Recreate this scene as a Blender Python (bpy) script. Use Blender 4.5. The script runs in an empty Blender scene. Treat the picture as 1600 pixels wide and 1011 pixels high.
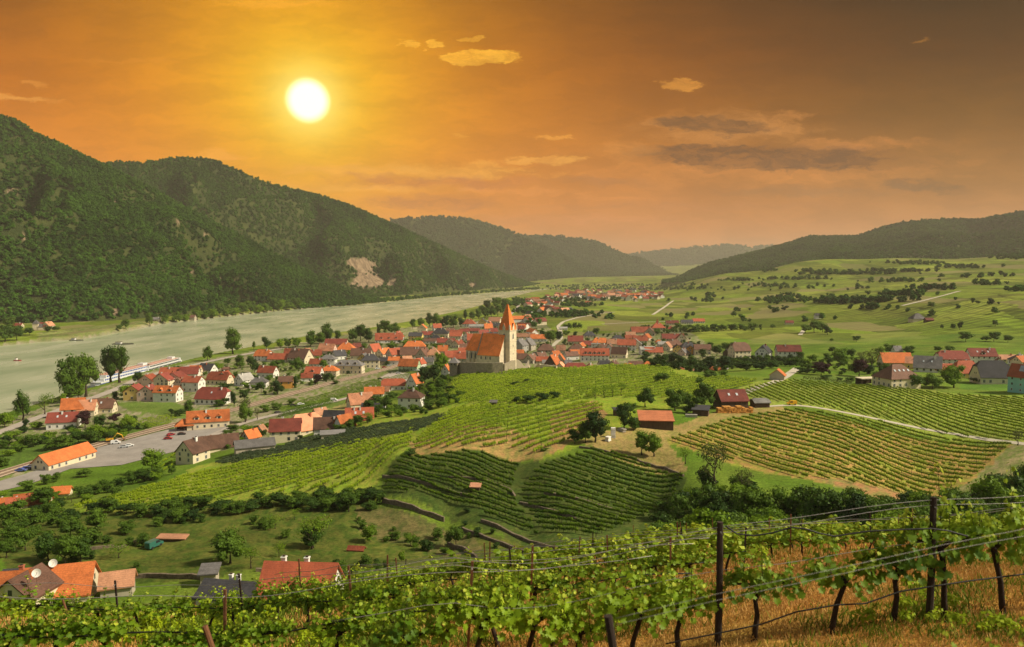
import bpy, bmesh, math, random
import numpy as np
from mathutils import Vector, Matrix, Euler, noise as mnoise
R = math.radians
random.seed(7); rng = np.random.default_rng(11)
S = bpy.context.scene
COL = S.collection

# ------------------------------------------------------------------ camera
F, CX, CY, CAMZ, PITCH = 1156.0, 800.0, 505.5, 95.0, R(4.0)
cam_d = bpy.data.cameras.new('camera'); cam = bpy.data.objects.new('camera', cam_d); COL.objects.link(cam)
cam.location = (0, 0, CAMZ); cam.rotation_euler = (R(90) - PITCH, 0, 0)
cam_d.sensor_width = 36.0; cam_d.lens = 36.0 * F / 1600.0
cam_d.clip_start = 0.1; cam_d.clip_end = 60000
cam_d.dof.use_dof = True; cam_d.dof.focus_distance = 42.0; cam_d.dof.aperture_fstop = 1.4
S.camera = cam
S.render.resolution_x, S.render.resolution_y = 1024, 647
S.view_settings.view_transform = 'Standard'; S.view_settings.look = 'None'
S.view_settings.exposure = 0.2; S.view_settings.gamma = 1.0
S.render.film_transparent = False
cy = S.cycles
cy.max_bounces = 5; cy.diffuse_bounces = 2; cy.glossy_bounces = 2; cy.transmission_bounces = 3
cy.transparent_max_bounces = 6; cy.volume_bounces = 0; cy.use_denoising = True
cy.sample_clamp_indirect = 4.0; cy.caustics_reflective = False; cy.caustics_refractive = False

# ------------------------------------------------------------------ world
SUN_AZ, SUN_EL = R(98.0), R(40.0)      # azimuth from +Y towards +X
W = bpy.data.worlds.new("World"); S.world = W; W.use_nodes = True
nt = W.node_tree; nt.nodes.clear()
class NB:
    """tiny node-expression builder"""
    def __init__(s, nt): s.nt = nt
    def n(s, typ, **kw):
        n = s.nt.nodes.new(typ)
        for k, v in kw.items(): setattr(n, k, v)
        return n
    def put(s, sock, v):
        if isinstance(v, bpy.types.NodeSocket): s.nt.links.new(v, sock)
        elif v is not None: sock.default_value = v
    def m(s, op, a, b=None, c=None, clamp=False):
        n = s.n('ShaderNodeMath', operation=op, use_clamp=clamp)
        s.put(n.inputs[0], a); s.put(n.inputs[1], b); s.put(n.inputs[2], c)
        return n.outputs[0]
    def vm(s, op, a, b=None):
        n = s.n('ShaderNodeVectorMath', operation=op); s.put(n.inputs[0], a); s.put(n.inputs[1], b)
        return n.outputs['Value'] if op in ('DOT_PRODUCT', 'LENGTH') else n.outputs[0]
    def mix(s, f, a, b, mode='MIX'):
        n = s.n('ShaderNodeMix', data_type='RGBA', blend_type=mode)
        s.put(n.inputs[0], f); s.put(n.inputs[6], a); s.put(n.inputs[7], b)
        return n.outputs[2]
    def ramp(s, f, stops, interp='LINEAR'):
        n = s.n('ShaderNodeValToRGB'); r = n.color_ramp; r.interpolation = interp
        while len(r.elements) < len(stops): r.elements.new(0.5)
        for e, (p, c) in zip(r.elements, stops):
            e.position = p; e.color = c if len(c) == 4 else (*c, 1)
        s.put(n.inputs[0], f); return n.outputs[0]
    def noise(s, vec, scale, detail=3, rough=0.55, lac=2.0, dist=0.0):
        n = s.n('ShaderNodeTexNoise'); s.put(n.inputs['Vector'], vec)
        n.inputs['Scale'].default_value = scale; n.inputs['Detail'].default_value = detail
        n.inputs['Roughness'].default_value = rough; n.inputs['Distortion'].default_value = dist
        return n.outputs[0]
    def smooth(s, x, a, b, lo=0.0, hi=1.0):
        n = s.n('ShaderNodeMapRange', interpolation_type='SMOOTHSTEP')
        s.put(n.inputs[0], x)
        for i, v in enumerate((a, b, lo, hi)): n.inputs[i + 1].default_value = v
        return n.outputs[0]
def lin(r, g, b, k=1.0):
    f = lambda c: ((c / 255 + 0.055) / 1.055) ** 2.4 if c > 10 else c / 255 / 12.92
    return (f(r) * k, f(g) * k, f(b) * k, 1.0)
b = NB(nt)
tc = b.n('ShaderNodeTexCoord').outputs['Generated']
sep = b.n('ShaderNodeSeparateXYZ'); b.put(sep.inputs[0], tc)
dx, dy, dz = sep.outputs
yy = b.m('MAXIMUM', dy, 0.05)
U = b.m('DIVIDE', dx, yy); V = b.m('DIVIDE', dz, yy)
def uv_of(px, py):
    x = (px - CX) / F; y = -(py - CY) / F
    d = (x, math.cos(PITCH) + y * math.sin(PITCH), -math.sin(PITCH) + y * math.cos(PITCH))
    return d[0] / d[1], d[2] / d[1]
# evening sky behind the mountains: warm horizon, brown zenith, glow round the low sun
right = b.ramp(b.m('MULTIPLY', V, 2.0, clamp=True), [(0.0, lin(212, 140, 94)), (0.10, lin(208, 136, 84)), (0.24, lin(168, 112, 56)),
        (0.42, lin(122, 78, 16)), (0.58, lin(88, 50, 0)), (0.75, lin(56, 32, 0))])
left = b.ramp(b.m('MULTIPLY', V, 2.0, clamp=True), [(0.0, lin(226, 142, 90)), (0.18, lin(230, 138, 66)), (0.34, lin(216, 126, 36)),
        (0.52, lin(182, 98, 4)), (0.74, lin(118, 60, 0))])
base = b.mix(b.smooth(U, -0.35, 0.62), left, right)
sx_, sy_ = uv_of(481, 157)
sd = Vector((sx_, 1.0, sy_)).normalized()
ca = b.vm('DOT_PRODUCT', tc, tuple(sd))
ang = b.m('ARCCOSINE', b.m('MINIMUM', ca, 1.0))
def glow(width, p=1.0):
    return b.m('EXPONENT', b.m('MULTIPLY', b.m('POWER', b.m('DIVIDE', ang, width), p), -1.0))
g1 = glow(R(12.0), 1.4); g2 = glow(R(5.0), 1.3)
sky = b.mix(g1, base, lin(255, 168, 0))
sky = b.mix(g2, sky, lin(255, 216, 44))
# clouds : streaks at fixed directions of the sky
U0_, V0_ = U, V
wv_ = b.n('ShaderNodeCombineXYZ'); b.put(wv_.inputs[0], U); b.put(wv_.inputs[1], b.m('MULTIPLY', V, 2.5))
w1_ = b.noise(wv_.outputs[0], 14.0, 5, 0.65); wv2_ = b.vm('ADD', wv_.outputs[0], (7.3, 3.1, 2.0)); w2_ = b.noise(wv2_, 20.0, 5, 0.65)
U = b.m('ADD', U, b.m('MULTIPLY', b.m('SUBTRACT', w1_, 0.5), 0.11)); V = b.m('ADD', V, b.m('MULTIPLY', b.m('SUBTRACT', w2_, 0.5), 0.030))
uvv = b.n('ShaderNodeCombineXYZ'); b.put(uvv.inputs[0], U); b.put(uvv.inputs[1], b.m('MULTIPLY', V, 3.6))
nz = b.noise(uvv.outputs[0], 9.0, 6, 0.62)
nz2 = b.noise(uvv.outputs[0], 26.0, 5, 0.6)
nmix = b.m('ADD', b.m('MULTIPLY', nz, 0.55), b.m('MULTIPLY', nz2, 0.45))
nzt = b.noise(b.vm('ADD', uvv.outputs[0], (3.3, 1.7, 0.4)), 34.0, 6, 0.68)
def cloud(px, py, rx, ry, col, amt, thr=0.42, soft=0.22, tilt=0.0, nsrc=None):
    global sky
    u0, v0 = uv_of(px, py)
    du = b.m('SUBTRACT', U, u0); dv = b.m('SUBTRACT', b.m('SUBTRACT', V, v0), b.m('MULTIPLY', du, tilt))
    e = b.m('ADD', b.m('POWER', b.m('DIVIDE', du, rx / F), 2.0), b.m('POWER', b.m('DIVIDE', dv, ry / F), 2.0))
    k = b.m('SUBTRACT', 1.0, e)          # 1 in the middle, 0 on the rim
    dens = b.m('ADD', b.m('MULTIPLY', b.m('MAXIMUM', k, -2.5), 0.27), b.m('MULTIPLY', b.m('SUBTRACT', nmix, 0.5), 1.15))
    f = b.m('MULTIPLY', b.smooth(dens, thr - 0.46, thr - 0.46 + soft * 1.5), b.m('MULTIPLY', b.smooth(nzt, 0.34, 0.60, 0.52, 1.0), amt))
    sky = b.mix(f, sky, col)
gold = lin(255, 188, 62)
cloud(1210, 262, 280, 40, lin(226, 146, 78), 0.6, 0.36, 0.34)
cloud(1130, 200, 150, 26, lin(214, 146, 86), 0.75, 0.36, 0.30)
cloud(1205, 245, 235, 22, lin(112, 72, 48), 0.95, 0.42, 0.14, -0.03)
cloud(1115, 196, 88, 15, lin(118, 76, 46), 0.9, 0.42, 0.14, -0.05)
cloud(1450, 293, 95, 11, lin(128, 90, 66), 0.8, 0.42, 0.2, -0.10)
cloud(1240, 300, 190, 9, lin(158, 112, 84), 0.6, 0.42, 0.25)
cloud(640, 268, 240, 14, lin(255, 184, 84), 0.75, 0.42, 0.2, -0.01)
cloud(680, 284, 200, 13, lin(196, 122, 80), 0.7, 0.42, 0.25, -0.02)
cloud(680, 316, 130, 15, lin(192, 122, 80), 0.75, 0.42, 0.25)
cloud(940, 282, 90, 10, lin(184, 122, 84), 0.6, 0.42, 0.25, -0.05)
cloud(850, 250, 75, 7, lin(248, 176, 84), 0.8, 0.42, 0.18, 0, nz2)
cloud(752, 92, 62, 12, gold, 0.95, 0.44, 0.10, 0.02, nz2)
cloud(682, 68, 17, 5, gold, 0.9, 0.42, 0.1, -0.1, nz2)
cloud(635, 68, 16, 4, gold, 0.8, 0.42, 0.1, 0, nz2)
cloud(735, 61, 14, 4, gold, 0.7, 0.42, 0.1, 0, nz2)
cloud(1055, 132, 36, 11, lin(222, 150, 62), 0.8, 0.42, 0.15, 0, nz2)
cloud(1235, 180, 52, 9, lin(196, 128, 66), 0.7, 0.42, 0.2, 0, nz2)
cloud(1428, 63, 20, 4, lin(172, 116, 46), 0.7, 0.42, 0.2, 0.2, nz2)
cloud(335, 243, 46, 12, lin(255, 178, 74), 0.8, 0.42, 0.2, 0, nz2)
cloud(40, 155, 75, 6, lin(246, 170, 84), 0.8, 0.42, 0.2, -0.05, nz2)
cloud(55, 133, 22, 5, lin(240, 160, 70), 0.7, 0.42, 0.2, 0, nz2)
cloud(430, 4, 90, 10, lin(250, 176, 50), 0.7, 0.42, 0.2, 0, nz2)
cloud(720, 214, 22, 4, lin(250, 180, 80), 0.6, 0.42, 0.2, 0, nz2)
cloud(860, 216, 28, 4, lin(250, 176, 80), 0.6, 0.42, 0.2, 0, nz2)
cloud(900, 345, 240, 12, lin(226, 148, 104), 0.5, 0.42, 0.3)
cloud(520, 292, 260, 7, lin(255, 186, 96), 0.5, 0.42, 0.3, -0.02)
cloud(1080, 322, 300, 8, lin(196, 128, 88), 0.55, 0.42, 0.3)
cloud(820, 300, 160, 6, lin(246, 160, 92), 0.5, 0.42, 0.3, -0.06)
cloud(1330, 225, 160, 9, lin(206, 134, 74), 0.5, 0.42, 0.3, 0.03)
cloud(980, 236, 60, 22, lin(232, 156, 84), 0.55, 0.42, 0.3)
cloud(220, 95, 120, 6, lin(236, 158, 66), 0.35, 0.42, 0.3)
# soft mottling everywhere
kk_ = b.smooth(nz, 0.3, 0.7, 0.90, 1.10); ck_ = b.n('ShaderNodeCombineXYZ')
for i in range(3): b.put(ck_.inputs[i], kk_)
sky = b.vm('MULTIPLY', sky, ck_.outputs[0])
# sun disc
g3 = glow(R(2.1), 2.0); sky = b.mix(g3, sky, (1.25, 1.05, 0.35, 1))
disc = b.smooth(ang, R(0.95), R(1.75), 1.0, 0.0)
sky = b.mix(disc, sky, (2.2, 2.2, 1.9, 1))
# the rest of the dome (overhead and behind): pale clouded daylight
nish = b.n('ShaderNodeTexSky', sky_type='NISHITA')
nish.sun_disc = False; nish.sun_elevation = SUN_EL; nish.sun_rotation = SUN_AZ
nish.air_density = 1.4; nish.dust_density = 2.5
nsk = b.vm('MULTIPLY', nish.outputs[0], (0.060, 0.055, 0.046))
cln = b.noise(tc, 2.2, 4, 0.6)
dome = b.mix(b.smooth(cln, 0.38, 0.62, 0.35, 0.8), nsk, (0.31, 0.33, 0.34, 1))
skyf = b.vm('MULTIPLY', sky, (0.86, 0.80, 0.50)); sky = skyf
front = b.m('MULTIPLY', b.smooth(b.m('ARCTAN2', dz, dy), R(27), R(50), 1.0, 0.0), b.smooth(dy, 0.18, 0.5))
sky = b.mix(front, dome, sky)
bg = b.n('ShaderNodeBackground'); b.put(bg.inputs[0], sky); bg.inputs[1].default_value = 1.0
out = b.n('ShaderNodeOutputWorld'); nt.links.new(bg.outputs[0], out.inputs[0])

sl = bpy.data.lights.new('sun', 'SUN'); sl.energy = 5.0; sl.angle = R(3.5); sl.color = (1.0, 0.90, 0.70)
so = bpy.data.objects.new('sun', sl); COL.objects.link(so)
sdir = Vector((math.sin(SUN_AZ) * math.cos(SUN_EL), math.cos(SUN_AZ) * math.cos(SUN_EL), math.sin(SUN_EL)))
so.rotation_euler = sdir.to_track_quat('Z', 'Y').to_euler(); so.location = (0, 0, 900)

# ------------------------------------------------------------------ object helpers
def tag(o, label=None, cat=None, group=None, kind=None):
    if label: o['label'] = label
    if cat: o['category'] = cat
    if group: o['group'] = group
    if kind: o['kind'] = kind
    return o
def empty(name, loc, rz=0.0):
    o = bpy.data.objects.new(name, None); COL.objects.link(o)
    o.location = loc; o.rotation_euler = (0, 0, rz); o.empty_display_size = 0.5
    return o
def mesh_np(name, verts, faces, mats=(), matidx=None, smooth=False):
    """faces: (n,k) array or list of tuples"""
    me = bpy.data.meshes.new(name)
    v = np.asarray(verts, dtype=np.float32)
    if isinstance(faces, np.ndarray):
        nf, k = faces.shape
        me.vertices.add(len(v)); me.vertices.foreach_set('co', v.ravel())
        me.loops.add(nf * k); me.loops.foreach_set('vertex_index', faces.astype(np.int32).ravel())
        me.polygons.add(nf); me.polygons.foreach_set('loop_start', np.arange(0, nf * k, k, dtype=np.int32))
        me.update(calc_edges=True)
    else:
        me.from_pydata([tuple(p) for p in v], [], faces); me.update()
    for m in mats: me.materials.append(m)
    if matidx is not None: me.polygons.foreach_set('material_index', np.asarray(matidx, dtype=np.int32))
    if smooth: me.polygons.foreach_set('use_smooth', np.ones(len(me.polygons), dtype=bool))
    return me
def link(name, me, parent=None, loc=None):
    o = bpy.data.objects.new(name, me); COL.objects.link(o)
    if parent: o.parent = parent
    if loc is not None: o.location = loc
    return o
class MB:
    def __init__(s): s.v = []; s.f = []; s.mi = []
    def add(s, vs, fs, mi=0):
        k = len(s.v); s.v += [tuple(p) for p in vs]; s.f += [tuple(i + k for i in f) for f in fs]; s.mi += [mi] * len(fs)
    def box(s, x0, x1, y0, y1, z0, z1, mi=0, rot=0.0, c=(0, 0)):
        p = [(x, y, z) for z in (z0, z1) for x, y in ((x0, y0), (x1, y0), (x1, y1), (x0, y1))]
        if rot:
            cr, sr = math.cos(rot), math.sin(rot)
            p = [(c[0] + (x - c[0]) * cr - (y - c[1]) * sr, c[1] + (x - c[0]) * sr + (y - c[1]) * cr, z) for x, y, z in p]
        s.add(p, [(0, 3, 2, 1), (4, 5, 6, 7), (0, 1, 5, 4), (1, 2, 6, 5), (2, 3, 7, 6), (3, 0, 4, 7)], mi)
    def tube(s, pts, rad, n=6, mi=0, cap=True):
        pts = [Vector(p) for p in pts]; rs = rad if isinstance(rad, (list, tuple)) else [rad] * len(pts)
        k = len(s.v); up = Vector((0, 0, 1))
        for i, p in enumerate(pts):
            t = (pts[min(i + 1, len(pts) - 1)] - pts[max(i - 1, 0)]).normalized()
            a = t.cross(up if abs(t.z) < 0.9 else Vector((1, 0, 0))).normalized(); c = t.cross(a)
            for j in range(n):
                q = 2 * math.pi * j / n
                s.v.append(tuple(p + (a * math.cos(q) + c * math.sin(q)) * rs[i]))
        for i in range(len(pts) - 1):
            for j in range(n):
                j2 = (j + 1) % n
                s.f.append((k + i * n + j, k + i * n + j2, k + (i + 1) * n + j2, k + (i + 1) * n + j)); s.mi.append(mi)
        if cap:
            s.f.append(tuple(k + j for j in range(n))[::-1]); s.mi.append(mi)
            s.f.append(tuple(k + (len(pts) - 1) * n + j for j in range(n))); s.mi.append(mi)
    def mesh(s, name, mats, smooth=False):
        return mesh_np(name, s.v, s.f, mats, s.mi, smooth)
    def build(s, name, mats, parent=None, smooth=False, loc=None):
        if not isinstance(mats, (list, tuple)): mats = [mats]
        return link(name, s.mesh(name, mats, smooth), parent, loc)
def hsh(i, j, seed):
    n = (i * 374761393 + j * 668265263 + seed * 1442695041) & 0xFFFFFFFF
    n = ((n ^ (n >> 13)) * 1274126177) & 0xFFFFFFFF
    return ((n ^ (n >> 16)) & 0xFFFF) / 65535.0
def vnoise(x, y, seed=0):
    x = np.asarray(x, float); y = np.asarray(y, float)
    i = np.floor(x).astype(np.int64); j = np.floor(y).astype(np.int64)
    fx = x - i; fy = y - j; fx = fx * fx * (3 - 2 * fx); fy = fy * fy * (3 - 2 * fy)
    a = hsh(i, j, seed); c = hsh(i + 1, j, seed); d = hsh(i, j + 1, seed); e = hsh(i + 1, j + 1, seed)
    return (a * (1 - fx) + c * fx) * (1 - fy) + (d * (1 - fx) + e * fx) * fy
def fbm(x, y, seed=0, octs=4, gain=0.5):
    t = 0; a = 1; n = 0
    for o in range(octs):
        t = t + a * (vnoise(x * 2 ** o, y * 2 ** o, seed + o * 17) - 0.5); n += a; a *= gain
    return t / n * 2

# ------------------------------------------------------------------ geography
def ray(px, py):
    x = (px - CX) / F; y = -(py - CY) / F
    return x, math.cos(PITCH) + y * math.sin(PITCH), -math.sin(PITCH) + y * math.cos(PITCH)
def atz(px, py, z):
    d = ray(px, py); k = (z - CAMZ) / d[2]; return d[0] * k, d[1] * k, z
def atY(px, py, Y):
    d = ray(px, py); k = Y / d[1]; return d[0] * k, Y, CAMZ + d[2] * k
Z_, Y_ = 'z', 'Y'
CTRL = [
 # own hillside (pixel column, tangent row, distance)
 (1200, 1580, Y_, 3), (300, 1700, Y_, 3), (1900, 1580, Y_, 3), (-400, 1700, Y_, 3), (700, 1640, Y_, 3),
 (1200, 1185, Y_, 6), (300, 1260, Y_, 6), (1700, 1165, Y_, 6), (-300, 1280, Y_, 6),
 (1130, 1012, Y_, 11), (1467, 975, Y_, 11), (1620, 955, Y_, 11.5), (1850, 940, Y_, 12), (700, 1060, Y_, 11), (300, 1100, Y_, 11), (-300, 1110, Y_, 11),
 (1130, 925, Y_, 20), (1500, 895, Y_, 20), (1800, 870, Y_, 20), (750, 960, Y_, 20), (300, 1000, Y_, 21), (-300, 1010, Y_, 21),
 (300, 968, Y_, 27), (0, 975, Y_, 27), (-400, 980, Y_, 27), (500, 950, Y_, 28),
 (1130, 866, Y_, 40), (1500, 848, Y_, 40), (1800, 820, Y_, 40), (900, 885, Y_, 40), (700, 915, Y_, 36),
 (1130, 838, Y_, 80), (1500, 835, Y_, 70), (1000, 850, Y_, 80), (850, 885, Y_, 70), (1300, 845, Y_, 75), (1800, 810, Y_, 80),
 (300, 1000, Y_, 55), (0, 1000, Y_, 55), (-400, 1000, Y_, 55), (500, 985, Y_, 60), (700, 945, Y_, 65),
 (1300, 880, Y_, 120), (1150, 862, Y_, 130), (950, 880, Y_, 120), (1500, 850, Y_, 120), (1800, 820, Y_, 130),
 (450, 962, Y_, 126), (100, 940, Y_, 138), (-300, 940, Y_, 140), (300, 935, Y_, 140), (650, 920, Y_, 130), (600, 890, Y_, 152),
 # orchard hollow, gully
 (400, 880, Z_, 29), (300, 905, Y_, 152), (500, 850, Z_, 24), (600, 850, Z_, 23), (400, 800, Z_, 22), (250, 850, Z_, 24), (150, 860, Z_, 27),
 (0, 840, Z_, 24), (-200, 840, Z_, 24), (680, 862, Z_, 23), (830, 850, Z_, 23), (950, 850, Y_, 182), (1060, 822, Y_, 182), (1300, 800, Y_, 185), (1450, 800, Y_, 180),
 (1600, 780, Y_, 185), (1850, 760, Y_, 190), (1200, 775, Y_, 205), (1100, 770, Y_, 210),
 # terraces
 (620, 712, Z_, 31), (740, 705, Z_, 33), (850, 722, Z_, 32), (930, 702, Z_, 33), (1060, 740, Z_, 30.5), (600, 762, Z_, 25), (700, 800, Z_, 23),
 (1040, 790, Z_, 26), (820, 780, Z_, 26), (700, 750, Z_, 28.5), (930, 760, Z_, 28),
 # left vineyard tongue
 (100, 802, Z_, 19), (250, 778, Z_, 20), (300, 735, Z_, 15), (400, 702, Z_, 16), (400, 760, Z_, 21), (520, 665, Z_, 19), (600, 642, Z_, 23), (640, 692, Z_, 30.5),
 (500, 765, Z_, 24), (350, 792, Z_, 21), (500, 710, Z_, 22.5), (620, 655, Z_, 26), (700, 640, Z_, 30),
 # foot houses
 (300, 722, Z_, 11.5), (440, 690, Z_, 14), (540, 658, Z_, 15), (648, 636, Z_, 22), (590, 640, Z_, 17), (620, 620, Z_, 13), (50, 785, Z_, 12), (-200, 785, Z_, 12),
 # valley floor near
 (0, 755, Z_, 9), (60, 735, Z_, 8), (250, 690, Z_, 8), (200, 745, Z_, 10.5), (350, 660, Z_, 8), (450, 620, Z_, 8), (560, 600, Z_, 8), (640, 578, Z_, 8),
 (150, 640, Z_, 6.5), (50, 690, Z_, 6), (-200, 720, Z_, 6), (250, 620, Z_, 6), (330, 590, Z_, 6), (420, 560, Z_, 6), (550, 545, Z_, 6), (680, 560, Z_, 10),
 (660, 605, Z_, 14), (690, 590, Z_, 23),
 # church knoll and plateau
 (720, 583, Z_, 30), (800, 578, Z_, 32), (850, 573, Z_, 31), (950, 569, Z_, 31), (1030, 571, Z_, 30), (1060, 590, Z_, 31), (1200, 585, Z_, 31),
 (1100, 640, Z_, 33), (900, 640, Z_, 34), (850, 680, Z_, 33.5), (700, 665, Z_, 31.5), (1000, 690, Z_, 33), (1236, 632, Z_, 33), (1400, 612, Z_, 32),
 (1600, 615, Z_, 32), (1850, 615, Z_, 34), (1600, 690, Z_, 32), (1850, 700, Z_, 34), (1440, 778, Z_, 26.5), (1550, 740, Z_, 28.5), (1200, 722, Z_, 31), (1050, 690, Z_, 32.5), (1250, 578, Z_, 30),
 (1300, 592, Z_, 31), (1300, 690, Z_, 31.5), (780, 620, Z_, 32.5), (1000, 610, Z_, 32.5),
 # village floor
 (830, 585, Y_, 600), (900, 582, Y_, 600), (1000, 580, Y_, 600), (1080, 578, Y_, 570), (750, 563, Y_, 700),
 (800, 520, Z_, 8), (900, 515, Z_, 10), (700, 520, Z_, 6), (1000, 502, Z_, 12), (1050, 512, Z_, 14), (1155, 560, Z_, 20), (1235, 560, Z_, 22),
 (1400, 575, Z_, 27), (1550, 575, Z_, 28), (1850, 570, Z_, 32), (1100, 535, Z_, 16), (1300, 540, Z_, 22), (900, 545, Z_, 11), (1000, 545, Z_, 13),
 # plain
 (900, 480, Z_, 9), (1000, 470, Z_, 10), (1100, 472, Z_, 16), (1050, 452, Z_, 16), (900, 457, Z_, 8), (860, 449, Z_, 6), (1200, 500, Z_, 19), (1300, 502, Z_, 24),
 (1400, 502, Z_, 28), (1600, 520, Z_, 32), (1600, 545, Z_, 30), (1500, 542, Z_, 29), (1850, 520, Z_, 38), (950, 446, Z_, 12),
 # right-hand slopes
 (1200, 472, Z_, 30), (1300, 472, Z_, 42), (1400, 472, Z_, 48), (1600, 472, Z_, 58), (1600, 440, Y_, 1400), (1600, 412, Y_, 1900), (1500, 432, Y_, 1700),
 (1400, 440, Y_, 1800), (1300, 446, Y_, 2000), (1200, 451, Y_, 2100), (1400, 406, Y_, 2400), (1300, 408, Y_, 2500), (1200, 425, Y_, 2550), (1240, 412, Y_, 2600),
 (1130, 428, Y_, 3000), (1100, 440, Y_, 2700), (1060, 444, Y_, 3500), (1500, 408, Y_, 2300), (1600, 398, Y_, 2300), (1850, 400, Y_, 2000), (1850, 450, Y_, 1200), (1350, 428, Y_, 2150),
 (1350, 405, Y_, 2700), (1500, 405, Y_, 2900), (1700, 395, Y_, 2800), (1200, 425, Y_, 3200),
 # far end
 (900, 435, Y_, 5500), (1000, 433, Y_, 5500), (850, 441, Y_, 5000), (800, 440, Y_, 6500), (1000, 428, Y_, 9000), (700, 436, Y_, 6000), (1300, 428, Y_, 6000), (1700, 420, Y_, 6000),
 (400, 435, Y_, 9000), (-400, 435, Y_, 9000), (1900, 420, Y_, 9000),
 # left bank
 (0, 522, Z_, 5), (-400, 525, Z_, 5), (200, 502, Z_, 5), (400, 489, Z_, 5), (600, 471, Z_, 4), (760, 455.5, Z_, 3.5), (830, 449.5, Z_, 3.5), (0, 470, Y_, 3000), (-400, 470, Y_, 3000), (400, 455, Y_, 4500), (650, 445, Y_, 5200),
]
_u, _v, _t = [], [], []
VS = 0.30
for px, py, k, val in CTRL:
    p = atz(px, py, val) if k == Z_ else atY(px, py, val)
    r = math.hypot(p[0], p[1]); _u.append(math.atan2(p[0], p[1])); _v.append(math.log(r) * VS); _t.append((CAMZ - p[2]) / r)
_u, _v, _t = map(np.array, (_u, _v, _t))
KC = 0.02
def kern(du, dv): return np.sqrt(du * du + dv * dv + KC * KC)
_n = len(_u)
A = np.zeros((_n + 3, _n + 3)); A[:_n, :_n] = kern(_u[:, None] - _u, _v[:, None] - _v) - 1e-4 * np.eye(_n)
A[:_n, _n] = 1; A[:_n, _n + 1] = _u; A[:_n, _n + 2] = _v; A[_n:, :_n] = A[:_n, _n:].T
_w = np.linalg.solve(A, np.concatenate([_t, np.zeros(3)]))
def tval(u, v):
    u = np.asarray(u, float).ravel(); v = np.asarray(v, float).ravel()
    out = np.empty(len(u))
    for s in range(0, len(u), 20000):
        a, c = u[s:s + 20000], v[s:s + 20000]
        out[s:s + 20000] = kern(a[:, None] - _u, c[:, None] - _v) @ _w[:_n] + _w[_n] + _w[_n + 1] * a + _w[_n + 2] * c
    return out
NEARB = [(-900, 830), (-200, 690), (0, 651), (40, 640), (90, 624), (140, 611), (200, 592), (290, 567), (340, 556), (400, 545), (470, 530), (540, 521), (600, 511), (640, 504), (700, 491), (745, 480), (775, 470), (810, 462), (832, 456), (850, 453), (870, 451)]
FARB = [(-900, 600), (-200, 553), (0, 541), (60, 535), (130, 530), (215, 515), (250, 507), (300, 501), (400, 490), (480, 482), (560, 477), (640, 469), (700, 463), (760, 458.5), (830, 453.6), (850, 452), (870, 451)]
NB_ = np.array([atz(x, y, 0)[:2] for x, y in NEARB]); FB_ = np.array([atz(x, y, 0)[:2] for x, y in FARB])
RIVER = np.vstack([NB_, FB_[::-1]])
def inpoly(x, y, poly):
    x = np.asarray(x, float); y = np.asarray(y, float); c = np.zeros(x.shape, bool); n = len(poly)
    for i in range(n):
        x0, y0 = poly[i]; x1, y1 = poly[(i + 1) % n]
        if y0 == y1: continue
        c ^= ((y0 > y) != (y1 > y)) & (x < (x1 - x0) * (y - y0) / (y1 - y0) + x0)
    return c
def dpoly(x, y, poly, closed=True):
    x = np.asarray(x, float); y = np.asarray(y, float); d = np.full(x.shape, 1e9); n = len(poly)
    for i in range(n if closed else n - 1):
        x0, y0 = poly[i]; x1, y1 = poly[(i + 1) % n]; ex, ey = x1 - x0, y1 - y0
        k = np.clip(((x - x0) * ex + (y - y0) * ey) / (ex * ex + ey * ey + 1e-9), 0, 1)
        d = np.minimum(d, np.hypot(x - x0 - k * ex, y - y0 - k * ey))
    return d
def hgt(x, y, river=True):
    x = np.atleast_1d(np.asarray(x, float)); y = np.atleast_1d(np.asarray(y, float)); sh = x.shape
    x = x.ravel(); y = y.ravel(); r = np.maximum(np.hypot(x, y), 1.0)
    z = CAMZ - tval(np.arctan2(x, y), np.log(r) * VS) * r
    if river:
        far = (y > 280) & (x < 700)
        if far.any():
            xs, ys, zs = x[far], y[far], z[far]
            ins = inpoly(xs, ys, RIVER); d = dpoly(xs, ys, RIVER)
            w = 6 + r[far] * 0.004
            sd_ = np.where(ins, -d, d)
            k = np.clip((sd_ + 1.0) / w, 0, 1); k = k * k * (3 - 2 * k)
            land = np.maximum(zs, 2.2)
            z[far] = -2.0 + (land + 2.0) * k
    return z.reshape(sh)
TERR = []
_hgt0 = hgt
def hgt(x, y, river=True):
    z = _hgt0(x, y, river)
    if TERR:
        xx = np.atleast_1d(np.asarray(x, float)); yy2 = np.atleast_1d(np.asarray(y, float)); r = np.hypot(xx, yy2); m = (r > 100) & (r < 330)
        if m.any():
            for poly, step, amp in TERR:
                ins = inpoly(xx[m], yy2[m], poly)
                if ins.any():
                    idx = np.flatnonzero(m.ravel())[ins]; zf = z.ravel(); q = zf[idx] + .5 * np.sin(xx.ravel()[idx] * .06); d = np.clip(dpoly(xx.ravel()[idx], yy2.ravel()[idx], poly) / 4, 0, 1)
                    f = (q / step) % 1.0; saw = np.where(f < .72, f / .72 * -.5, -.5 + (f - .72) / .28 * .5) + .25
                    zf[idx] += amp * saw * 2 * d; z = zf.reshape(z.shape)
    return z
def H(x, y): return float(hgt(x, y)[0])
_rs = np.exp(np.linspace(math.log(2.0), math.log(9000), 900))
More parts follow.
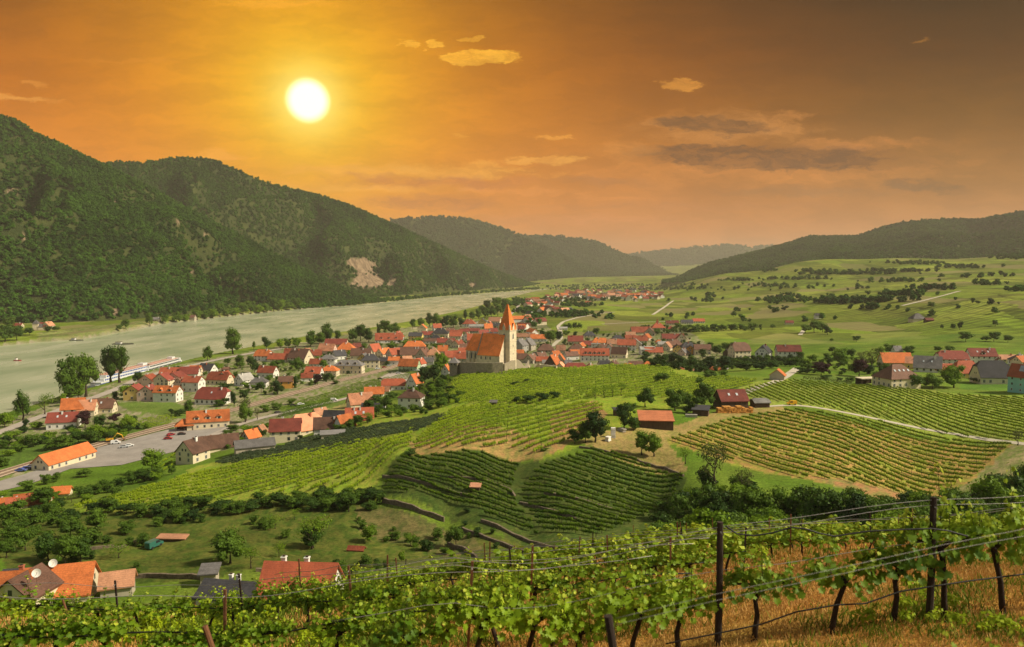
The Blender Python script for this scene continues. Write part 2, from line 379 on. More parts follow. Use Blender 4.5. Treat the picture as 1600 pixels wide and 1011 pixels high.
def ground(px, py, rmin=2.0):
    d = ray(px, py); a = math.atan2(d[0], d[1]); tr = -d[2] / math.hypot(d[0], d[1])
    rs = _rs[_rs >= rmin]
    f = hgt(math.sin(a) * rs, math.cos(a) * rs) - (CAMZ - tr * rs)
    i = np.argmax(f > 0)
    if not f[i] > 0: raise ValueError(('no ground', px, py))
    if i == 0: r = rs[0]
    else:
        k = f[i - 1] / (f[i - 1] - f[i]); r = rs[i - 1] + (rs[i] - rs[i - 1]) * k
    x, y = math.sin(a) * r, math.cos(a) * r
    return Vector((x, y, H(x, y)))
def gpoly(pts, rmin=90): return np.array([ground(x, y, rmin)[:2] for x, y in pts])
TERR.append((gpoly(list(zip(*[iter((30, 862, 250, 835, 420, 805, 600, 802, 700, 835, 750, 850, 700, 872, 560, 880, 400, 885, 250, 885, 120, 890))]*2))), 1.9, 0.9))
TERR.append((gpoly(list(zip(*[iter((620, 716, 740, 706, 850, 722, 930, 703, 1068, 744, 1040, 796, 950, 842, 840, 845, 700, 800, 600, 780))]*2))), 3.0, 0.5))

# ------------------------------------------------------------------ materials
MATS = {}
def mat(name):
    m = bpy.data.materials.new(name); m.use_nodes = True; m.node_tree.nodes.clear(); MATS[name] = m
    bb = NB(m.node_tree); o = bb.n('ShaderNodeOutputMaterial'); return m, bb, o
def bsdf(bb, o, col, rough=0.8, spec=0.3, metal=0.0, normal=None, **kw):
    p = bb.n('ShaderNodeBsdfPrincipled')
    bb.put(p.inputs['Base Color'], col); bb.put(p.inputs['Roughness'], rough)
    p.inputs['Specular IOR Level'].default_value = spec; p.inputs['Metallic'].default_value = metal
    if normal is not None: bb.put(p.inputs['Normal'], normal)
    bb.nt.links.new(p.outputs[0], o.inputs[0]); return p
def bump(bb, h, strength, dist):
    n = bb.n('ShaderNodeBump'); bb.put(n.inputs['Height'], h); n.inputs['Strength'].default_value = strength; n.inputs['Distance'].default_value = dist
    return n.outputs[0]
def c4(c): return (c[0], c[1], c[2], 1.0)
def pos(bb): return bb.n('ShaderNodeNewGeometry').outputs['Position']
def objco(bb): return bb.n('ShaderNodeTexCoord').outputs['Object']
def simple(name, col, rough=0.8, var=0.25, scale=0.6, spec=0.25, metal=0.0, streak=False):
    """one colour, broken up by blotches and grain"""
    m, bb, o = mat(name); P = pos(bb)
    if streak:
        mp = bb.n('ShaderNodeMapping'); bb.put(mp.inputs[0], P); mp.inputs['Scale'].default_value = (1, 1, 0.25); P = mp.outputs[0]
    a = bb.noise(P, scale, 4, 0.6); c = bb.noise(P, scale * 9, 3, 0.6)
    f = bb.m('ADD', bb.m('MULTIPLY', a, 0.65), bb.m('MULTIPLY', c, 0.35))
    k = bb.smooth(f, 0.25, 0.75, 1 - var, 1 + var)
    g = bb.n('ShaderNodeCombineXYZ');
    for i in range(3): bb.put(g.inputs[i], k)
    col2 = bb.vm('MULTIPLY', g.outputs[0], tuple(col[:3]))
    bsdf(bb, o, col2, rough, spec, metal, bump(bb, c, 0.25, 0.03)); return m
def roofmat(name, col, scale=1.0):
    """clay tiles: courses along z, blotched with weather and moss"""
    m, bb, o = mat(name); P = pos(bb)
    s = bb.n('ShaderNodeSeparateXYZ'); bb.put(s.inputs[0], P)
    course = bb.m('FRACT', bb.m('MULTIPLY', s.outputs[2], 3.4)); cs = bb.smooth(course, 0.0, 0.25, 0.72, 1.0)
    big = bb.noise(P, 0.28, 4, 0.65); fine = bb.noise(P, 3.2, 3, 0.7)
    rnd = bb.n('ShaderNodeObjectInfo').outputs['Random']
    k = bb.m('MULTIPLY', cs, bb.m('ADD', bb.smooth(bb.m('ADD', bb.m('MULTIPLY', big, .5), bb.m('MULTIPLY', fine, .5)), .3, .7, 0.62, 1.28), bb.m('MULTIPLY', bb.m('SUBTRACT', rnd, .5), 0.65)))
    g = bb.n('ShaderNodeCombineXYZ')
    for i in range(3): bb.put(g.inputs[i], k)
    c2 = bb.vm('MULTIPLY', g.outputs[0], tuple(col[:3]))
    c3 = bb.mix(bb.smooth(bb.noise(P, 0.9, 5, 0.7), 0.58, 0.76, 0, 0.55), c2, (0.09, 0.07, 0.045, 1))
    bsdf(bb, o, c3, 0.78, 0.25, 0, bump(bb, course, 0.5, 0.08)); return m
def leafmat(name, c1, c2, trans=0.3, big=0.02, gloss=0.35, yel=None):
    """foliage: two greens mixed per leaf, per plant and in broad patches"""
    m, bb, o = mat(name); P = pos(bb)
    rnd = bb.n('ShaderNodeObjectInfo').outputs['Random']
    at = bb.n('ShaderNodeAttribute', attribute_name='lv').outputs['Fac']
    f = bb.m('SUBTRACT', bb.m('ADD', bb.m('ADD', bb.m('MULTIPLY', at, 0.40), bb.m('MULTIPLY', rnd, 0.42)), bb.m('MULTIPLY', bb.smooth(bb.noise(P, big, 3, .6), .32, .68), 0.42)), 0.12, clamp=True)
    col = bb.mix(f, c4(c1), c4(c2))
    if yel: col = bb.mix(bb.smooth(at, 0.62, 1.0, 0, 0.85), col, c4(yel))
    p = bb.n('ShaderNodeBsdfPrincipled'); bb.put(p.inputs['Base Color'], col); p.inputs['Roughness'].default_value = 0.55
    p.inputs['Specular IOR Level'].default_value = gloss * 0.5
    t = bb.n('ShaderNodeBsdfTranslucent'); bb.put(t.inputs[0], bb.mix(0.5, col, (0.5, 0.62, 0.08, 1), 'MIX') if trans > .25 else col)
    ms = bb.n('ShaderNodeMixShader'); ms.inputs[0].default_value = trans
    bb.nt.links.new(p.outputs[0], ms.inputs[1]); bb.nt.links.new(t.outputs[0], ms.inputs[2]); bb.nt.links.new(ms.outputs[0], o.inputs[0])
    return m
LEAF = {
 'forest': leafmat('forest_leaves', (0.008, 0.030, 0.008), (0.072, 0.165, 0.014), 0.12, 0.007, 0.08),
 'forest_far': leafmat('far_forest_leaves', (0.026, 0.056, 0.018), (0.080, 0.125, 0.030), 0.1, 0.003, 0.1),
 'tree': leafmat('tree_leaves', (0.026, 0.062, 0.008), (0.120, 0.200, 0.016), 0.22, 0.05, 0.25),
 'bright': leafmat('bright_tree_leaves', (0.070, 0.140, 0.008), (0.200, 0.300, 0.016), 0.25, 0.08, 0.25),
 'dark': leafmat('dark_tree_leaves', (0.010, 0.032, 0.007), (0.050, 0.095, 0.010), 0.12, 0.05, 0.25),
 'olive': leafmat('olive_tree_leaves', (0.060, 0.075, 0.018), (0.135, 0.150, 0.035), 0.2, 0.08, 0.2),
 'purple': leafmat('purple_tree_leaves', (0.022, 0.009, 0.012), (0.060, 0.022, 0.022), 0.12, 0.08, 0.25),
 'vine': leafmat('vine_leaves', (0.120, 0.200, 0.004), (0.360, 0.450, 0.010), 0.30, 0.05, 0.3, (0.40, 0.46, 0.04)),
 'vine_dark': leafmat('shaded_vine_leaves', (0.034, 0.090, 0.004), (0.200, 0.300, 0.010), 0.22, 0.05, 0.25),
 'vine_net': leafmat('netted_vine_leaves', (0.040, 0.062, 0.030), (0.085, 0.115, 0.050), 0.12, 0.05, 0.15),
 'vine_near': leafmat('near_vine_leaves', (0.045, 0.120, 0.004), (0.270, 0.400, 0.010), 0.36, 0.5, 0.45, (0.62, 0.66, 0.07)),
}
BARK = simple('bark', (0.06, 0.042, 0.028), 0.9, 0.35, 3)
VINEWOOD = simple('vine_wood', (0.035, 0.022, 0.015), 0.95, 0.4, 12)
POSTWOOD = simple('weathered_post_wood', (0.038, 0.026, 0.019), 0.9, 0.4, 8, streak=True)
RUSTPOST = simple('rusty_stake', (0.17, 0.075, 0.035), 0.85, 0.35, 8)
PLANK = simple('dark_planks', (0.085, 0.052, 0.032), 0.85, 0.35, 2, streak=True)
STONE = simple('rubble_stone', (0.30, 0.25, 0.17), 0.9, 0.42, 1.1)
DRYSTONE = simple('dry_stone', (0.15, 0.115, 0.075), 0.95, 0.65, 1.4)
CHURCHROOF_C = (0.88, 0.23, 0.05)
CHURCHST = simple('church_plaster_stone', (0.66, 0.55, 0.38), 0.9, 0.30, 0.45)
ASPH = simple('road_asphalt', (0.40, 0.34, 0.28), 0.9, 0.16, 0.25)
YARD = simple('station_yard_asphalt', (0.30, 0.265, 0.23), 0.9, 0.22, 0.12)
GRAVEL = simple('pale_gravel', (0.50, 0.44, 0.33), 0.95, 0.2, 0.8)
BALLAST = simple('rail_ballast', (0.52, 0.39, 0.27), 0.95, 0.22, 1.0)
RAILM = simple('rusty_rail', (0.16, 0.08, 0.05), 0.6, 0.2, 1)

# ------------------------------------------------------------------ the ground
def build_ground():
    na, nr = 1150, 900
    az = np.linspace(R(-58), R(58), na); rr = np.exp(np.linspace(math.log(1.2), math.log(13000), nr))
    AZ, RR = np.meshgrid(az, rr); X = np.sin(AZ) * RR; Y = np.cos(AZ) * RR
    Z = hgt(X, Y)
    near = np.clip((60 - RR) / 40, 0, 1)
    Z += near * 0.06 * fbm(X * 1.3, Y * 1.3, 3) + np.clip(1 - RR / 500, 0, 1) * np.clip((RR - 60) / 60, 0, 1) * 0.25 * fbm(X * .08, Y * .08, 5)
    v = np.stack([X.ravel(), Y.ravel(), Z.ravel()], 1)
    i = np.arange(nr - 1)[:, None] * na + np.arange(na - 1)[None]; i = i.ravel()
    f = np.stack([i, i + 1, i + na + 1, i + na], 1)
    me = mesh_np('ground', v, f, (), None, True)
    x, y, r = X.ravel(), Y.ravel(), RR.ravel()
    col = np.zeros((len(x), 4), np.float32); col[:, 3] = 1
    n1 = fbm(x * .012, y * .012, 21); n2 = fbm(x * .05, y * .05, 22); n3 = fbm(x * .6, y * .6, 23)
    def put(mask, c, c2=None, n=None, soft=None):
        c = np.array(c, np.float32)
        if c2 is not None:
            k = np.clip(0.5 + (n2 if n is None else n) * 1.3, 0, 1)[:, None]; cc = c * (1 - k) + np.array(c2, np.float32) * k
        else: cc = np.broadcast_to(c, (len(x), 3))
        w = mask.astype(np.float32)[:, None]
        col[:, :3] = col[:, :3] * (1 - w) + cc * w
    GR = (0.085, 0.125, 0.020); GR2 = (0.135, 0.165, 0.030)
    put(np.ones(len(x), bool), (0.090, 0.160, 0.012), (0.14, 0.19, 0.022))
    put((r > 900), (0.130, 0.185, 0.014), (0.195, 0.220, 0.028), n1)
    put(r < 90, (0.50, 0.23, 0.045), (0.34, 0.22, 0.04), n3)
    put((r > 90) & (r < 150) & (x < 200), (0.08, 0.11, 0.02), (0.12, 0.13, 0.03))
    jx, jy = x + 1.2 * n3 + 2.0 * n2, y + 1.2 * fbm(x * .5, y * .5, 31) + 2.0 * fbm(x * .06, y * .06, 32)
    for pts, c, c2 in GZONES:
        put(inpoly(jx, jy, gpoly(pts)) & (r > 92), c, c2, n3)
    # shores
    d = dpoly(x, y, RIVER); put((d < 3 + r * .003) & (r > 300), (0.30, 0.26, 0.17), (0.2, 0.2, 0.1))
    a = me.color_attributes.new('gcol', 'FLOAT_COLOR', 'POINT'); a.data.foreach_set('color', col.ravel())
    st = np.clip((r - 700) / 300, 0, 1) * (1 - (d < 30))
    a = me.attributes.new('plot', 'FLOAT', 'POINT'); a.data.foreach_set('value', st.astype(np.float32))
    m, bb, o = mat('ground_soil_and_grass'); P = pos(bb)
    g = bb.n('ShaderNodeAttribute', attribute_name='gcol').outputs['Color']
    st = bb.n('ShaderNodeAttribute', attribute_name='plot').outputs['Fac']
    k = bb.smooth(bb.noise(P, 1.1, 5, 0.7), 0.28, 0.72, 0.62, 1.38); k2 = bb.smooth(bb.noise(P, 0.045, 4, .6), .3, .7, .8, 1.2)
    k3 = bb.smooth(bb.noise(P, 9, 4, .75), .3, .7, .7, 1.3)
    kk = bb.m('MULTIPLY', bb.m('MULTIPLY', k, k2), k3)
    # far vineyard plots, each with its own tint and row direction
    vo = bb.n('ShaderNodeTexVoronoi', feature='F1', distance='CHEBYCHEV'); mp = bb.n('ShaderNodeMapping')
    bb.put(mp.inputs[0], P); mp.inputs['Scale'].default_value = (0.016, 0.008, 0); mp.inputs['Rotation'].default_value = (0, 0, 0.25)
    bb.put(vo.inputs['Vector'], mp.outputs[0]); vo.inputs['Scale'].default_value = 1.0
    s2 = bb.n('ShaderNodeSeparateColor'); bb.put(s2.inputs[0], vo.outputs['Color'])
    th = bb.m('MULTIPLY', bb.m('SUBTRACT', s2.outputs[0], 0.5), 0.9)
    sp = bb.n('ShaderNodeSeparateXYZ'); bb.put(sp.inputs[0], P)
    w = bb.m('ADD', bb.m('MULTIPLY', sp.outputs[0], bb.m('SINE', th)), bb.m('MULTIPLY', sp.outputs[1], bb.m('COSINE', th)))
    w = bb.m('ADD', w, bb.m('MULTIPLY', bb.noise(P, 0.02, 2), 14.0))
    stripe = bb.smooth(bb.m('SINE', bb.m('MULTIPLY', w, 0.42)), -0.3, 0.8, 0.74, 1.15)
    tint = bb.smooth(s2.outputs[1], 0.0, 1.0, 0.62, 1.3)
    tz = bb.m('FRACT', bb.m('MULTIPLY', bb.m('ADD', sp.outputs[2], bb.m('MULTIPLY', bb.noise(P, 0.006, 3), 16.0)), 0.16))
    terr = bb.m('ADD', bb.m('MULTIPLY', bb.m('SUBTRACT', bb.smooth(tz, 0.0, 0.22, 0.45, 1.0), 1.0), bb.smooth(sp.outputs[2], 26.0, 45.0)), 1.0)
    plotk = bb.m('MULTIPLY', bb.m('MULTIPLY', stripe, tint), terr)
    kk = bb.m('MULTIPLY', kk, bb.m('ADD', bb.m('MULTIPLY', bb.m('SUBTRACT', plotk, 1.0), st), 1.0))
    cx = bb.n('ShaderNodeCombineXYZ')
    for i in range(3): bb.put(cx.inputs[i], kk)
    c = bb.vm('MULTIPLY', g, cx.outputs[0])
    dry = bb.m('MULTIPLY', bb.smooth(s2.outputs[2], 0.72, 0.9, 0, 0.6), st)
    c = bb.mix(dry, c, (0.24, 0.19, 0.085, 1))
    bsdf(bb, o, c, 0.95, 0.1, 0, bump(bb, bb.noise(P, 5, 5, .7), 0.6, 0.12))
    me.materials.append(m)
    tag(link('ground', me), kind='structure')
P_ = lambda *a: list(zip(a[::2], a[1::2]))
SOIL = (0.42, 0.24, 0.09); SOILG = (0.20, 0.19, 0.05); GRASS = (0.10, 0.16, 0.022); GRASS2 = (0.14, 0.19, 0.035)
DRY = (0.34, 0.235, 0.085); DKGR = (0.045, 0.075, 0.014); DKGR2 = (0.08, 0.10, 0.02)
GZONES = [
 # village gardens
 (P_(0, 660, 250, 575, 560, 520, 740, 500, 850, 505, 880, 528, 990, 516, 1060, 508, 1150, 560, 900, 575, 690, 560, 560, 640, 380, 700, 200, 700, 0, 760), (0.115, 0.165, 0.025), (0.30, 0.25, 0.16)),
 (P_(0, 700, 60, 690, 210, 665, 260, 660, 150, 700, 0, 745), (0.10, 0.17, 0.022), (0.07, 0.11, 0.018)),
 (P_(175, 628, 270, 628, 310, 640, 285, 655, 200, 640), GRASS, GRASS2),
 (P_(560, 612, 640, 580, 700, 560, 680, 590, 600, 612, 480, 650, 420, 640), (0.10, 0.15, 0.028), (0.13, 0.18, 0.03)),
 (P_(440, 656, 520, 636, 570, 622, 590, 628, 540, 645, 470, 668), (0.34, 0.26, 0.10), (0.16, 0.19, 0.04)),
 # left vineyard tongue, netted rows above it, orchard hollow
 (P_(90, 802, 250, 760, 300, 730, 430, 700, 640, 640, 700, 620, 690, 650, 640, 700, 600, 745, 560, 772, 380, 782, 200, 800), (0.17, 0.26, 0.018), (0.26, 0.26, 0.04)),
 (P_(0, 800, 100, 806, 380, 785, 560, 775, 640, 800, 720, 830, 830, 850, 800, 880, 640, 890, 400, 890, 300, 910, 0, 900), (0.050, 0.085, 0.010), (0.115, 0.120, 0.022)),
 (P_(560, 790, 640, 800, 740, 830, 760, 860, 700, 870, 560, 830), (0.16, 0.13, 0.045), (0.07, 0.09, 0.02)),
 # big knoll field
 (P_(640, 690, 700, 600, 720, 585, 850, 575, 1030, 570, 1100, 590, 1150, 600, 1040, 640, 900, 700, 850, 718, 740, 705, 640, 710), (0.17, 0.26, 0.018), (0.24, 0.26, 0.03)),
 (P_(640, 690, 700, 665, 800, 670, 860, 700, 850, 718, 740, 706, 635, 712), SOIL, (0.22, 0.2, 0.05)),
 (P_(860, 650, 930, 625, 950, 650, 880, 700, 850, 716), (0.36, 0.19, 0.075), SOILG),
 # terraces
 (P_(620, 712, 740, 703, 850, 722, 930, 700, 1075, 745, 1050, 800, 950, 855, 830, 855, 700, 810, 590, 775), (0.050, 0.085, 0.013), (0.085, 0.105, 0.02)),
 # yard by the barns
 (P_(900, 690, 960, 668, 1040, 668, 1130, 640, 1220, 625, 1230, 640, 1140, 652, 1040, 690, 1075, 735, 1060, 742, 930, 700), DRY, (0.22, 0.20, 0.05)),
 (P_(1035, 690, 1140, 655, 1230, 640, 1590, 692, 1500, 760, 1450, 790, 1250, 750, 1130, 722), (0.38, 0.22, 0.07), (0.22, 0.25, 0.03)),
 (P_(1260, 745, 1450, 775, 1460, 790, 1380, 785), (0.36, 0.18, 0.075), SOILG),
 (P_(1150, 600, 1240, 590, 1360, 600, 1610, 620, 1610, 690, 1240, 632, 1150, 640), (0.20, 0.27, 0.03), (0.26, 0.28, 0.05)),
 (P_(1590, 692, 1640, 700, 1560, 770, 1480, 790, 1460, 780), (0.34, 0.27, 0.13), GRASS2),
 (P_(1230, 590, 1360, 585, 1370, 600, 1250, 602), GRASS, GRASS2),
 (P_(1500, 598, 1580, 598, 1580, 610, 1500, 608), (0.09, 0.18, 0.02), (0.11, 0.2, 0.02)),
 # opposite bank
 (P_(60, 534, 60, 520, 230, 500, 250, 505, 215, 514, 130, 529), (0.15, 0.20, 0.04), (0.24, 0.22, 0.08)),
]
build_ground()

# ------------------------------------------------------------------ the river
def build_river():
    m, bb, o = mat('silty_river_water'); P = pos(bb)
    mp = bb.n('ShaderNodeMapping'); bb.put(mp.inputs[0], P); mp.inputs['Scale'].default_value = (1.0, 0.35, 1); mp.inputs['Rotation'].default_value = (0, 0, 0.42)
    n1 = bb.noise(mp.outputs[0], 0.16, 5, 0.65); n2 = bb.noise(mp.outputs[0], 0.022, 4, .55)
    c = bb.mix(bb.smooth(n2, .3, .7), (0.36, 0.40, 0.24, 1), (0.45, 0.45, 0.30, 1))
    p = bsdf(bb, o, c, bb.smooth(n2, .3, .7, .16, .30), 0.5, 0, bump(bb, n1, 0.35, 0.10))
    pts = np.vstack([NB_, FB_[::-1]]); ctr = None
    v = []; fa = []
    off = 45.0
    for k, (a, c_) in enumerate(zip(*[np.array([[np.interp(t, np.linspace(0, 1, len(L)), L[:, 0]), np.interp(t, np.linspace(0, 1, len(L)), L[:, 1])] for t in np.linspace(0, 1, 80)]) for L in (NB_, FB_)])):
        d = c_ - a; ln = np.hypot(*d) + 1e-6; u = d / ln
        for q in np.linspace(0, 1, 9):
            p_ = a - u * off + (d + 2 * u * off) * q; v.append((p_[0], p_[1], 0.0))
    for k in range(79):
        for q in range(8):
            i = k * 9 + q; fa.append((i, i + 1, i + 10, i + 9))
    tag(link('river_water', mesh_np('river_water', v, np.array(fa), (m,))), kind='structure')
build_river()

# ------------------------------------------------------------------ scatter one instanced mass
def scatter(name, P, scl, rot, kinds, protos, **tags):
    P = np.asarray(P, np.float32); n = len(P)
    me = bpy.data.meshes.new(name); me.vertices.add(n); me.vertices.foreach_set('co', P.ravel())
    scl = np.asarray(scl, np.float32)
    if scl.ndim == 1: scl = np.repeat(scl[:, None], 3, 1)
    rot = np.asarray(rot, np.float32)
    if rot.ndim == 1: rot = np.stack([rot * 0, rot * 0, rot], 1)
    a = me.attributes.new('scl', 'FLOAT_VECTOR', 'POINT'); a.data.foreach_set('vector', scl.ravel())
    a = me.attributes.new('rot', 'FLOAT_VECTOR', 'POINT'); a.data.foreach_set('vector', rot.astype(np.float32).ravel())
    a = me.attributes.new('knd', 'INT', 'POINT'); a.data.foreach_set('value', np.asarray(kinds, np.int32))
    o = link(name, me); tag(o, **tags)
    ng = bpy.data.node_groups.new(name, 'GeometryNodeTree')
    ng.interface.new_socket('Geometry', in_out='INPUT', socket_type='NodeSocketGeometry')
    ng.interface.new_socket('Geometry', in_out='OUTPUT', socket_type='NodeSocketGeometry')
    gi = ng.nodes.new('NodeGroupInput'); go = ng.nodes.new('NodeGroupOutput')
    join = ng.nodes.new('GeometryNodeJoinGeometry'); L = ng.links.new
    def named(nm, t):
        q = ng.nodes.new('GeometryNodeInputNamedAttribute'); q.data_type = t; q.inputs[0].default_value = nm; return q.outputs[0]
    S1, R1, K1 = named('scl', 'FLOAT_VECTOR'), named('rot', 'FLOAT_VECTOR'), named('knd', 'INT')
    for k, pr in enumerate(protos):
        oi = ng.nodes.new('GeometryNodeObjectInfo'); oi.inputs['Object'].default_value = pr
        cp = ng.nodes.new('FunctionNodeCompare'); cp.data_type = 'INT'; cp.operation = 'EQUAL'; L(K1, cp.inputs[2]); cp.inputs[3].default_value = k
        ip = ng.nodes.new('GeometryNodeInstanceOnPoints'); L(gi.outputs[0], ip.inputs['Points']); L(cp.outputs[0], ip.inputs['Selection'])
        L(oi.outputs['Geometry'], ip.inputs['Instance']); L(S1, ip.inputs['Scale']); L(R1, ip.inputs['Rotation']); oi.inputs['As Instance'].default_value = True
        L(ip.outputs[0], join.inputs[0])
    L(join.outputs[0], go.inputs[0])
    md = o.modifiers.new('scatter', 'NODES'); md.node_group = ng
    return o
def leaf_quads(C, N, size, jit=0.9, aspect=0.75, rs=None):
    """quads centred on C facing roughly N"""
    rs = rs or rng; n = len(C)
    N = N + rs.normal(0, jit, (n, 3)); N /= np.linalg.norm(N, axis=1)[:, None] + 1e-9
    T = np.cross(N, rs.normal(0, 1, (n, 3))); T /= np.linalg.norm(T, axis=1)[:, None] + 1e-9
    B = np.cross(N, T); s = (size * rs.uniform(0.6, 1.3, n))[:, None]
    T = T * s * 0.5; B = B * s * 0.5 * aspect
    v = np.stack([C - T - B * .6, C + T * .2 - B, C + T, C + T * .1 + B], 1).reshape(-1, 3)
    return v, np.arange(4 * n).reshape(-1, 4)
def blob_arrays(c, rad, seed, sub=1):
    bm = bmesh.new(); bmesh.ops.create_icosphere(bm, subdivisions=sub, radius=1.0)
    v = np.array([p.co[:] for p in bm.verts]); f = np.array([[q.index for q in t.verts] for t in bm.faces]); bm.free()
    k = 1 + 0.25 * fbm(v[:, 0] * 2 + seed, v[:, 1] * 2 + v[:, 2] * 1.7, seed, 2)
    return v * k[:, None] * np.asarray(rad) + np.asarray(c), f
def crown(name, m, seed, nleaf, lsize, H_=1.0, rx=0.5, base=0.28, nb=9, core=0.72, spread=1.0, shape='round', inner=True):
    """crown of height 1 standing on z=0 : lumps of leaves around dark inner lumps"""
    rs = np.random.default_rng(seed); cs = []
    for i in range(nb):
        t = (i + .5) / nb
        z = base + (1 - base) * (0.18 + 0.66 * rs.random())
        if shape == 'cone': w = rx * (1.0 - (z - base) / (1 - base)) * .95 + 0.04
        elif shape == 'col': w = rx * 0.5
        else: w = rx * math.sqrt(max(0.05, 1 - ((z - (base + 1) / 2) / ((1 - base) * .62)) ** 2)) * 0.72
        a = rs.random() * 6.283; q = w * math.sqrt(rs.random()) * spread
        r_ = rx * rs.uniform(0.28, 0.54) * (0.6 if shape in ('cone', 'col') else 1)
        cs.append((math.cos(a) * q, math.sin(a) * q, z, r_, r_ * rs.uniform(.7, .95)))
    cs.append((0, 0, (base + 1) / 2, rx * .62, (1 - base) * .36))
    cs = np.array(cs); V, Fq, lv = [], [], []
    k = rs.choice(len(cs), nleaf, p=cs[:, 3] ** 2 / (cs[:, 3] ** 2).sum())
    d = rs.normal(0, 1, (nleaf, 3)); d[:, 2] = np.where(d[:, 2] < -0.3, -d[:, 2] * .6, d[:, 2]); d /= np.linalg.norm(d, axis=1)[:, None]
    rr = rs.uniform(0.72, 1.18, nleaf)[:, None]
    C = cs[k, :3] + d * rr * np.stack([cs[k, 3], cs[k, 3], cs[k, 4]], 1)
    lumpv = rs.random(len(cs))
    v, f = leaf_quads(C, d, lsize, 0.55, rs=rs)
    vals = np.clip(0.55 * lumpv[k] + 0.45 * rs.random(nleaf), 0, 1)
    tri = f; lvv = np.repeat(vals, 4)
    me_v = [v]; me_f = [tuple(q) for q in tri]; off = len(v); allv = [lvv]
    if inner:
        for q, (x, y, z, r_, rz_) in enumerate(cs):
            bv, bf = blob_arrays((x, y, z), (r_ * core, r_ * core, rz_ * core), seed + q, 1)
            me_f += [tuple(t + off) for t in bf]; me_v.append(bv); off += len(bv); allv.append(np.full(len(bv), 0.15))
    me = mesh_np(name, np.vstack(me_v), me_f, (m,))
    a = me.attributes.new('lv', 'FLOAT', 'POINT'); a.data.foreach_set('value', np.concatenate(allv).astype(np.float32))
    return me
def proto(me): return bpy.data.objects.new(me.name, me)      # kept out of the scene, only instanced

# ------------------------------------------------------------------ the mountains
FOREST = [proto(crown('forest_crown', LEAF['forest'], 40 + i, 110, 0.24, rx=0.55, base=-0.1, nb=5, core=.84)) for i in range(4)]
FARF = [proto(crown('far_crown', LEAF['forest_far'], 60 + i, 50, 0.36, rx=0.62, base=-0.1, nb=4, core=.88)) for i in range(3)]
m, bb, o = mat('mountain_ground'); P = pos(bb)
g = bb.n('ShaderNodeAttribute', attribute_name='rock').outputs['Fac']
c = bb.mix(bb.smooth(bb.noise(P, 0.02, 5, .65), .35, .65), (0.035, 0.050, 0.014, 1), (0.065, 0.078, 0.02, 1))
mp = bb.n('ShaderNodeMapping'); bb.put(mp.inputs[0], P); mp.inputs['Scale'].default_value = (1, 1, 0.35)
rk = bb.mix(bb.smooth(bb.noise(mp.outputs[0], 0.07, 6, .7), .35, .65), (0.13, 0.09, 0.055, 1), (0.33, 0.23, 0.14, 1))
bsdf(bb, o, bb.mix(g, c, rk), 0.95, 0.1, 0, bump(bb, bb.noise(P, 0.06, 6, .7), 0.9, 8)); MTN = m
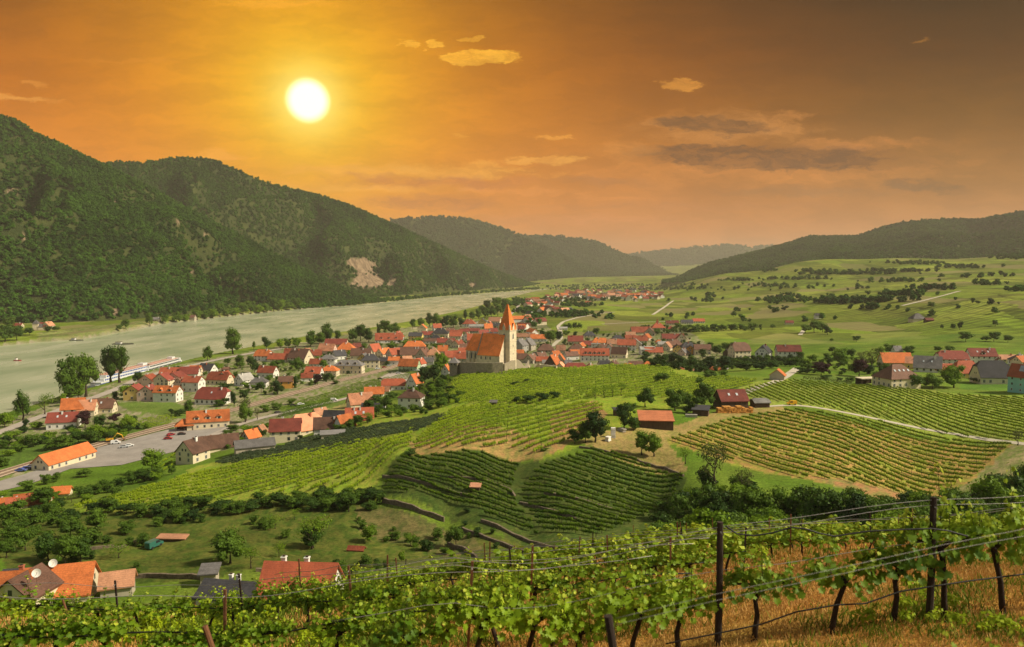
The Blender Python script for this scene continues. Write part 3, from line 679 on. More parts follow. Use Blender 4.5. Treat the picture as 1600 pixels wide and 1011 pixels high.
def mountain(name, foot, ridge, nu, nv, amp, spurn, seed, label, crowns=0, csize=8, protos=None, rocks=(), back=1.5, vpow=1.0, light=0):
    foot = [(px, *atY(px, py, Y)) for px, py, Y in foot]; ridge = [(px, *atY(px, py, Y)) for px, py, Y in ridge]
    fa, ra = np.array(foot), np.array(ridge)
    px0, px1 = ra[0, 0], ra[-1, 0]
    def surf(u, v):
        px = px0 + (px1 - px0) * u
        fo = [np.interp(px, fa[:, 0], fa[:, k]) for k in (1, 2, 3)]; ri = [np.interp(px, ra[:, 0], ra[:, k]) for k in (1, 2, 3)]
        L = np.hypot(ri[0] - fo[0], ri[1] - fo[1]) + 1
        x = fo[0] + (ri[0] - fo[0]) * v; y = fo[1] + (ri[1] - fo[1]) * v
        h = np.maximum(ri[2] - fo[2], 1)
        vv = np.clip(v, 0, 1)
        prof = np.where(v <= 1, vv ** vpow * (1 - .12 * np.sin(np.pi * vv)), 1 - (v - 1) ** 1.2 * 1.1)
        sc = spurn / 1000.0
        w = fbm(x * sc * .9 + 3, y * sc * .9, seed, 2)
        rid = 1 - np.abs(fbm((x + 160 * w) * sc + 7, (y + 160 * w) * sc * 0.45, seed + 3, 3)) * 2
        env = np.sin(np.pi * np.clip(v, 0, 1)) ** 0.8
        z = fo[2] + h * prof + env * amp * (rid - 0.62) * np.minimum(1, h / 250) + fbm(x * .012, y * .012, seed + 9, 3) * h * .012
        return x, y, z
    u, v = np.meshgrid(np.linspace(0, 1, nu), np.concatenate([[-0.06], np.linspace(0, back, nv)]))
    x, y, z = surf(u.ravel(), v.ravel())
    low = v.ravel() < 0; z = np.where(low, z - 25, z)
    i = (np.arange(nv)[:, None] * nu + np.arange(nu - 1)[None]).ravel()
    f = np.stack([i, i + 1, i + nu + 1, i + nu], 1)
    me = mesh_np(name, np.stack([x, y, z], 1), f, (MTN,), None, True)
    def rockw(x, y, z):
        w = np.zeros(len(x)); yy = np.maximum(y, 1)
        # pixel of each point, to seat the crags where the photo has them
        X, Yy, Zz = x, y, z - CAMZ; dpt = Yy * math.cos(PITCH) - Zz * math.sin(PITCH); up = Yy * math.sin(PITCH) + Zz * math.cos(PITCH)
        qx = CX + F * X / dpt; qy = CY - F * up / dpt
        for cx_, cy_, rx_, ry_ in rocks:
            d = ((qx - cx_) / rx_) ** 2 + ((qy - cy_) / ry_) ** 2 + 0.9 * fbm(x * .03, z * .05, seed + 5, 3)
            w = np.maximum(w, np.clip((1.1 - d) * 3, 0, 1))
        return w
    a = me.attributes.new('rock', 'FLOAT', 'POINT'); a.data.foreach_set('value', rockw(x, y, z).astype(np.float32))
    tag(link(name, me), kind='structure', label=label)
    if crowns:
        n = crowns * 3; uu = rng.random(n); vv = rng.random(n) ** 0.85 * 1.10
        x, y, z = surf(uu, vv); e = 1e-3
        ax = (surf(uu + e, vv)[0] - x) / e; ay = (surf(uu + e, vv)[1] - y) / e; bx = (surf(uu, vv + e)[0] - x) / e; by = (surf(uu, vv + e)[1] - y) / e
        ar = np.abs(ax * by - ay * bx); keep = (rng.random(n) < ar / np.quantile(ar, .98))
        keep &= rng.random(n) > rockw(x, y, z) * 0.97
        keep &= rng.random(n) < np.clip(0.75 + 0.9 * fbm(x * .01, y * .01, seed + 21, 3), 0.62, 1)
        idx = np.flatnonzero(keep)[:crowns]
        s = csize * rng.uniform(.6, 1.35, len(idx)); pt = np.stack([x[idx], y[idx], z[idx] - s * .12], 1)
        sc3 = np.stack([s * 1.15, s * 1.15, s * rng.uniform(.8, 1.3, len(idx))], 1)
        scatter(name + '_forest', pt, sc3, rng.random(len(idx)) * 6.28, rng.integers(0, len(protos), len(idx)), protos, label='dense green forest covering the ' + label, cat='forest', kind='stuff')
mountain('hillside', [(-450, 520, 1150), (-100, 510, 1230), (0, 505, 1290), (100, 503, 1320), (200, 498, 1400), (300, 492, 1560), (400, 486, 1720), (480, 479, 1960), (560, 473, 2280), (600, 470, 2380)],
    [(-450, 90, 1900), (-250, 120, 1950), (-100, 150, 2000), (0, 183, 2000), (25, 191, 2000), (60, 214, 2010), (110, 238, 2030), (165, 262, 2060), (210, 285, 2090), (260, 312, 2120), (330, 348, 2180), (400, 385, 2230), (470, 421, 2290), (520, 445, 2330), (560, 464, 2370), (600, 469, 2400)],
    420, 160, 220, 4.6, 5, 'steep wooded mountain rising on the left bank', 26000, 10.5, FOREST,
    [(18, 300, 12, 5), (105, 332, 5, 5), (180, 314, 4, 3), (40, 372, 6, 4), (278, 347, 3, 4), (322, 368, 6, 3), (300, 425, 5, 3), (345, 435, 3, 5), (325, 443, 5, 2), (430, 452, 10, 2), (370, 440, 5, 2), (180, 487, 6, 4)])
mountain('far_hillside', [(150, 500, 2000), (300, 485, 2200), (430, 478, 2400), (520, 472, 2600), (600, 462.5, 2750), (700, 456, 3300), (760, 451.5, 3900), (830, 447.5, 4600), (850, 446.5, 4800)],
    [(100, 262, 2750), (170, 257, 2800), (215, 255, 2850), (255, 252, 2900), (285, 248, 2950), (330, 251, 3000), (370, 268, 3050), (410, 285, 3100), (450, 296, 3150), (500, 307, 3250), (545, 322, 3300), (600, 346, 3500), (650, 368, 3700), (700, 391, 3900), (750, 414, 4200), (790, 430, 4450), (830, 444, 4800), (850, 446, 4950)],
    420, 130, 230, 3.6, 15, 'long wooded mountain behind the quarry', 26000, 11, FOREST,
    [(565, 412, 22, 9), (572, 428, 20, 16), (585, 440, 16, 8), (612, 441, 8, 9), (738, 446, 7, 5), (570, 445, 20, 6)])
mountain('distant_hillside', [(550, 455, 5600), (700, 449, 5700), (830, 440, 5800), (900, 436.5, 6000), (1000, 434, 6400), (1060, 433, 6800)],
    [(560, 352, 6200), (620, 345, 6300), (650, 341, 6350), (690, 340, 6400), (735, 344, 6450), (770, 354, 6500), (800, 365, 6500), (830, 377, 6500), (870, 396, 6550), (910, 415, 6600), (960, 429, 6700), (1060, 432, 6900)],
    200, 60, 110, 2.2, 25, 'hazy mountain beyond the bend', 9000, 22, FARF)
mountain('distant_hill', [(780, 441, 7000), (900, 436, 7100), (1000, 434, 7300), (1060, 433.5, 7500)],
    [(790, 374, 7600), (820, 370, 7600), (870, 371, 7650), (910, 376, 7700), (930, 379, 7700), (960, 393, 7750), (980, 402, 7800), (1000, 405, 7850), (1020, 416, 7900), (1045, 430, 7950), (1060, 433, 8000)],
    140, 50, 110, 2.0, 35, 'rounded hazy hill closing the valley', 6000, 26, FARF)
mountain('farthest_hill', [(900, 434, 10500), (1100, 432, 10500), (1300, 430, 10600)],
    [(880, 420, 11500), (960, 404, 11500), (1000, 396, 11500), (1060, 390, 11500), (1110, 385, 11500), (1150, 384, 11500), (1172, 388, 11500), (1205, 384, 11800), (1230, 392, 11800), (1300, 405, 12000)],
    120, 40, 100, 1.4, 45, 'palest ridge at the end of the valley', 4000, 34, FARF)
mountain('right_hillside', [(1030, 444, 3600), (1100, 438, 3400), (1200, 424, 3100), (1300, 412, 2950), (1400, 410, 2900), (1500, 408, 2850), (1600, 400, 2800), (1850, 390, 2700)],
    [(1035, 444, 4300), (1060, 434, 4300), (1090, 420, 4300), (1110, 412, 4300), (1150, 402, 4300), (1195, 391, 4250), (1240, 378, 4200), (1265, 371, 4200), (1300, 371, 4200), (1340, 370, 4150), (1375, 358, 4100), (1410, 349, 4050), (1450, 345, 4000), (1490, 344, 4000), (1525, 345, 3900), (1555, 339, 3800), (1600, 332, 3700), (1850, 318, 3500)],
    300, 90, 70, 3.0, 55, 'wooded hills above the right-hand vineyards', 20000, 12, FOREST)

# ------------------------------------------------------------------ haze in the valley air
def build_haze():
    m, bb, o = mat('valley_haze')
    p = bb.n('ShaderNodeVolumePrincipled'); p.inputs['Color'].default_value = (0.94, 0.84, 0.64, 1); p.inputs['Density'].default_value = HAZE
    p.inputs['Anisotropy'].default_value = 0.1
    m.node_tree.links.new(p.outputs[0], o.inputs['Volume'])
    mb = MB(); mb.box(-12500, 12500, -60, 13600, -40, 618, 0)
    tag(mb.build('haze', m), 'pale warm haze filling the valley air', 'haze', kind='stuff')
HAZE = 0.000058
build_haze()

# ------------------------------------------------------------------ vineyards (rows of clipped vines, too many to count)
def vine_clump(name, m, seed, n=80, L=1.4, w=0.60, h0=0.50, h1=1.75, ls=0.25):
    rs = np.random.default_rng(seed)
    C = np.stack([rs.uniform(-L / 2, L / 2, n), rs.normal(0, w * .28, n), h0 + (h1 - h0) * rs.beta(2.2, 1.6, n)], 1)
    Nn = np.stack([rs.normal(0, .3, n), np.sign(C[:, 1]) * 0.7, np.full(n, 0.55)], 1)
    v, f = leaf_quads(C, Nn, ls, 0.45, 0.85, rs)
    core = MB(); core.box(-L / 2, L / 2, -w * .16, w * .16, h0 + .25, h1 - .4, 0); core.box(-.03, .03, -.03, .03, 0, h0 + .4, 1)
    cv = np.array(core.v); V = np.vstack([v, cv]); Fq = np.vstack([f, np.array(core.f) + len(v)])
    mi = [0] * len(f) + core.mi
    me = mesh_np(name, V, Fq, (m, VINEWOOD), mi)
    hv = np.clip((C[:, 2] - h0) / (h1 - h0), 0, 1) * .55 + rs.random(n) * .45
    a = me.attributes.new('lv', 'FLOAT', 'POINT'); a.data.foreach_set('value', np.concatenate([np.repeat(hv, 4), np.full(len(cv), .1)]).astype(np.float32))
    return me
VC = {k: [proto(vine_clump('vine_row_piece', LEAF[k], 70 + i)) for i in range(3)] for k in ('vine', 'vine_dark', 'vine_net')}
STAKE = MB(); STAKE.box(-.05, .05, -.05, .05, 0, 2.0, 0); STAKE = proto(STAKE.mesh('stake', [POSTWOOD]))
ROADSW = []
def vine_field(name, polypx, d0, d1, spacing, step, key, label, size=1.0, gaps=0.04, bend=0.0):
    poly = gpoly(polypx); a = np.array(ground(*d0, 90)[:2]); c = np.array(ground(*d1, 90)[:2])
    d = (c - a) / np.hypot(*(c - a)); n = np.array([-d[1], d[0]])
    ctr = poly.mean(0); q = poly - ctr; t0, t1 = (q @ d).min(), (q @ d).max(); s0, s1 = (q @ n).min(), (q @ n).max()
    pts, rot, stk = [], [], []
    for k, s in enumerate(np.arange(s0, s1, spacing)):
        t = np.arange(t0, t1, step); jj = rng.normal(0, .08, len(t))
        wav = bend * ((t / max(t1 - t0, 1)) ** 2) * 10 + 0.5 * np.sin(t * .03 + s * .02)
        p = ctr + t[:, None] * d + (s + jj + wav)[:, None] * n
        pts.append(p); rot.append(np.full(len(t), math.atan2(d[1], d[0])) + rng.normal(0, .05, len(t)) + (rng.random(len(t)) < .5) * math.pi); stk.append(np.arange(len(t)) % 5 == 0)
    p = np.vstack(pts); rt = np.concatenate(rot); stk = np.concatenate(stk)
    ok = inpoly(p[:, 0], p[:, 1], poly) & (rng.random(len(p)) > gaps)
    ok &= fbm(p[:, 0] * .06, p[:, 1] * .06, 77, 3) > -0.85
    p, rt, stk = p[ok], rt[ok], stk[ok]
    z = hgt(p[:, 0], p[:, 1]) - 0.05
    P3 = np.column_stack([p, z]); s = size * (0.9 + 0.22 * fbm(p[:, 0] * .15, p[:, 1] * .15, 78, 2)) * rng.uniform(.82, 1.15, len(p))
    sc = np.stack([np.full(len(p), step / 1.25), s, s], 1)
    kinds = rng.integers(0, 3, len(p)); 
    P3 = np.vstack([P3, P3[stk]]); sc = np.vstack([sc, np.ones((stk.sum(), 3)) * size]); rt = np.concatenate([rt, rt[stk]]); kinds = np.concatenate([kinds, np.full(stk.sum(), 3)])
    scatter(name, P3, sc, rt, kinds, VC[key] + [STAKE], label=label, cat='vineyard', kind='stuff')
vine_field('vineyard_rows', P_(100, 798, 250, 757, 330, 735, 430, 712, 560, 690, 600, 690, 520, 752, 380, 775, 200, 797), (250, 770), (560, 690), 5.8, 1.25, 'vine', 'bright vine rows on the tongue above the station yard', 1.15)
vine_field('vineyard_rows', P_(605, 690, 645, 672, 640, 700, 598, 742, 560, 768, 395, 777, 520, 754), (500, 765), (635, 690), 5.2, 1.25, 'vine', 'steeper bright vine rows beside the terrace path', 1.15)
vine_field('vineyard_rows', P_(335, 722, 425, 702, 470, 689, 510, 677, 574, 669, 638, 659, 695, 648, 700, 653, 680, 663, 640, 679, 575, 690, 510, 704, 430, 718, 345, 728), (340, 725), (640, 660), 3.5, 1.3, 'vine_net', 'dark netted vine rows behind the foot of the village', 0.95, 0.0)
vine_field('vineyard_rows', P_(640, 700, 668, 672, 706, 640, 760, 632, 860, 640, 930, 628, 945, 640, 880, 700, 850, 712, 800, 700, 740, 700), (662, 693), (855, 641), 5.6, 1.25, 'vine', 'bright vine rows rising over the near side of the knoll', 1.15, 0.03)
vine_field('vineyard_rows', P_(700, 634, 705, 600, 722, 588, 850, 577, 950, 572, 1040, 573, 1060, 588, 1130, 590, 1190, 596, 1100, 622, 1030, 622, 940, 622, 860, 636, 760, 630), (760, 640), (1040, 590), 5.2, 1.4, 'vine', 'bright vine rows between the church wall and the orchard row', 1.15)
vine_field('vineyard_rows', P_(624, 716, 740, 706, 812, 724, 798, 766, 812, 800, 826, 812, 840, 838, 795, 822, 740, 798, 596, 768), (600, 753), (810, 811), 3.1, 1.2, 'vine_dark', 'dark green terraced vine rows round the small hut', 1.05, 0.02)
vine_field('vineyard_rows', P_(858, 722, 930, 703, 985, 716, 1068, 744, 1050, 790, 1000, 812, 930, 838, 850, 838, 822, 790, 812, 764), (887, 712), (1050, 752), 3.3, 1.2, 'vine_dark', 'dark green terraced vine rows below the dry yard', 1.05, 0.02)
vine_field('vineyard_rows', P_(1040, 692, 1100, 668, 1150, 654, 1232, 641, 1400, 664, 1582, 692, 1520, 745, 1440, 778, 1260, 748, 1150, 722), (1100, 662), (1440, 780), 5.4, 1.2, 'vine', 'vine rows on reddish soil below the farm track', 1.0, 0.05)
vine_field('vineyard_rows', P_(1140, 618, 1170, 606, 1240, 594, 1360, 604, 1600, 622, 1680, 640, 1680, 700, 1600, 688, 1400, 658, 1250, 632), (1300, 600), (1520, 690), 3.8, 1.35, 'vine', 'dense bright vine rows in front of the eastern houses', 0.95)
vine_field('vineyard_rows', P_(192, 757, 230, 740, 262, 712, 292, 700, 292, 712, 262, 738), (200, 755), (290, 705), 4.0, 1.4, 'vine', 'few vine rows below the white gabled farmhouse', 0.8, 0.1)
vine_field('vineyard_rows', P_(430, 640, 560, 598, 640, 582, 655, 585, 600, 606, 520, 625, 470, 642), (440, 638), (600, 592), 3.6, 1.5, 'vine_dark', 'low vine rows between the railway and the upper road', 0.6, 0.05)
vine_field('vineyard_rows', P_(210, 660, 255, 648, 278, 652, 262, 664, 228, 672), (212, 664), (276, 652), 4.2, 1.5, 'vine', 'garden vine rows behind the railway line', 0.6, 0.1)

# ------------------------------------------------------------------ trees
CR = {}
def crown_set(key, mkey, n, **kw): CR[key] = [crown(key + '_crown', LEAF[mkey], 100 + 7 * len(CR) + i, **kw) for i in range(n)]
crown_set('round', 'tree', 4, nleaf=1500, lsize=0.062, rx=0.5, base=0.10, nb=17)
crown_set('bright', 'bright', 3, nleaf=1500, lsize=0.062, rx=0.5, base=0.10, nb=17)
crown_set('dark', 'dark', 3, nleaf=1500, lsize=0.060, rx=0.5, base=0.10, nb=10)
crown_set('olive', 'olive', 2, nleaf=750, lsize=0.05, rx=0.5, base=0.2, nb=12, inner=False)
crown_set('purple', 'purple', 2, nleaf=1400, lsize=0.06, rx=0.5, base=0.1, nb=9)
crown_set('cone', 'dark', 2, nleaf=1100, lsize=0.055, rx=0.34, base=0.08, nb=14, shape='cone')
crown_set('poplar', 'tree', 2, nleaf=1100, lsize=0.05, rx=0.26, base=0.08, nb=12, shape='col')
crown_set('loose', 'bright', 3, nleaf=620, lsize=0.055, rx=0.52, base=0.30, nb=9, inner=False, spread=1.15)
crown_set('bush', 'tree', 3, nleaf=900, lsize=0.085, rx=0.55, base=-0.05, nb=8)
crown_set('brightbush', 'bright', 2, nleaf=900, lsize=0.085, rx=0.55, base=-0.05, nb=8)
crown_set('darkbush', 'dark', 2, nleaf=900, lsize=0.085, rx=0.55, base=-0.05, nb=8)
def trunk_mesh(seed, limbs=5, top=0.62, r=0.028):
    rs = random.Random(seed); mb = MB(); ln = [(0, 0, -.03)]; rad = [r * 1.5]
    x = y = 0
    for i in range(1, 5):
        x += rs.uniform(-.02, .02); y += rs.uniform(-.02, .02); ln.append((x, y, top * i / 4)); rad.append(r * (1 - .18 * i))
    mb.tube(ln, rad, 7)
    for k in range(limbs):
        t = rs.uniform(.35, .95); z = top * t; a = rs.random() * 6.28 + k; l = rs.uniform(.14, .28)
        mb.tube([(x * t, y * t, z), (x * t + math.cos(a) * l * .6, y * t + math.sin(a) * l * .6, z + l * .5), (x * t + math.cos(a) * l, y * t + math.sin(a) * l, z + l)], [r * .5, r * .35, r * .12], 5)
    return mb.mesh('trunk', [BARK], True)
TRUNKS = [trunk_mesh(i) for i in range(4)]
ORD = 'first second third fourth fifth sixth seventh eighth ninth tenth eleventh twelfth thirteenth fourteenth fifteenth sixteenth seventeenth eighteenth nineteenth twentieth'.split()
def ordw(i):
    if i < 20: return ORD[i]
    t = ['twenty', 'thirty', 'forty', 'fifty', 'sixty', 'seventy'][(i + 1) // 10 - 2]; u = (i + 1) % 10
    return (t + '-' + ORD[u - 1]) if u else t[:-1] + 'ieth'
ADJ = dict(round='mid green', bright='bright green', dark='dark green', olive='pale olive', purple='dark purple', cone='dark conical', poplar='slim upright',
           loose='loose bright', bush='green', brightbush='bright green', darkbush='dark green')
def tree(px, py, hp, wp, typ, z=None, plain=False):
    g = ground(px, py, 90) if z is None else Vector(atz(px, py, z))
    s = g.y / F; h, w = hp * s * 1.05, wp * s
    cr = CR[typ][int(hsh(int(px), int(py), 5) * 97) % len(CR[typ])]
    nat = {'cone': .62, 'poplar': .42}.get(typ, 1.05)
    bushy = 'bush' in typ
    o = empty('bush' if bushy else 'tree', g, random.uniform(0, 6.28))
    c = link('foliage' if bushy else 'crown', cr, o); c.scale = (w / nat, w / nat, h)
    if not bushy: t = link('trunk', TRUNKS[int(hsh(int(px), int(py), 9) * 97) % 4], o); t.scale = (h, h, h)
    return o
def trees(place, group, items):
    """items (px, py base, height px, width px, type); labelled left to right"""
    items = sorted(items, key=lambda t: t[0]); cnt = {}
    for it in items: cnt[it[4]] = cnt.get(it[4], 0) + 1
    seen = {}
    for it in items:
        k = seen.get(it[4], 0); seen[it[4]] = k + 1; bushy = 'bush' in it[4]; what = 'bush' if bushy else 'tree'
        pre = '' if cnt[it[4]] == 1 else ordw(k) + ' '
        o = tree(*it); tag(o, f"{pre}{ADJ[it[4]]} {what} {place}" + ('' if cnt[it[4]] == 1 else ' from the left'), what, group)
r_, B, D, O, PU, CO, PO, LO, bs, bb_, db = 'round', 'bright', 'dark', 'olive', 'purple', 'cone', 'poplar', 'loose', 'bush', 'brightbush', 'darkbush'
trees('on the near river bank', 'trees along the near river bank', [(106, 628, 68, 46, r_), (134, 620, 62, 44, r_), (98, 634, 20, 16, bb_), (122, 624, 26, 24, B), (173, 597, 52, 30, D), (187, 598, 56, 32, r_), (36, 656, 44, 26, r_),
    (70, 648, 32, 26, LO), (8, 668, 24, 26, B), (40, 669, 14, 10, db), (216, 601, 20, 16, r_), (276, 584, 12, 12, r_), (324, 564, 22, 18, r_), (247, 594, 10, 9, db), (20, 662, 18, 20, LO),
    (364, 553, 38, 30, r_), (397, 549, 17, 6, PO), (416, 546, 19, 17, D)])
trees('on the river front of the old village', 'trees along the village river front', [(438, 544, 15, 16, B), (450, 543, 14, 14, r_), (462, 543, 16, 18, B), (485, 542, 24, 22, r_), (500, 541, 21, 18, r_), (512, 537, 31, 22, r_), (528, 534, 17, 13, r_),
    (552, 534, 20, 20, r_), (563, 533, 25, 22, r_), (576, 535, 22, 18, r_), (592, 524, 18, 8, r_), (602, 525, 24, 22, r_), (616, 523, 18, 20, r_), (546, 545, 9, 16, bs), (566, 546, 9, 20, bs), (590, 545, 9, 20, bs), (612, 545, 9, 22, bs), (636, 541, 10, 22, bb_), (655, 537, 9, 20, bb_),
    (645, 514, 15, 11, r_), (658, 511, 14, 14, r_), (671, 510, 20, 14, D), (683, 511, 21, 18, r_), (696, 513, 19, 16, D), (708, 512, 19, 17, r_), (720, 511, 16, 14, D), (727, 502, 19, 9, CO),
    (738, 499, 12, 14, r_), (748, 498, 15, 15, r_), (758, 497, 17, 16, r_), (768, 496, 18, 16, r_), (778, 494, 18, 15, r_), (786, 491, 17, 14, D), (762, 486, 16, 18, D), (776, 483, 18, 18, r_), (790, 481, 14, 16, r_), (752, 488, 10, 12, r_)])
trees('among the gardens west of the old village', 'garden trees west of the old village', [(375, 576, 21, 19, r_), (391, 574, 17, 15, r_), (398, 582, 20, 17, D), (430, 580, 16, 22, r_), (447, 580, 12, 18, LO), (456, 574, 12, 12, D), (467, 579, 20, 19, r_), (505, 578, 15, 15, r_),
    (408, 613, 16, 18, r_), (434, 616, 21, 23, D), (462, 606, 20, 11, CO), (496, 601, 15, 18, PU), (510, 595, 12, 18, bs), (544, 587, 9, 9, CO), (382, 628, 20, 18, CO), (364, 629, 20, 8, D), (384, 607, 10, 14, bb_), (566, 579, 8, 14, bb_), (350, 592, 12, 16, r_), (340, 580, 13, 20, B),
    (356, 570, 10, 14, r_), (330, 598, 8, 14, db), (352, 606, 7, 24, db), (440, 568, 6, 12, db), (420, 596, 9, 20, bs), (476, 588, 10, 14, bs), (455, 590, 12, 16, LO), (525, 600, 6, 14, bs), (605, 572, 7, 12, D), (370, 600, 8, 14, bb_)])
trees('between the railway and the upper road', 'trees between the railway and the upper road', [(384, 658, 36, 27, O), (384, 660, 30, 24, r_), (402, 656, 20, 11, O), (415, 644, 11, 22, bs), (432, 640, 10, 18, bs), (455, 632, 9, 18, bs), (365, 673, 10, 20, bs), (385, 677, 12, 22, bb_), (405, 677, 12, 20, bs), (345, 690, 10, 18, bs),
    (355, 684, 12, 16, bs), (418, 668, 8, 14, bb_)])
trees('round the white villa', 'trees round the white villa', [(688, 579, 28, 27, B), (664, 598, 24, 26, D), (678, 596, 26, 22, D), (655, 604, 16, 16, D), (656, 612, 12, 12, O), (688, 612, 20, 20, r_), (674, 614, 14, 16, B), (704, 612, 10, 18, bs), (577, 647, 22, 22, r_), (592, 648, 16, 16, r_), (603, 640, 22, 20, r_), (612, 652, 14, 18, LO),
    (530, 674, 11, 22, bs), (545, 670, 14, 20, bs), (560, 665, 16, 20, r_), (575, 662, 18, 20, LO), (590, 630, 12, 22, bs), (612, 622, 9, 22, bs), (670, 640, 12, 20, bs), (690, 636, 14, 22, r_), (705, 628, 12, 20, bs), (720, 620, 9, 18, bs), (505, 672, 6, 16, bs), (470, 686, 6, 12, bs), (630, 622, 7, 14, bb_)])
trees('in the gardens beside the goods shed', 'garden trees beside the goods shed', [(52, 698, 18, 30, r_), (85, 702, 20, 34, bs), (102, 699, 20, 30, bs), (122, 694, 20, 30, r_), (146, 692, 20, 28, bs), (20, 684, 10, 30, bb_), (58, 670, 12, 22, bb_), (133, 668, 24, 28, PU), (157, 670, 20, 24, r_), (150, 684, 20, 30, B),
    (200, 674, 26, 27, B), (210, 660, 12, 14, D), (228, 670, 10, 15, bb_), (180, 624, 12, 15, db), (198, 624, 22, 24, B), (268, 647, 8, 10, db), (294, 646, 20, 18, r_), (281, 650, 10, 20, db), (346, 635, 12, 24, bs), (366, 634, 18, 9, D), (72, 690, 16, 26, bb_), (30, 706, 12, 26, bs), (15, 712, 10, 24, bb_), (175, 690, 16, 24, bs), (112, 676, 12, 20, db), (178, 662, 16, 20, PU), (38, 676, 10, 20, db), (190, 684, 9, 22, bb_)])
trees('below the station yard', 'trees below the station yard', [(238, 738, 34, 40, B), (130, 777, 17, 28, bs), (150, 772, 17, 24, bs), (168, 769, 18, 26, bs), (188, 763, 17, 26, bs), (207, 756, 19, 26, bs), (226, 752, 20, 26, r_), (249, 748, 18, 24, bs), (269, 741, 14, 15, r_), (112, 785, 14, 30, O), (70, 790, 28, 42, r_),
    (45, 767, 16, 30, bs), (72, 757, 16, 22, bs), (134, 745, 12, 26, r_), (25, 778, 8, 20, bs), (18, 800, 14, 30, bb_), (88, 752, 12, 20, bs), (5, 775, 9, 20, bb_), (210, 745, 10, 20, bb_)])
trees('on the knoll by the barns', 'trees by the hillside barns', [(930, 691, 46, 44, D), (898, 693, 24, 26, D), (915, 692, 32, 30, r_), (975, 671, 38, 34, D), (990, 672, 20, 26, bs), (1008, 636, 30, 30, r_), (1055, 642, 34, 38, r_), (1100, 638, 40, 38, r_), (1080, 646, 26, 26, bs), (985, 650, 20, 26, r_), (930, 623, 19, 17, LO), (944, 622, 19, 16, LO), (957, 620, 17, 16, LO), (971, 618, 19, 18, LO),
    (1035, 598, 15, 28, r_), (1108, 592, 13, 26, r_), (1130, 588, 9, 20, bs), (808, 629, 9, 18, db), (830, 629, 11, 26, db), (850, 627, 13, 24, db), (868, 623, 11, 18, db), (803, 602, 6, 18, db), (825, 597, 5, 16, db), (1003, 711, 36, 28, B), (1022, 713, 36, 27, B), (1071, 725, 27, 22, LO), (1115, 765, 74, 64, O), (1160, 778, 46, 34, O), (1092, 600, 10, 14, bs), (1070, 630, 16, 24, bs)])
trees('in the gully below the reddish field', 'trees in the gully', [(1042, 806, 26, 34, bs), (1062, 816, 44, 46, r_), (1095, 820, 62, 60, r_), (1130, 822, 52, 56, D), (1165, 822, 58, 56, r_), (1200, 822, 60, 62, r_), (1243, 822, 58, 60, bs), (1285, 828, 66, 70, r_), (1330, 832, 56, 60, D), (1370, 832, 52, 58, r_), (1410, 832, 46, 58, r_), (1452, 828, 42, 52, bs),
    (1500, 822, 50, 60, r_), (1545, 808, 62, 66, B), (1580, 798, 56, 60, r_), (1620, 790, 60, 60, r_), (1590, 696, 24, 24, O), (1110, 838, 36, 60, bs), (1180, 845, 40, 60, bb_), (1250, 845, 36, 60, bs), (1310, 850, 34, 60, bs), (1060, 836, 24, 40, bs)])
trees('in the gardens of the eastern houses', 'garden trees of the eastern houses', [(1283, 586, 19, 32, PU), (1342, 588, 25, 32, PU), (1313, 570, 26, 30, B), (1362, 580, 36, 34, O), (1355, 585, 16, 20, D), (1257, 584, 9, 26, db), (1240, 573, 14, 20, bs), (1270, 566, 12, 18, B), (1430, 607, 21, 30, r_), (1457, 607, 22, 34, r_), (1490, 606, 36, 42, B), (1532, 599, 8, 30, db), (1420, 556, 15, 20, r_), (1390, 552, 14, 20, r_),
    (1300, 552, 10, 12, r_), (1465, 550, 9, 14, r_), (1483, 550, 9, 18, r_), (1290, 592, 6, 24, db), (1328, 596, 7, 18, bs), (1312, 595, 5, 10, db), (1345, 566, 16, 18, O), (1330, 560, 14, 18, r_), (1375, 556, 14, 16, B), (1250, 562, 12, 18, bs), (1292, 562, 10, 14, bs)])
trees('in the dark belt east of the village', 'trees of the dark belt east of the village', [(1008, 560, 12, 20, D), (1035, 575, 20, 26, D), (1050, 570, 18, 24, db), (1062, 578, 20, 24, D), (1085, 579, 22, 28, D), (1110, 578, 20, 26, D), (1135, 578, 20, 26, D), (1160, 579, 14, 26, db), (1185, 578, 13, 26, db), (1210, 576, 13, 24, db), (1234, 573, 12, 22, D), (1098, 560, 14, 18, D), (1120, 556, 16, 20, r_), (1135, 552, 16, 20, r_), (1108, 545, 10, 18, r_), (1145, 548, 12, 18, D),
    (1070, 519, 9, 16, bs), (1085, 519, 9, 16, bs), (1100, 518, 9, 16, bs), (1115, 517, 10, 16, bs), (1130, 517, 10, 16, r_), (1145, 516, 10, 16, bs), (1160, 515, 9, 16, bs), (1175, 514, 9, 16, bs), (1060, 513, 8, 14, bs), (1025, 524, 8, 18, r_)])
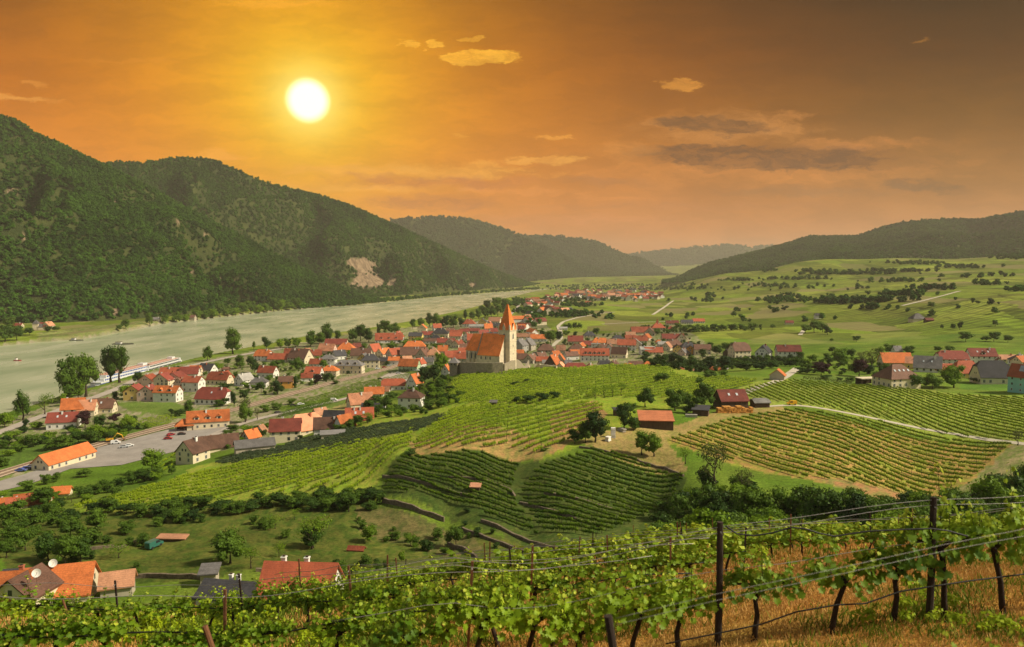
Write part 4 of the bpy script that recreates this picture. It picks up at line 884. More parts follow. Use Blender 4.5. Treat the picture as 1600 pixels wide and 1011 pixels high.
trees('on the vineyard plain', 'trees dotted over the vineyard plain', [(1258, 521, 13, 18, r_), (1272, 520, 19, 22, r_), (1285, 519, 15, 16, r_), (1293, 523, 13, 16, D), (1338, 534, 9, 15, r_), (1500, 515, 14, 9, D), (1489, 514, 8, 10, r_), (1472, 514, 7, 6, r_), (1509, 534, 15, 24, r_), (1553, 534, 15, 22, r_), (1575, 535, 11, 16, r_), (1540, 534, 9, 14, r_), (1555, 510, 10, 10, r_), (1146, 495, 9, 10, r_), (1157, 497, 6, 9, r_), (1207, 514, 7, 10, r_), (1299, 534, 5, 7, r_), (860, 537, 20, 22, r_), (872, 532, 14, 16, D), (848, 530, 12, 16, D),
    (883, 515, 9, 10, PO), (890, 515, 10, 10, r_), (898, 514, 10, 10, r_), (906, 514, 9, 10, r_), (932, 524, 11, 14, r_), (898, 526, 9, 9, D), (884, 524, 8, 14, bb_), (882, 540, 10, 10, D), (1455, 480, 8, 14, r_), (1520, 474, 8, 9, D), (1528, 475, 6, 9, D), (1560, 476, 5, 5, D)])
trees('in the orchard hollow', 'orchard trees in the hollow', [(18, 822, 38, 52, r_), (50, 830, 32, 44, r_), (40, 860, 34, 40, r_), (76, 876, 42, 48, r_), (102, 884, 46, 46, r_), (126, 880, 38, 40, r_), (150, 828, 30, 42, r_), (110, 840, 30, 40, r_), (186, 872, 26, 38, LO), (360, 880, 52, 60, r_), (392, 888, 34, 34, LO), (487, 858, 50, 58, LO), (490, 856, 34, 44, r_), (578, 847, 25, 32, B), (436, 870, 22, 24, LO), (430, 826, 22, 30, LO), (641, 852, 16, 22, LO),
    (628, 877, 16, 14, B), (712, 855, 32, 34, r_), (696, 866, 12, 18, bs), (545, 800, 30, 36, r_), (460, 812, 16, 24, LO), (650, 862, 14, 18, LO), (200, 835, 22, 34, r_), (10, 872, 30, 36, r_), (850, 705, 5, 14, bs), (640, 712, 9, 26, db), (730, 800, 7, 14, db)])
trees('in the hedge under the vineyard tongue', 'hedge trees under the vineyard tongue', [(x, 806 - (x - 150) * .04 + 6 * math.sin(x), 20 + 7 * math.sin(x * 1.7), 38, (db, bs, D, bs)[i % 4]) for i, x in enumerate(range(150, 600, 24))])
trees('on the opposite river bank', 'trees on the opposite river bank', [(8, 534, 26, 30, r_), (26, 532, 22, 24, r_), (46, 524, 12, 16, r_), (75, 519, 9, 18, D), (88, 518, 8, 14, r_), (186, 517, 9, 12, r_), (197, 515, 15, 15, r_), (234, 511, 22, 13, r_), (258, 507, 15, 14, r_), (276, 505, 18, 18, r_), (292, 502, 12, 16, B), (14, 512, 16, 26, r_)] +
    [(x, 500.5 - (x - 300) * .108 + 0.0002 * (x - 300) ** 2 * .2, 17 + 4.5 * math.sin(x * .9), 19, (r_, r_, B)[i % 3]) for i, x in enumerate(range(308, 470, 12))])
# far tree belts : a mass beyond counting
def belts():
    P = []
    def cl(cx, cy, w, h, n, s=9):
        for _ in range(n):
            a = rng.normal(0, .38, 2); px, py = cx + a[0] * w, cy + a[1] * h
            try: g = ground(px, py, 300)
            except ValueError: continue
            P.append((*g, s * rng.uniform(.6, 1.4)))
    for x in range(470, 845, 6): cl(x, np.interp(x, [470, 560, 640, 700, 760, 830], [482, 475.5, 467.5, 461.5, 457, 452]), 6, 1.0, 4, 11)
    for a in [(1215, 470, 40, 5, 40), (1232, 464, 20, 3, 14), (1310, 472, 70, 4, 80), (1372, 471, 60, 2, 30), (1420, 461, 60, 3, 40), (1450, 452, 40, 2, 20), (1365, 482, 30, 2, 14), (1400, 440, 70, 2, 30), (1500, 418, 50, 3, 40), (1430, 412, 60, 2.5, 50), (1590, 402, 50, 5, 90), (1560, 398, 60, 4, 80),
              (1180, 422, 40, 5, 60), (1330, 428, 110, 1.6, 90), (1240, 436, 70, 1.5, 36), (1290, 424, 70, 1.5, 40), (1390, 424, 80, 1.2, 60), (1150, 438, 50, 1.5, 36), (1475, 452, 24, 2, 10), (1545, 445, 40, 1.5, 14), (1585, 455, 30, 2, 10), (1100, 470, 30, 3, 20), (1110, 462, 14, 4, 16),
              (840, 488, 50, 5, 60), (870, 490, 70, 4, 80), (905, 478, 50, 3, 40), (820, 486, 20, 4, 24), (890, 494, 60, 3, 40), (850, 476, 60, 4, 50), (880, 470, 80, 4, 60), (940, 468, 120, 5, 90), (830, 506, 20, 6, 30), (835, 498, 16, 4, 20), (960, 452, 200, 3, 170), (900, 448, 120, 2, 90), (1000, 446, 120, 2, 80), (1060, 450, 60, 3, 24), (812, 470, 16, 4, 24), (800, 476, 18, 4, 24),
              (950, 498, 6, 2, 4), (1200, 447, 60, 3, 30), (1070, 495, 50, 6, 6), (1180, 485, 90, 6, 8), (1500, 480, 120, 20, 8), (1250, 500, 200, 10, 6), (1500, 432, 100, 3, 16), (1300, 450, 150, 4, 22)]: cl(*a)
    P = np.array(P); n = len(P)
    scatter('distant_trees', P[:, :3] - [0, 0, .5], np.stack([P[:, 3]] * 3, 1) * [1.1, 1.1, .95], rng.random(n) * 6.28, rng.integers(0, 4, n), FOREST, label='scattered trees and hedges far off in the valley', cat='trees', kind='stuff')
belts()

# ------------------------------------------------------------------ roads, yard, railway
from mathutils.geometry import delaunay_2d_cdt
def ribbon(name, px, width, m, lift=0.15, z=None, label=None, parent=None, seg=4.0, xs=(-.5, -.17, .17, .5)):
    P = np.array([ground(x, y, 90)[:2] for x, y in px]); d = np.r_[0, np.cumsum(np.hypot(*np.diff(P, axis=0).T))]
    n = max(2, int(d[-1] / seg)); t = np.linspace(0, d[-1], n); Q = np.stack([np.interp(t, d, P[:, k]) for k in (0, 1)], 1)
    for _ in range(4): Q[1:-1] = (Q[:-2] + 2 * Q[1:-1] + Q[2:]) / 4
    T = np.gradient(Q, axis=0); T /= np.hypot(*T.T)[:, None]; N = np.stack([-T[:, 1], T[:, 0]], 1)
    V = np.concatenate([Q + N * width * k for k in xs]); zz = hgt(V[:, 0], V[:, 1]) + lift
    if z is not None: zz = np.maximum(zz, z)
    V = np.column_stack([V, zz]); k = len(xs)
    i = (np.arange(k - 1)[:, None] * n + np.arange(n - 1)[None]).ravel(); f = np.stack([i, i + 1, i + n + 1, i + n], 1)[:, ::-1]
    o = link(name, mesh_np(name, V, f, (m,)), parent)
    if not parent: tag(o, label, kind='structure')
    return o, Q, N
def sheet(name, px, m, lift=0.12, cell=6.0, label=None):
    poly = gpoly(px); x0, y0 = poly.min(0); x1, y1 = poly.max(0)
    ps = []
    for i in range(len(poly)):
        a, c = poly[i], poly[(i + 1) % len(poly)]; n = max(1, int(np.hypot(*(c - a)) / cell))
        ps += [tuple(a + (c - a) * k / n) for k in range(n)]
    nb = len(ps); gx, gy = np.meshgrid(np.arange(x0, x1, cell), np.arange(y0, y1, cell)); g = np.stack([gx.ravel(), gy.ravel()], 1)
    g = g[inpoly(g[:, 0], g[:, 1], poly) & (dpoly(g[:, 0], g[:, 1], poly) > cell * .4)]
    ps += [tuple(q) for q in g]
    r = delaunay_2d_cdt([Vector(q) for q in ps], [(i, (i + 1) % nb) for i in range(nb)], [], 1, 1e-4)
    V = np.array([[q[0], q[1]] for q in r[0]]); Z = hgt(V[:, 0], V[:, 1]) + lift
    f = [tuple(t) for t in r[2] if inpoly(V[list(t)].mean(0)[0:1], V[list(t)].mean(0)[1:2], poly)[0]]
    tag(link(name, mesh_np(name, np.column_stack([V, Z]), f, (m,))), label, kind='structure')
ribbon('river_road', P_(-80, 705, 0, 676, 50, 656, 88, 643, 130, 628, 165, 615, 190, 605, 215, 593, 250, 582, 300, 571, 350, 560, 400, 551, 440, 545), 8, ASPH, 0.3, label='pale road running along the near river bank')
ribbon('upper_road', P_(330, 682, 360, 668, 395, 657, 440, 646, 480, 637, 515, 629, 560, 618, 600, 604, 640, 592), 6, ASPH, 0.25, label='road curving above the railway towards the church')
sheet('car_park', P_(590, 592, 612, 581, 640, 584, 655, 590, 630, 598, 600, 600), ASPH, 0.2, label='small car park beside the railway')
sheet('station_yard', P_(-60, 772, 0, 752, 56, 736, 84, 733, 150, 707, 152, 700, 200, 688, 245, 676, 290, 666, 360, 655, 356, 668, 330, 682, 290, 702, 240, 714, 190, 727, 150, 730, 110, 733, 60, 752, 0, 768, -60, 790), YARD, 0.2, label='wide asphalt yard between the station and goods shed')
ribbon('farm_track', P_(1650, 702, 1600, 694, 1500, 678, 1400, 661, 1300, 641, 1250, 633, 1215, 634, 1170, 637), 3.2, GRAVEL, 0.12, label='pale gravel track along the top of the reddish field')
ribbon('farm_lane', P_(1160, 616, 1172, 610, 1190, 603, 1212, 597, 1228, 588, 1240, 580, 1246, 575), 5.5, GRAVEL, 0.15, label='pale lane climbing past the open shed')
for pts, w, lb in [(P_(940, 507, 1000, 504, 1060, 502, 1100, 500), 6, 'straight pale road crossing the vineyard plain'), (P_(735, 506, 765, 501, 795, 494, 808, 482, 812, 474), 7, 'riverside road beyond the church'),
                   (P_(862, 542, 876, 530, 876, 520, 872, 510, 880, 503, 900, 497, 940, 490, 960, 488), 6, 'curved lane leaving the north side of the village'), (P_(1020, 492, 1032, 484, 1046, 474, 1052, 470), 6, 'short pale track on the plain'),
                   (P_(1250, 524, 1256, 516, 1258, 512), 5, 'pale track beside the tree clump'), (P_(1410, 478, 1440, 471, 1475, 462, 1500, 455), 6, 'pale track climbing the right-hand slopes'), (P_(770, 508, 800, 503, 830, 493, 835, 488), 6, 'lane behind the church spire')]:
    ribbon('country_road', pts, w, GRAVEL if w < 7 else ASPH, 0.5, label=lb, seg=8)
RAILPX = P_(-80, 766, 0, 741, 60, 723, 110, 708, 170, 691, 240, 673, 290, 660, 360, 642, 440, 620, 480, 609, 520, 598, 560, 588, 600, 578, 622, 571, 640, 564)
rw = empty('railway', (0, 0, 0)); tag(rw, kind='structure')
ribbon('ballast', RAILPX, 9.5, BALLAST, 0.45, parent=rw)
for off in (-2.9, -1.5, 1.5, 2.9):
    ribbon('rail', RAILPX, 1.0, RAILM, 0.62, parent=rw, xs=(off - .3, off + .3))

def hedge(px, w, h, key, label):
    P = [ground(x, y, 90) for x, y in px]; C, N = [], []; base = P[0]
    for a, c in zip(P[:-1], P[1:]):
        d = (c - a); n = int(d.length * w * h * 9); t = rng.random(n); u = d.normalized(); q = np.array([-u.y, u.x, 0])
        s = rng.choice([-1, 0, 1], n); yy_ = np.where(s == 0, rng.uniform(-w / 2, w / 2, n), s * w / 2 + rng.normal(0, .1, n)); zz_ = np.where(s == 0, h + rng.normal(0, .15, n), rng.uniform(0, h, n))
        p0 = np.array(a - base)[None] + t[:, None] * np.array(d)[None] + yy_[:, None] * q[None]; p0[:, 2] += zz_
        C.append(p0); N.append(s[:, None] * q[None] + np.where(s == 0, 1.0, .3)[:, None] * np.array([[0, 0, 1.0]]))
    C, N = np.vstack(C), np.vstack(N); v, f = leaf_quads(C, N, .5, .35); me = mesh_np('hedge', v, f, (LEAF[key],)); a_ = me.attributes.new('lv', 'FLOAT', 'POINT'); a_.data.foreach_set('value', np.repeat(rng.random(len(C)), 4).astype(np.float32))
    o = link('hedge', me, None, base); tag(o, label, 'hedge')
hedge(P_(438, 652, 470, 643, 500, 636, 518, 630), 3.0, 2.6, 'tree', 'long clipped green hedge beside the upper road')
hedge(P_(607, 584, 622, 582, 640, 581), 3.0, 2.4, 'dark', 'dark hedge along the edge of the small car park')
hedge(P_(1255, 592, 1290, 595, 1330, 600), 1.4, 1.6, 'olive', 'brownish garden hedge beside the vines right of the lane')
# ------------------------------------------------------------------ houses
RC = {'red': (0.36, 0.088, 0.042), 'orange': (0.54, 0.150, 0.042), 'dark red': (0.21, 0.048, 0.032), 'brown': (0.16, 0.080, 0.052), 'tan': (0.42, 0.20, 0.11), 'rust': (0.40, 0.135, 0.06), 'grey': (0.17, 0.155, 0.145), 'slate': (0.055, 0.052, 0.055), 'light orange': (0.66, 0.28, 0.15), 'pale grey': (0.30, 0.28, 0.25)}
WC = {'white': (0.72, 0.68, 0.60), 'cream': (0.66, 0.56, 0.38), 'yellow': (0.72, 0.50, 0.16), 'pink': (0.66, 0.46, 0.36), 'grey': (0.36, 0.34, 0.30), 'green': (0.42, 0.52, 0.32), 'teal': (0.26, 0.52, 0.44), 'wood': (0.085, 0.052, 0.032), 'ochre': (0.62, 0.30, 0.06), 'stone': (0.42, 0.36, 0.27)}
RC['church'] = CHURCHROOF_C
ROOF = {k: roofmat(k.replace(' ', '_') + '_tiles', v) for k, v in RC.items()}
WALL = {k: simple(k + '_render', v, 0.9, 0.12, 0.35) for k, v in WC.items()}
GLASS = simple('window_glass', (0.035, 0.040, 0.045), 0.15, 0.3, 0.5, 0.6); FRAME = simple('window_frame_paint', (0.70, 0.66, 0.58), 0.6, .1, 2)
SKYL = simple('skylight_glass', (0.55, 0.58, 0.60), 0.2, 0.1, 1, 0.6)
BRICK = simple('chimney_brick', (0.42, 0.13, 0.07), 0.9, 0.3, 4); WHITEP = simple('white_plaster', (0.75, 0.71, 0.64), 0.9, .1, 1)
DOORM = simple('dark_door_wood', (0.10, 0.055, 0.035), 0.7, .2, 3)
def window_mesh():
    mb = MB(); mb.box(-.5, .5, -.06, .02, 0, 1.35, 0)
    mb.box(-.62, -.5, -.09, .02, -.1, 1.45, 1); mb.box(.5, .62, -.09, .02, -.1, 1.45, 1); mb.box(-.5, .5, -.09, .02, -.1, 0, 1); mb.box(-.5, .5, -.09, .02, 1.35, 1.45, 1)
    mb.box(-.035, .035, -.085, .02, 0, 1.35, 1); return mb.mesh('window', [GLASS, FRAME])
def glaze_mesh():
    mb = MB(); mb.box(-.45, .45, -.6, .6, 0.02, .12, 0); mb.box(-.52, .52, -.67, -.6, 0, .14, 1); mb.box(-.52, .52, .6, .67, 0, .14, 1); return mb.mesh('skylight', [SKYL, FRAME])
WINM, SKYM = window_mesh(), glaze_mesh()
def dark_win():
    mb = MB(); mb.box(-.55, .55, -.05, .02, 0, 1.4, 0); return mb.mesh('window', [GLASS])
WIND = dark_win()
def chim_mesh(m):
    mb = MB(); mb.box(-.4, .4, -.4, .4, -1.6, 1.5, 0); mb.box(-.5, .5, -.5, .5, 1.5, 1.68, 0); mb.box(-.22, .22, -.22, .22, 1.68, 1.95, 1); return mb.mesh('chimney', [m, BARK])
CHM = [chim_mesh(WHITEP), chim_mesh(BRICK)]
def roof_mb(L, W, h, rh, style, ov=0.5, th=0.28):
    mb = MB(); l, w = L / 2 + ov, W / 2 + ov; dz = rh * ov / (W / 2)
    e = h - dz
    if style in ('gable', 'half'):
        il = 0.0
        if style == 'gable':
            for s in (-1, 1):
                a = [(-l, s * w, e), (l, s * w, e), (l, 0, h + rh), (-l, 0, h + rh)]
                v = a + [(x, y, z + th) for x, y, z in a]
                mb.add(v, [(0, 1, 2, 3), (4, 7, 6, 5), (0, 4, 5, 1), (1, 5, 6, 2), (3, 7, 4, 0)] if s < 0 else [(3, 2, 1, 0), (5, 6, 7, 4), (1, 5, 4, 0), (2, 6, 5, 1), (0, 4, 7, 3)])
        else:
            c = rh * .62; yw = (W / 2) * (1 - .62) ; xr = l - W * .22
            for z0 in (0, th):
                k = len(mb.v)
                V = [(-l, -w, e), (l, -w, e), (l, -yw, h + c), (xr, 0, h + rh), (-xr, 0, h + rh), (-l, -yw, h + c), (-l, w, e), (l, w, e), (l, yw, h + c), (-l, yw, h + c)]
                mb.v += [(x, y, z + z0) for x, y, z in V]
                F_ = [(0, 1, 2, 3, 4, 5), (7, 6, 9, 4, 3, 8), (2, 8, 3), (9, 5, 4)]
                for q in F_: mb.f.append(tuple(k + t for t in (q if z0 else q[::-1]))); mb.mi.append(0)
            for a, c_ in ((0, 1), (1, 2), (2, 8), (8, 7), (7, 6), (6, 9), (9, 5), (5, 0)):
                mb.f.append((a, c_, c_ + 10, a + 10)); mb.mi.append(0)
    elif style in ('hip', 'pyr'):
        xr = max(0.0, L / 2 - W / 2 * .9) if style == 'hip' else 0.0
        V = [(-l, -w, e), (l, -w, e), (l, w, e), (-l, w, e)]; T = [(-l, -w, e + th), (l, -w, e + th), (l, w, e + th), (-l, w, e + th), (-xr, 0, h + rh), (xr, 0, h + rh)]
        mb.add(V + T, [(3, 2, 1, 0), (0, 1, 5, 4), (1, 2, 6, 5), (2, 3, 7, 6), (3, 0, 4, 7), (4, 5, 9, 8), (5, 6, 9), (6, 7, 8, 9), (7, 4, 8)])
    elif style == 'shed':
        a = [(-l, -w, h - .1), (l, -w, h - .1), (l, w, h + rh), (-l, w, h + rh)]; v = a + [(x, y, z + th) for x, y, z in a]
        mb.add(v, [(3, 2, 1, 0), (4, 5, 6, 7), (0, 1, 5, 4), (1, 2, 6, 5), (2, 3, 7, 6), (3, 0, 4, 7)])
    else:
        mb.box(-l, l, -w, w, h, h + max(.3, rh * .3))
    return mb
def wall_mb(L, W, h, rh, style, mi=0, deep=4.0):
    mb = MB(); l, w = L / 2, W / 2
    if style in ('gable', 'half'):
        ys = [(-w, -deep), (w, -deep), (w, h)] + ([(0, h + rh)] if style == 'gable' else [(w * .38, h + rh * .6), (-w * .38, h + rh * .6)]) + [(-w, h)]
        n = len(ys); V = [(-l, y, z) for y, z in ys] + [(l, y, z) for y, z in ys]
        mb.add(V, [tuple(range(n))[::-1], tuple(range(n, 2 * n))] + [(i, (i + 1) % n, n + (i + 1) % n, n + i) for i in range(n)], mi)
    elif style == 'shed':
        ys = [(-w, -deep), (w, -deep), (w, h + rh), (-w, h)]; V = [(-l, y, z) for y, z in ys] + [(l, y, z) for y, z in ys]
        mb.add(V, [(3, 2, 1, 0), (4, 5, 6, 7), (0, 1, 5, 4), (1, 2, 6, 5), (2, 3, 7, 6), (3, 0, 4, 7)], mi)
    else: mb.box(-l, l, -w, w, -deep, h + .02, mi)
    return mb
def house_at(g, L, W, h, rh, ang, rc, wc, style='gable', win=True, chim=1, dorm=0, sky=0, name='house', label='', cat='house', group=None, deep=4.0, cap=14, open_=False):
    o = empty(name, g, R(ang)); tag(o, label, cat, group)
    if open_:
        mb = MB()
        for x in (-L / 2 + .2, 0, L / 2 - .2):
            for y in (-W / 2 + .2, W / 2 - .2): mb.box(x - .14, x + .14, y - .14, y + .14, -2, h + .05)
        mb.box(-L / 2, L / 2, W / 2 - .1, W / 2, -1, h); mb.build('post', PLANK, o)
    else: wall_mb(L, W, h, rh, style, deep=deep).build('wall', WALL[wc] if wc != 'wood' else PLANK, o)
    r = roof_mb(L, W, h, rh, style).build('roof', ROOF[rc], o)
    rs = random.Random(int(g.x * 7 + g.y * 3))
    for k in range(chim):
        c = link('chimney', CHM[1 if rs.random() < .25 else 0], r); t = rs.uniform(-.32, .32); c.location = (L * t * (1 if style not in ('hip', 'pyr') else .4), rs.choice((-1, 1)) * W * .1, h + rh * .82)
        q = min(1.0, W / 9); c.scale = (q, q, q)
    Mx = Matrix.Rotation(R(ang), 3, 'Z'); tocam = Vector((-g.x, -g.y, 0)).normalized()
    fw = max(1, int(round(h / 3.0))); sc_ = min(1.25, max(.8, W / 9))
    if win:
        cnt = 0
        for nx, ny, ln, off in ((0, -1, L, W / 2), (0, 1, L, W / 2), (1, 0, W, L / 2), (-1, 0, W, L / 2)):
            nw = Mx @ Vector((nx, ny, 0))
            if nw.dot(tocam) < 0.12 or h < 1.8: continue
            nc = max(1, int(ln / 3.4)); rot = math.atan2(ny, nx) + math.pi / 2
            for fl in range(fw):
                for c in range(nc):
                    if cnt >= cap: break
                    if rs.random() < .14: continue
                    a = (c + .5) / nc * ln - ln / 2
                    wv = link('window', WIND if rs.random() < .35 else WINM, o)
                    wv.location = (nx * off + (-ny) * a, ny * off + nx * a, 0.9 * min(1, h / 2.6) + fl * h / fw); wv.rotation_euler = (0, 0, rot); wv.scale = (sc_ * .95, 1, sc_ * min(1, h / 2.8)); cnt += 1
            if nx and style in ('gable', 'half') and rh > 2.5:
                for a in ((-.9, .9) if W > 8 else (0,)):
                    wv = link('window', WIND, o); wv.location = (nx * off, a, h + rh * .12); wv.rotation_euler = (0, 0, rot); wv.scale = (.7, 1, .75)
    sl = math.atan2(rh, W / 2)
    side = -1 if (Mx @ Vector((0, -1, 0))).dot(tocam) > 0 else 1
    for k in range(sky):
        s_ = link('skylight', SKYM, r); x = (k + .5) / sky * L * .6 - L * .3; y = side * W * .24; s_.location = (x, y, h + rh * (1 - abs(y) / (W / 2)) + .3); s_.rotation_euler = (-side * -sl if side < 0 else -sl, 0, 0)
        s_.rotation_euler = (sl if side < 0 else -sl, 0, 0)
    for k in range(dorm):
        x = (k + .5) / dorm * L * .8 - L * .4; d = MB(); y0 = side * W * .42; zb = h + rh * .16; dw, dh = min(1.3, L / dorm * .3), min(1.7, rh * .32)
        d.box(-dw, dw, min(y0, y0 * .35), max(y0, y0 * .35), zb - .6, zb + dh, 0)
        ya, yb = y0 * 1.08, y0 * .12; rz = zb + dh
        d.add([(-dw - .25, ya, rz - .1), (dw + .25, ya, rz - .1), (0, ya, rz + dw * .8), (-dw - .25, yb, rz - .1), (dw + .25, yb, rz - .1), (0, yb, rz + dw * .8)], [(0, 1, 2), (3, 5, 4), (0, 2, 5, 3), (1, 4, 5, 2), (0, 3, 4, 1)], 1)
        d.box(-dw * .55, dw * .55, y0 + side * .02, y0 + side * .08, zb + .15, zb + dh * .85, 2)
        q = d.build('dormer', [WALL[wc] if wc != 'wood' else PLANK, ROOF[rc], GLASS], r); q.location = (x, 0, 0)
    return o
def house(px, py, L, W, hw, hr, ang, rc, wc, style='gable', z=None, **kw):
    g = ground(px, py, 90) if z is None else Vector(atz(px, py, z))
    s = g.y / F
    if z is not None: g.z = min(z, H(g.x, g.y)) if False else z
    # the pixel is the foot of the wall nearest the camera: step back by half a depth
    a = R(ang); back = (abs(math.sin(a)) * L + abs(math.cos(a)) * W) * s * .5; u = Vector((g.x, g.y, 0)).normalized()
    g = g + u * back * .8; g.z = max(g.z, H(g.x, g.y) - .6) if z is None else g.z
    k = kw.pop('k', 1.06)
    if g.y > 780: kw.setdefault('cap', 7)
    if z is not None: kw.setdefault('deep', 8.0)
    return house_at(g, L * s * k, W * s * k, hw * s * 1.02, hr * s * 1.0, ang, rc, wc, style, **kw)
def houses(place, group, items, what='house'):
    items = sorted(items, key=lambda t: t[0])
    cnt = {}
    key = lambda it: (it[7], it[8])
    for it in items: cnt[key(it)] = cnt.get(key(it), 0) + 1
    seen = {}
    for it in items:
        kw = it[-1] if isinstance(it[-1], dict) else {}
        a = it[:-1] if isinstance(it[-1], dict) else it
        k = key(it); seen[k] = seen.get(k, 0) + 1
        pre = '' if cnt[k] == 1 else ordw(seen[k] - 1) + ' '; post = '' if cnt[k] == 1 else ' from left'
        lb = kw.pop('lb', None) or f"{pre}{it[8]} house with {it[7]} roof{post}, {place}"
        house(*a, label=lb, group=group, **kw)
RSG = lambda: random.choice(('white', 'cream', 'white', 'cream', 'stone'))
houses('by the river road', 'houses below the river road', [
    (100, 670, 40, 24, 11, 13, 14, 'dark red', 'white', 'gable', dict(sky=2)), (116, 652, 30, 26, 13, 15, 20, 'orange', 'white'), (138, 650, 24, 20, 10, 14, 10, 'light orange', 'cream'), (161, 646, 34, 20, 9, 13, 8, 'brown', 'cream', 'half', dict(sky=1)),
    (212, 625, 21, 26, 13, 10, 90, 'dark red', 'yellow', 'gable'), (233, 626, 21, 26, 13, 10, 90, 'dark red', 'pink', 'gable'), (263, 628, 36, 20, 15, 9, -6, 'orange', 'white', 'gable', dict(dorm=2)),
    (233, 603, 20, 24, 8, 9, 84, 'red', 'pink'), (256, 603, 20, 26, 9, 10, 84, 'dark red', 'cream'), (276, 600, 22, 26, 9, 9, 84, 'dark red', 'pink'), (268, 592, 30, 16, 8, 9, 0, 'red', 'pink'), (297, 592, 26, 18, 8, 10, 10, 'dark red', 'white'),
    (303, 612, 26, 20, 15, 8, -8, 'red', 'white'), (283, 611, 14, 16, 12, 8, 84, 'brown', 'pink'),
    (335, 632, 48, 26, 9, 16, -10, 'dark red', 'white', 'half', dict(sky=1)), (344, 601, 34, 18, 8, 11, -12, 'red', 'cream', 'half'), (352, 600, 16, 20, 9, 10, 80, 'red', 'cream'), (325, 584, 24, 16, 6, 9, -20, 'slate', 'white'), (306, 586, 16, 14, 6, 8, 0, 'orange', 'cream')])
houses('among the western gardens', 'houses among the western gardens', [
    (382, 603, 22, 18, 9, 9, 62, 'pale grey', 'white'), (405, 606, 24, 16, 9, 7, 5, 'grey', 'white', 'hip'), (419, 590, 27, 16, 8, 9, -14, 'red', 'white'), (447, 607, 20, 16, 11, 7, 8, 'brown', 'ochre'), (480, 596, 16, 12, 6, 6, 10, 'red', 'white'), (491, 592, 24, 16, 9, 9, -8, 'red', 'white', 'gable', dict(dorm=1)),
    (516, 588, 24, 16, 9, 7, -5, 'orange', 'cream', 'hip'), (412, 564, 22, 17, 8, 9, -8, 'orange', 'white', 'half', dict(chim=2)), (436, 566, 30, 14, 5, 8, -10, 'red', 'cream'), (353, 580, 10, 8, 3, 3, 0, 'brown', 'wood')])
houses('in the southern old village', 'houses in the southern part of the old village', [
    (470, 568, 34, 20, 8, 14, -28, 'brown', 'cream', 'gable', dict(chim=3)), (494, 573, 17, 12, 5, 7, 0, 'red', 'white'), (494, 560, 16, 14, 5, 8, 12, 'red', 'cream'), (512, 554, 24, 18, 6, 10, -10, 'light orange', 'pink'), (526, 543, 32, 16, 5, 8, 0, 'dark red', 'cream'), (541, 552, 27, 20, 6, 10, 0, 'orange', 'yellow', 'hip'),
    (513, 570, 23, 16, 9, 6, 0, 'grey', 'white', 'hip'), (530, 562, 18, 14, 6, 8, 40, 'slate', 'white'), (546, 584, 42, 18, 13, 8, -4, 'grey', 'cream', 'hip', dict(dorm=3, cap=24, lb='large cream hotel with dark hipped roof beside the railway')), (579, 575, 26, 18, 12, 9, 8, 'slate', 'cream', 'hip', dict(cap=20)), (569, 572, 14, 16, 12, 7, 80, 'grey', 'yellow'),
    (565, 561, 30, 16, 6, 10, 0, 'brown', 'cream', 'gable', dict(chim=2)), (585, 555, 18, 16, 6, 11, 55, 'red', 'cream'), (600, 560, 20, 16, 7, 8, 55, 'orange', 'cream'), (617, 562, 22, 16, 8, 9, 45, 'red', 'pink'), (616, 570, 16, 12, 7, 5, 0, 'orange', 'white'), (600, 569, 14, 10, 5, 5, 0, 'slate', 'cream'),
    (646, 560, 38, 18, 6, 11, 4, 'brown', 'cream', 'gable', dict(chim=3)), (662, 562, 20, 18, 6, 11, 70, 'brown', 'stone'), (677, 560, 20, 18, 6, 11, 0, 'tan', 'cream', 'hip'), (648, 546, 32, 14, 5, 8, 4, 'orange', 'cream', 'hip'), (556, 548, 16, 12, 4, 7, 50, 'dark red', 'cream'), (455, 556, 18, 12, 4, 7, 0, 'red', 'pink'),
    (640, 580, 30, 16, 8, 10, -14, 'orange', 'green', 'gable', dict(lb='pale green house with orange roof beside the car park')), (654, 576, 20, 14, 7, 8, 60, 'red', 'white'), (668, 571, 18, 12, 6, 6, 0, 'grey', 'white'), (608, 536, 40, 16, 5, 10, 8, 'red', 'white', 'gable', dict(dorm=3, lb='long red roofed white house with dormers near the river front')), (622, 532, 16, 14, 5, 9, 80, 'red', 'white'),
    (692, 553, 14, 12, 5, 8, 0, 'orange', 'cream'), (706, 564, 22, 16, 6, 9, 20, 'red', 'cream'), (722, 566, 24, 18, 6, 9, -10, 'red', 'stone'), (697, 584, 13, 12, 5, 9, 80, 'orange', 'white', 'gable', dict(z=24)), (478, 556, 14, 12, 4, 7, 50, 'tan', 'cream'), (636, 568, 14, 10, 5, 6, 30, 'tan', 'white')])
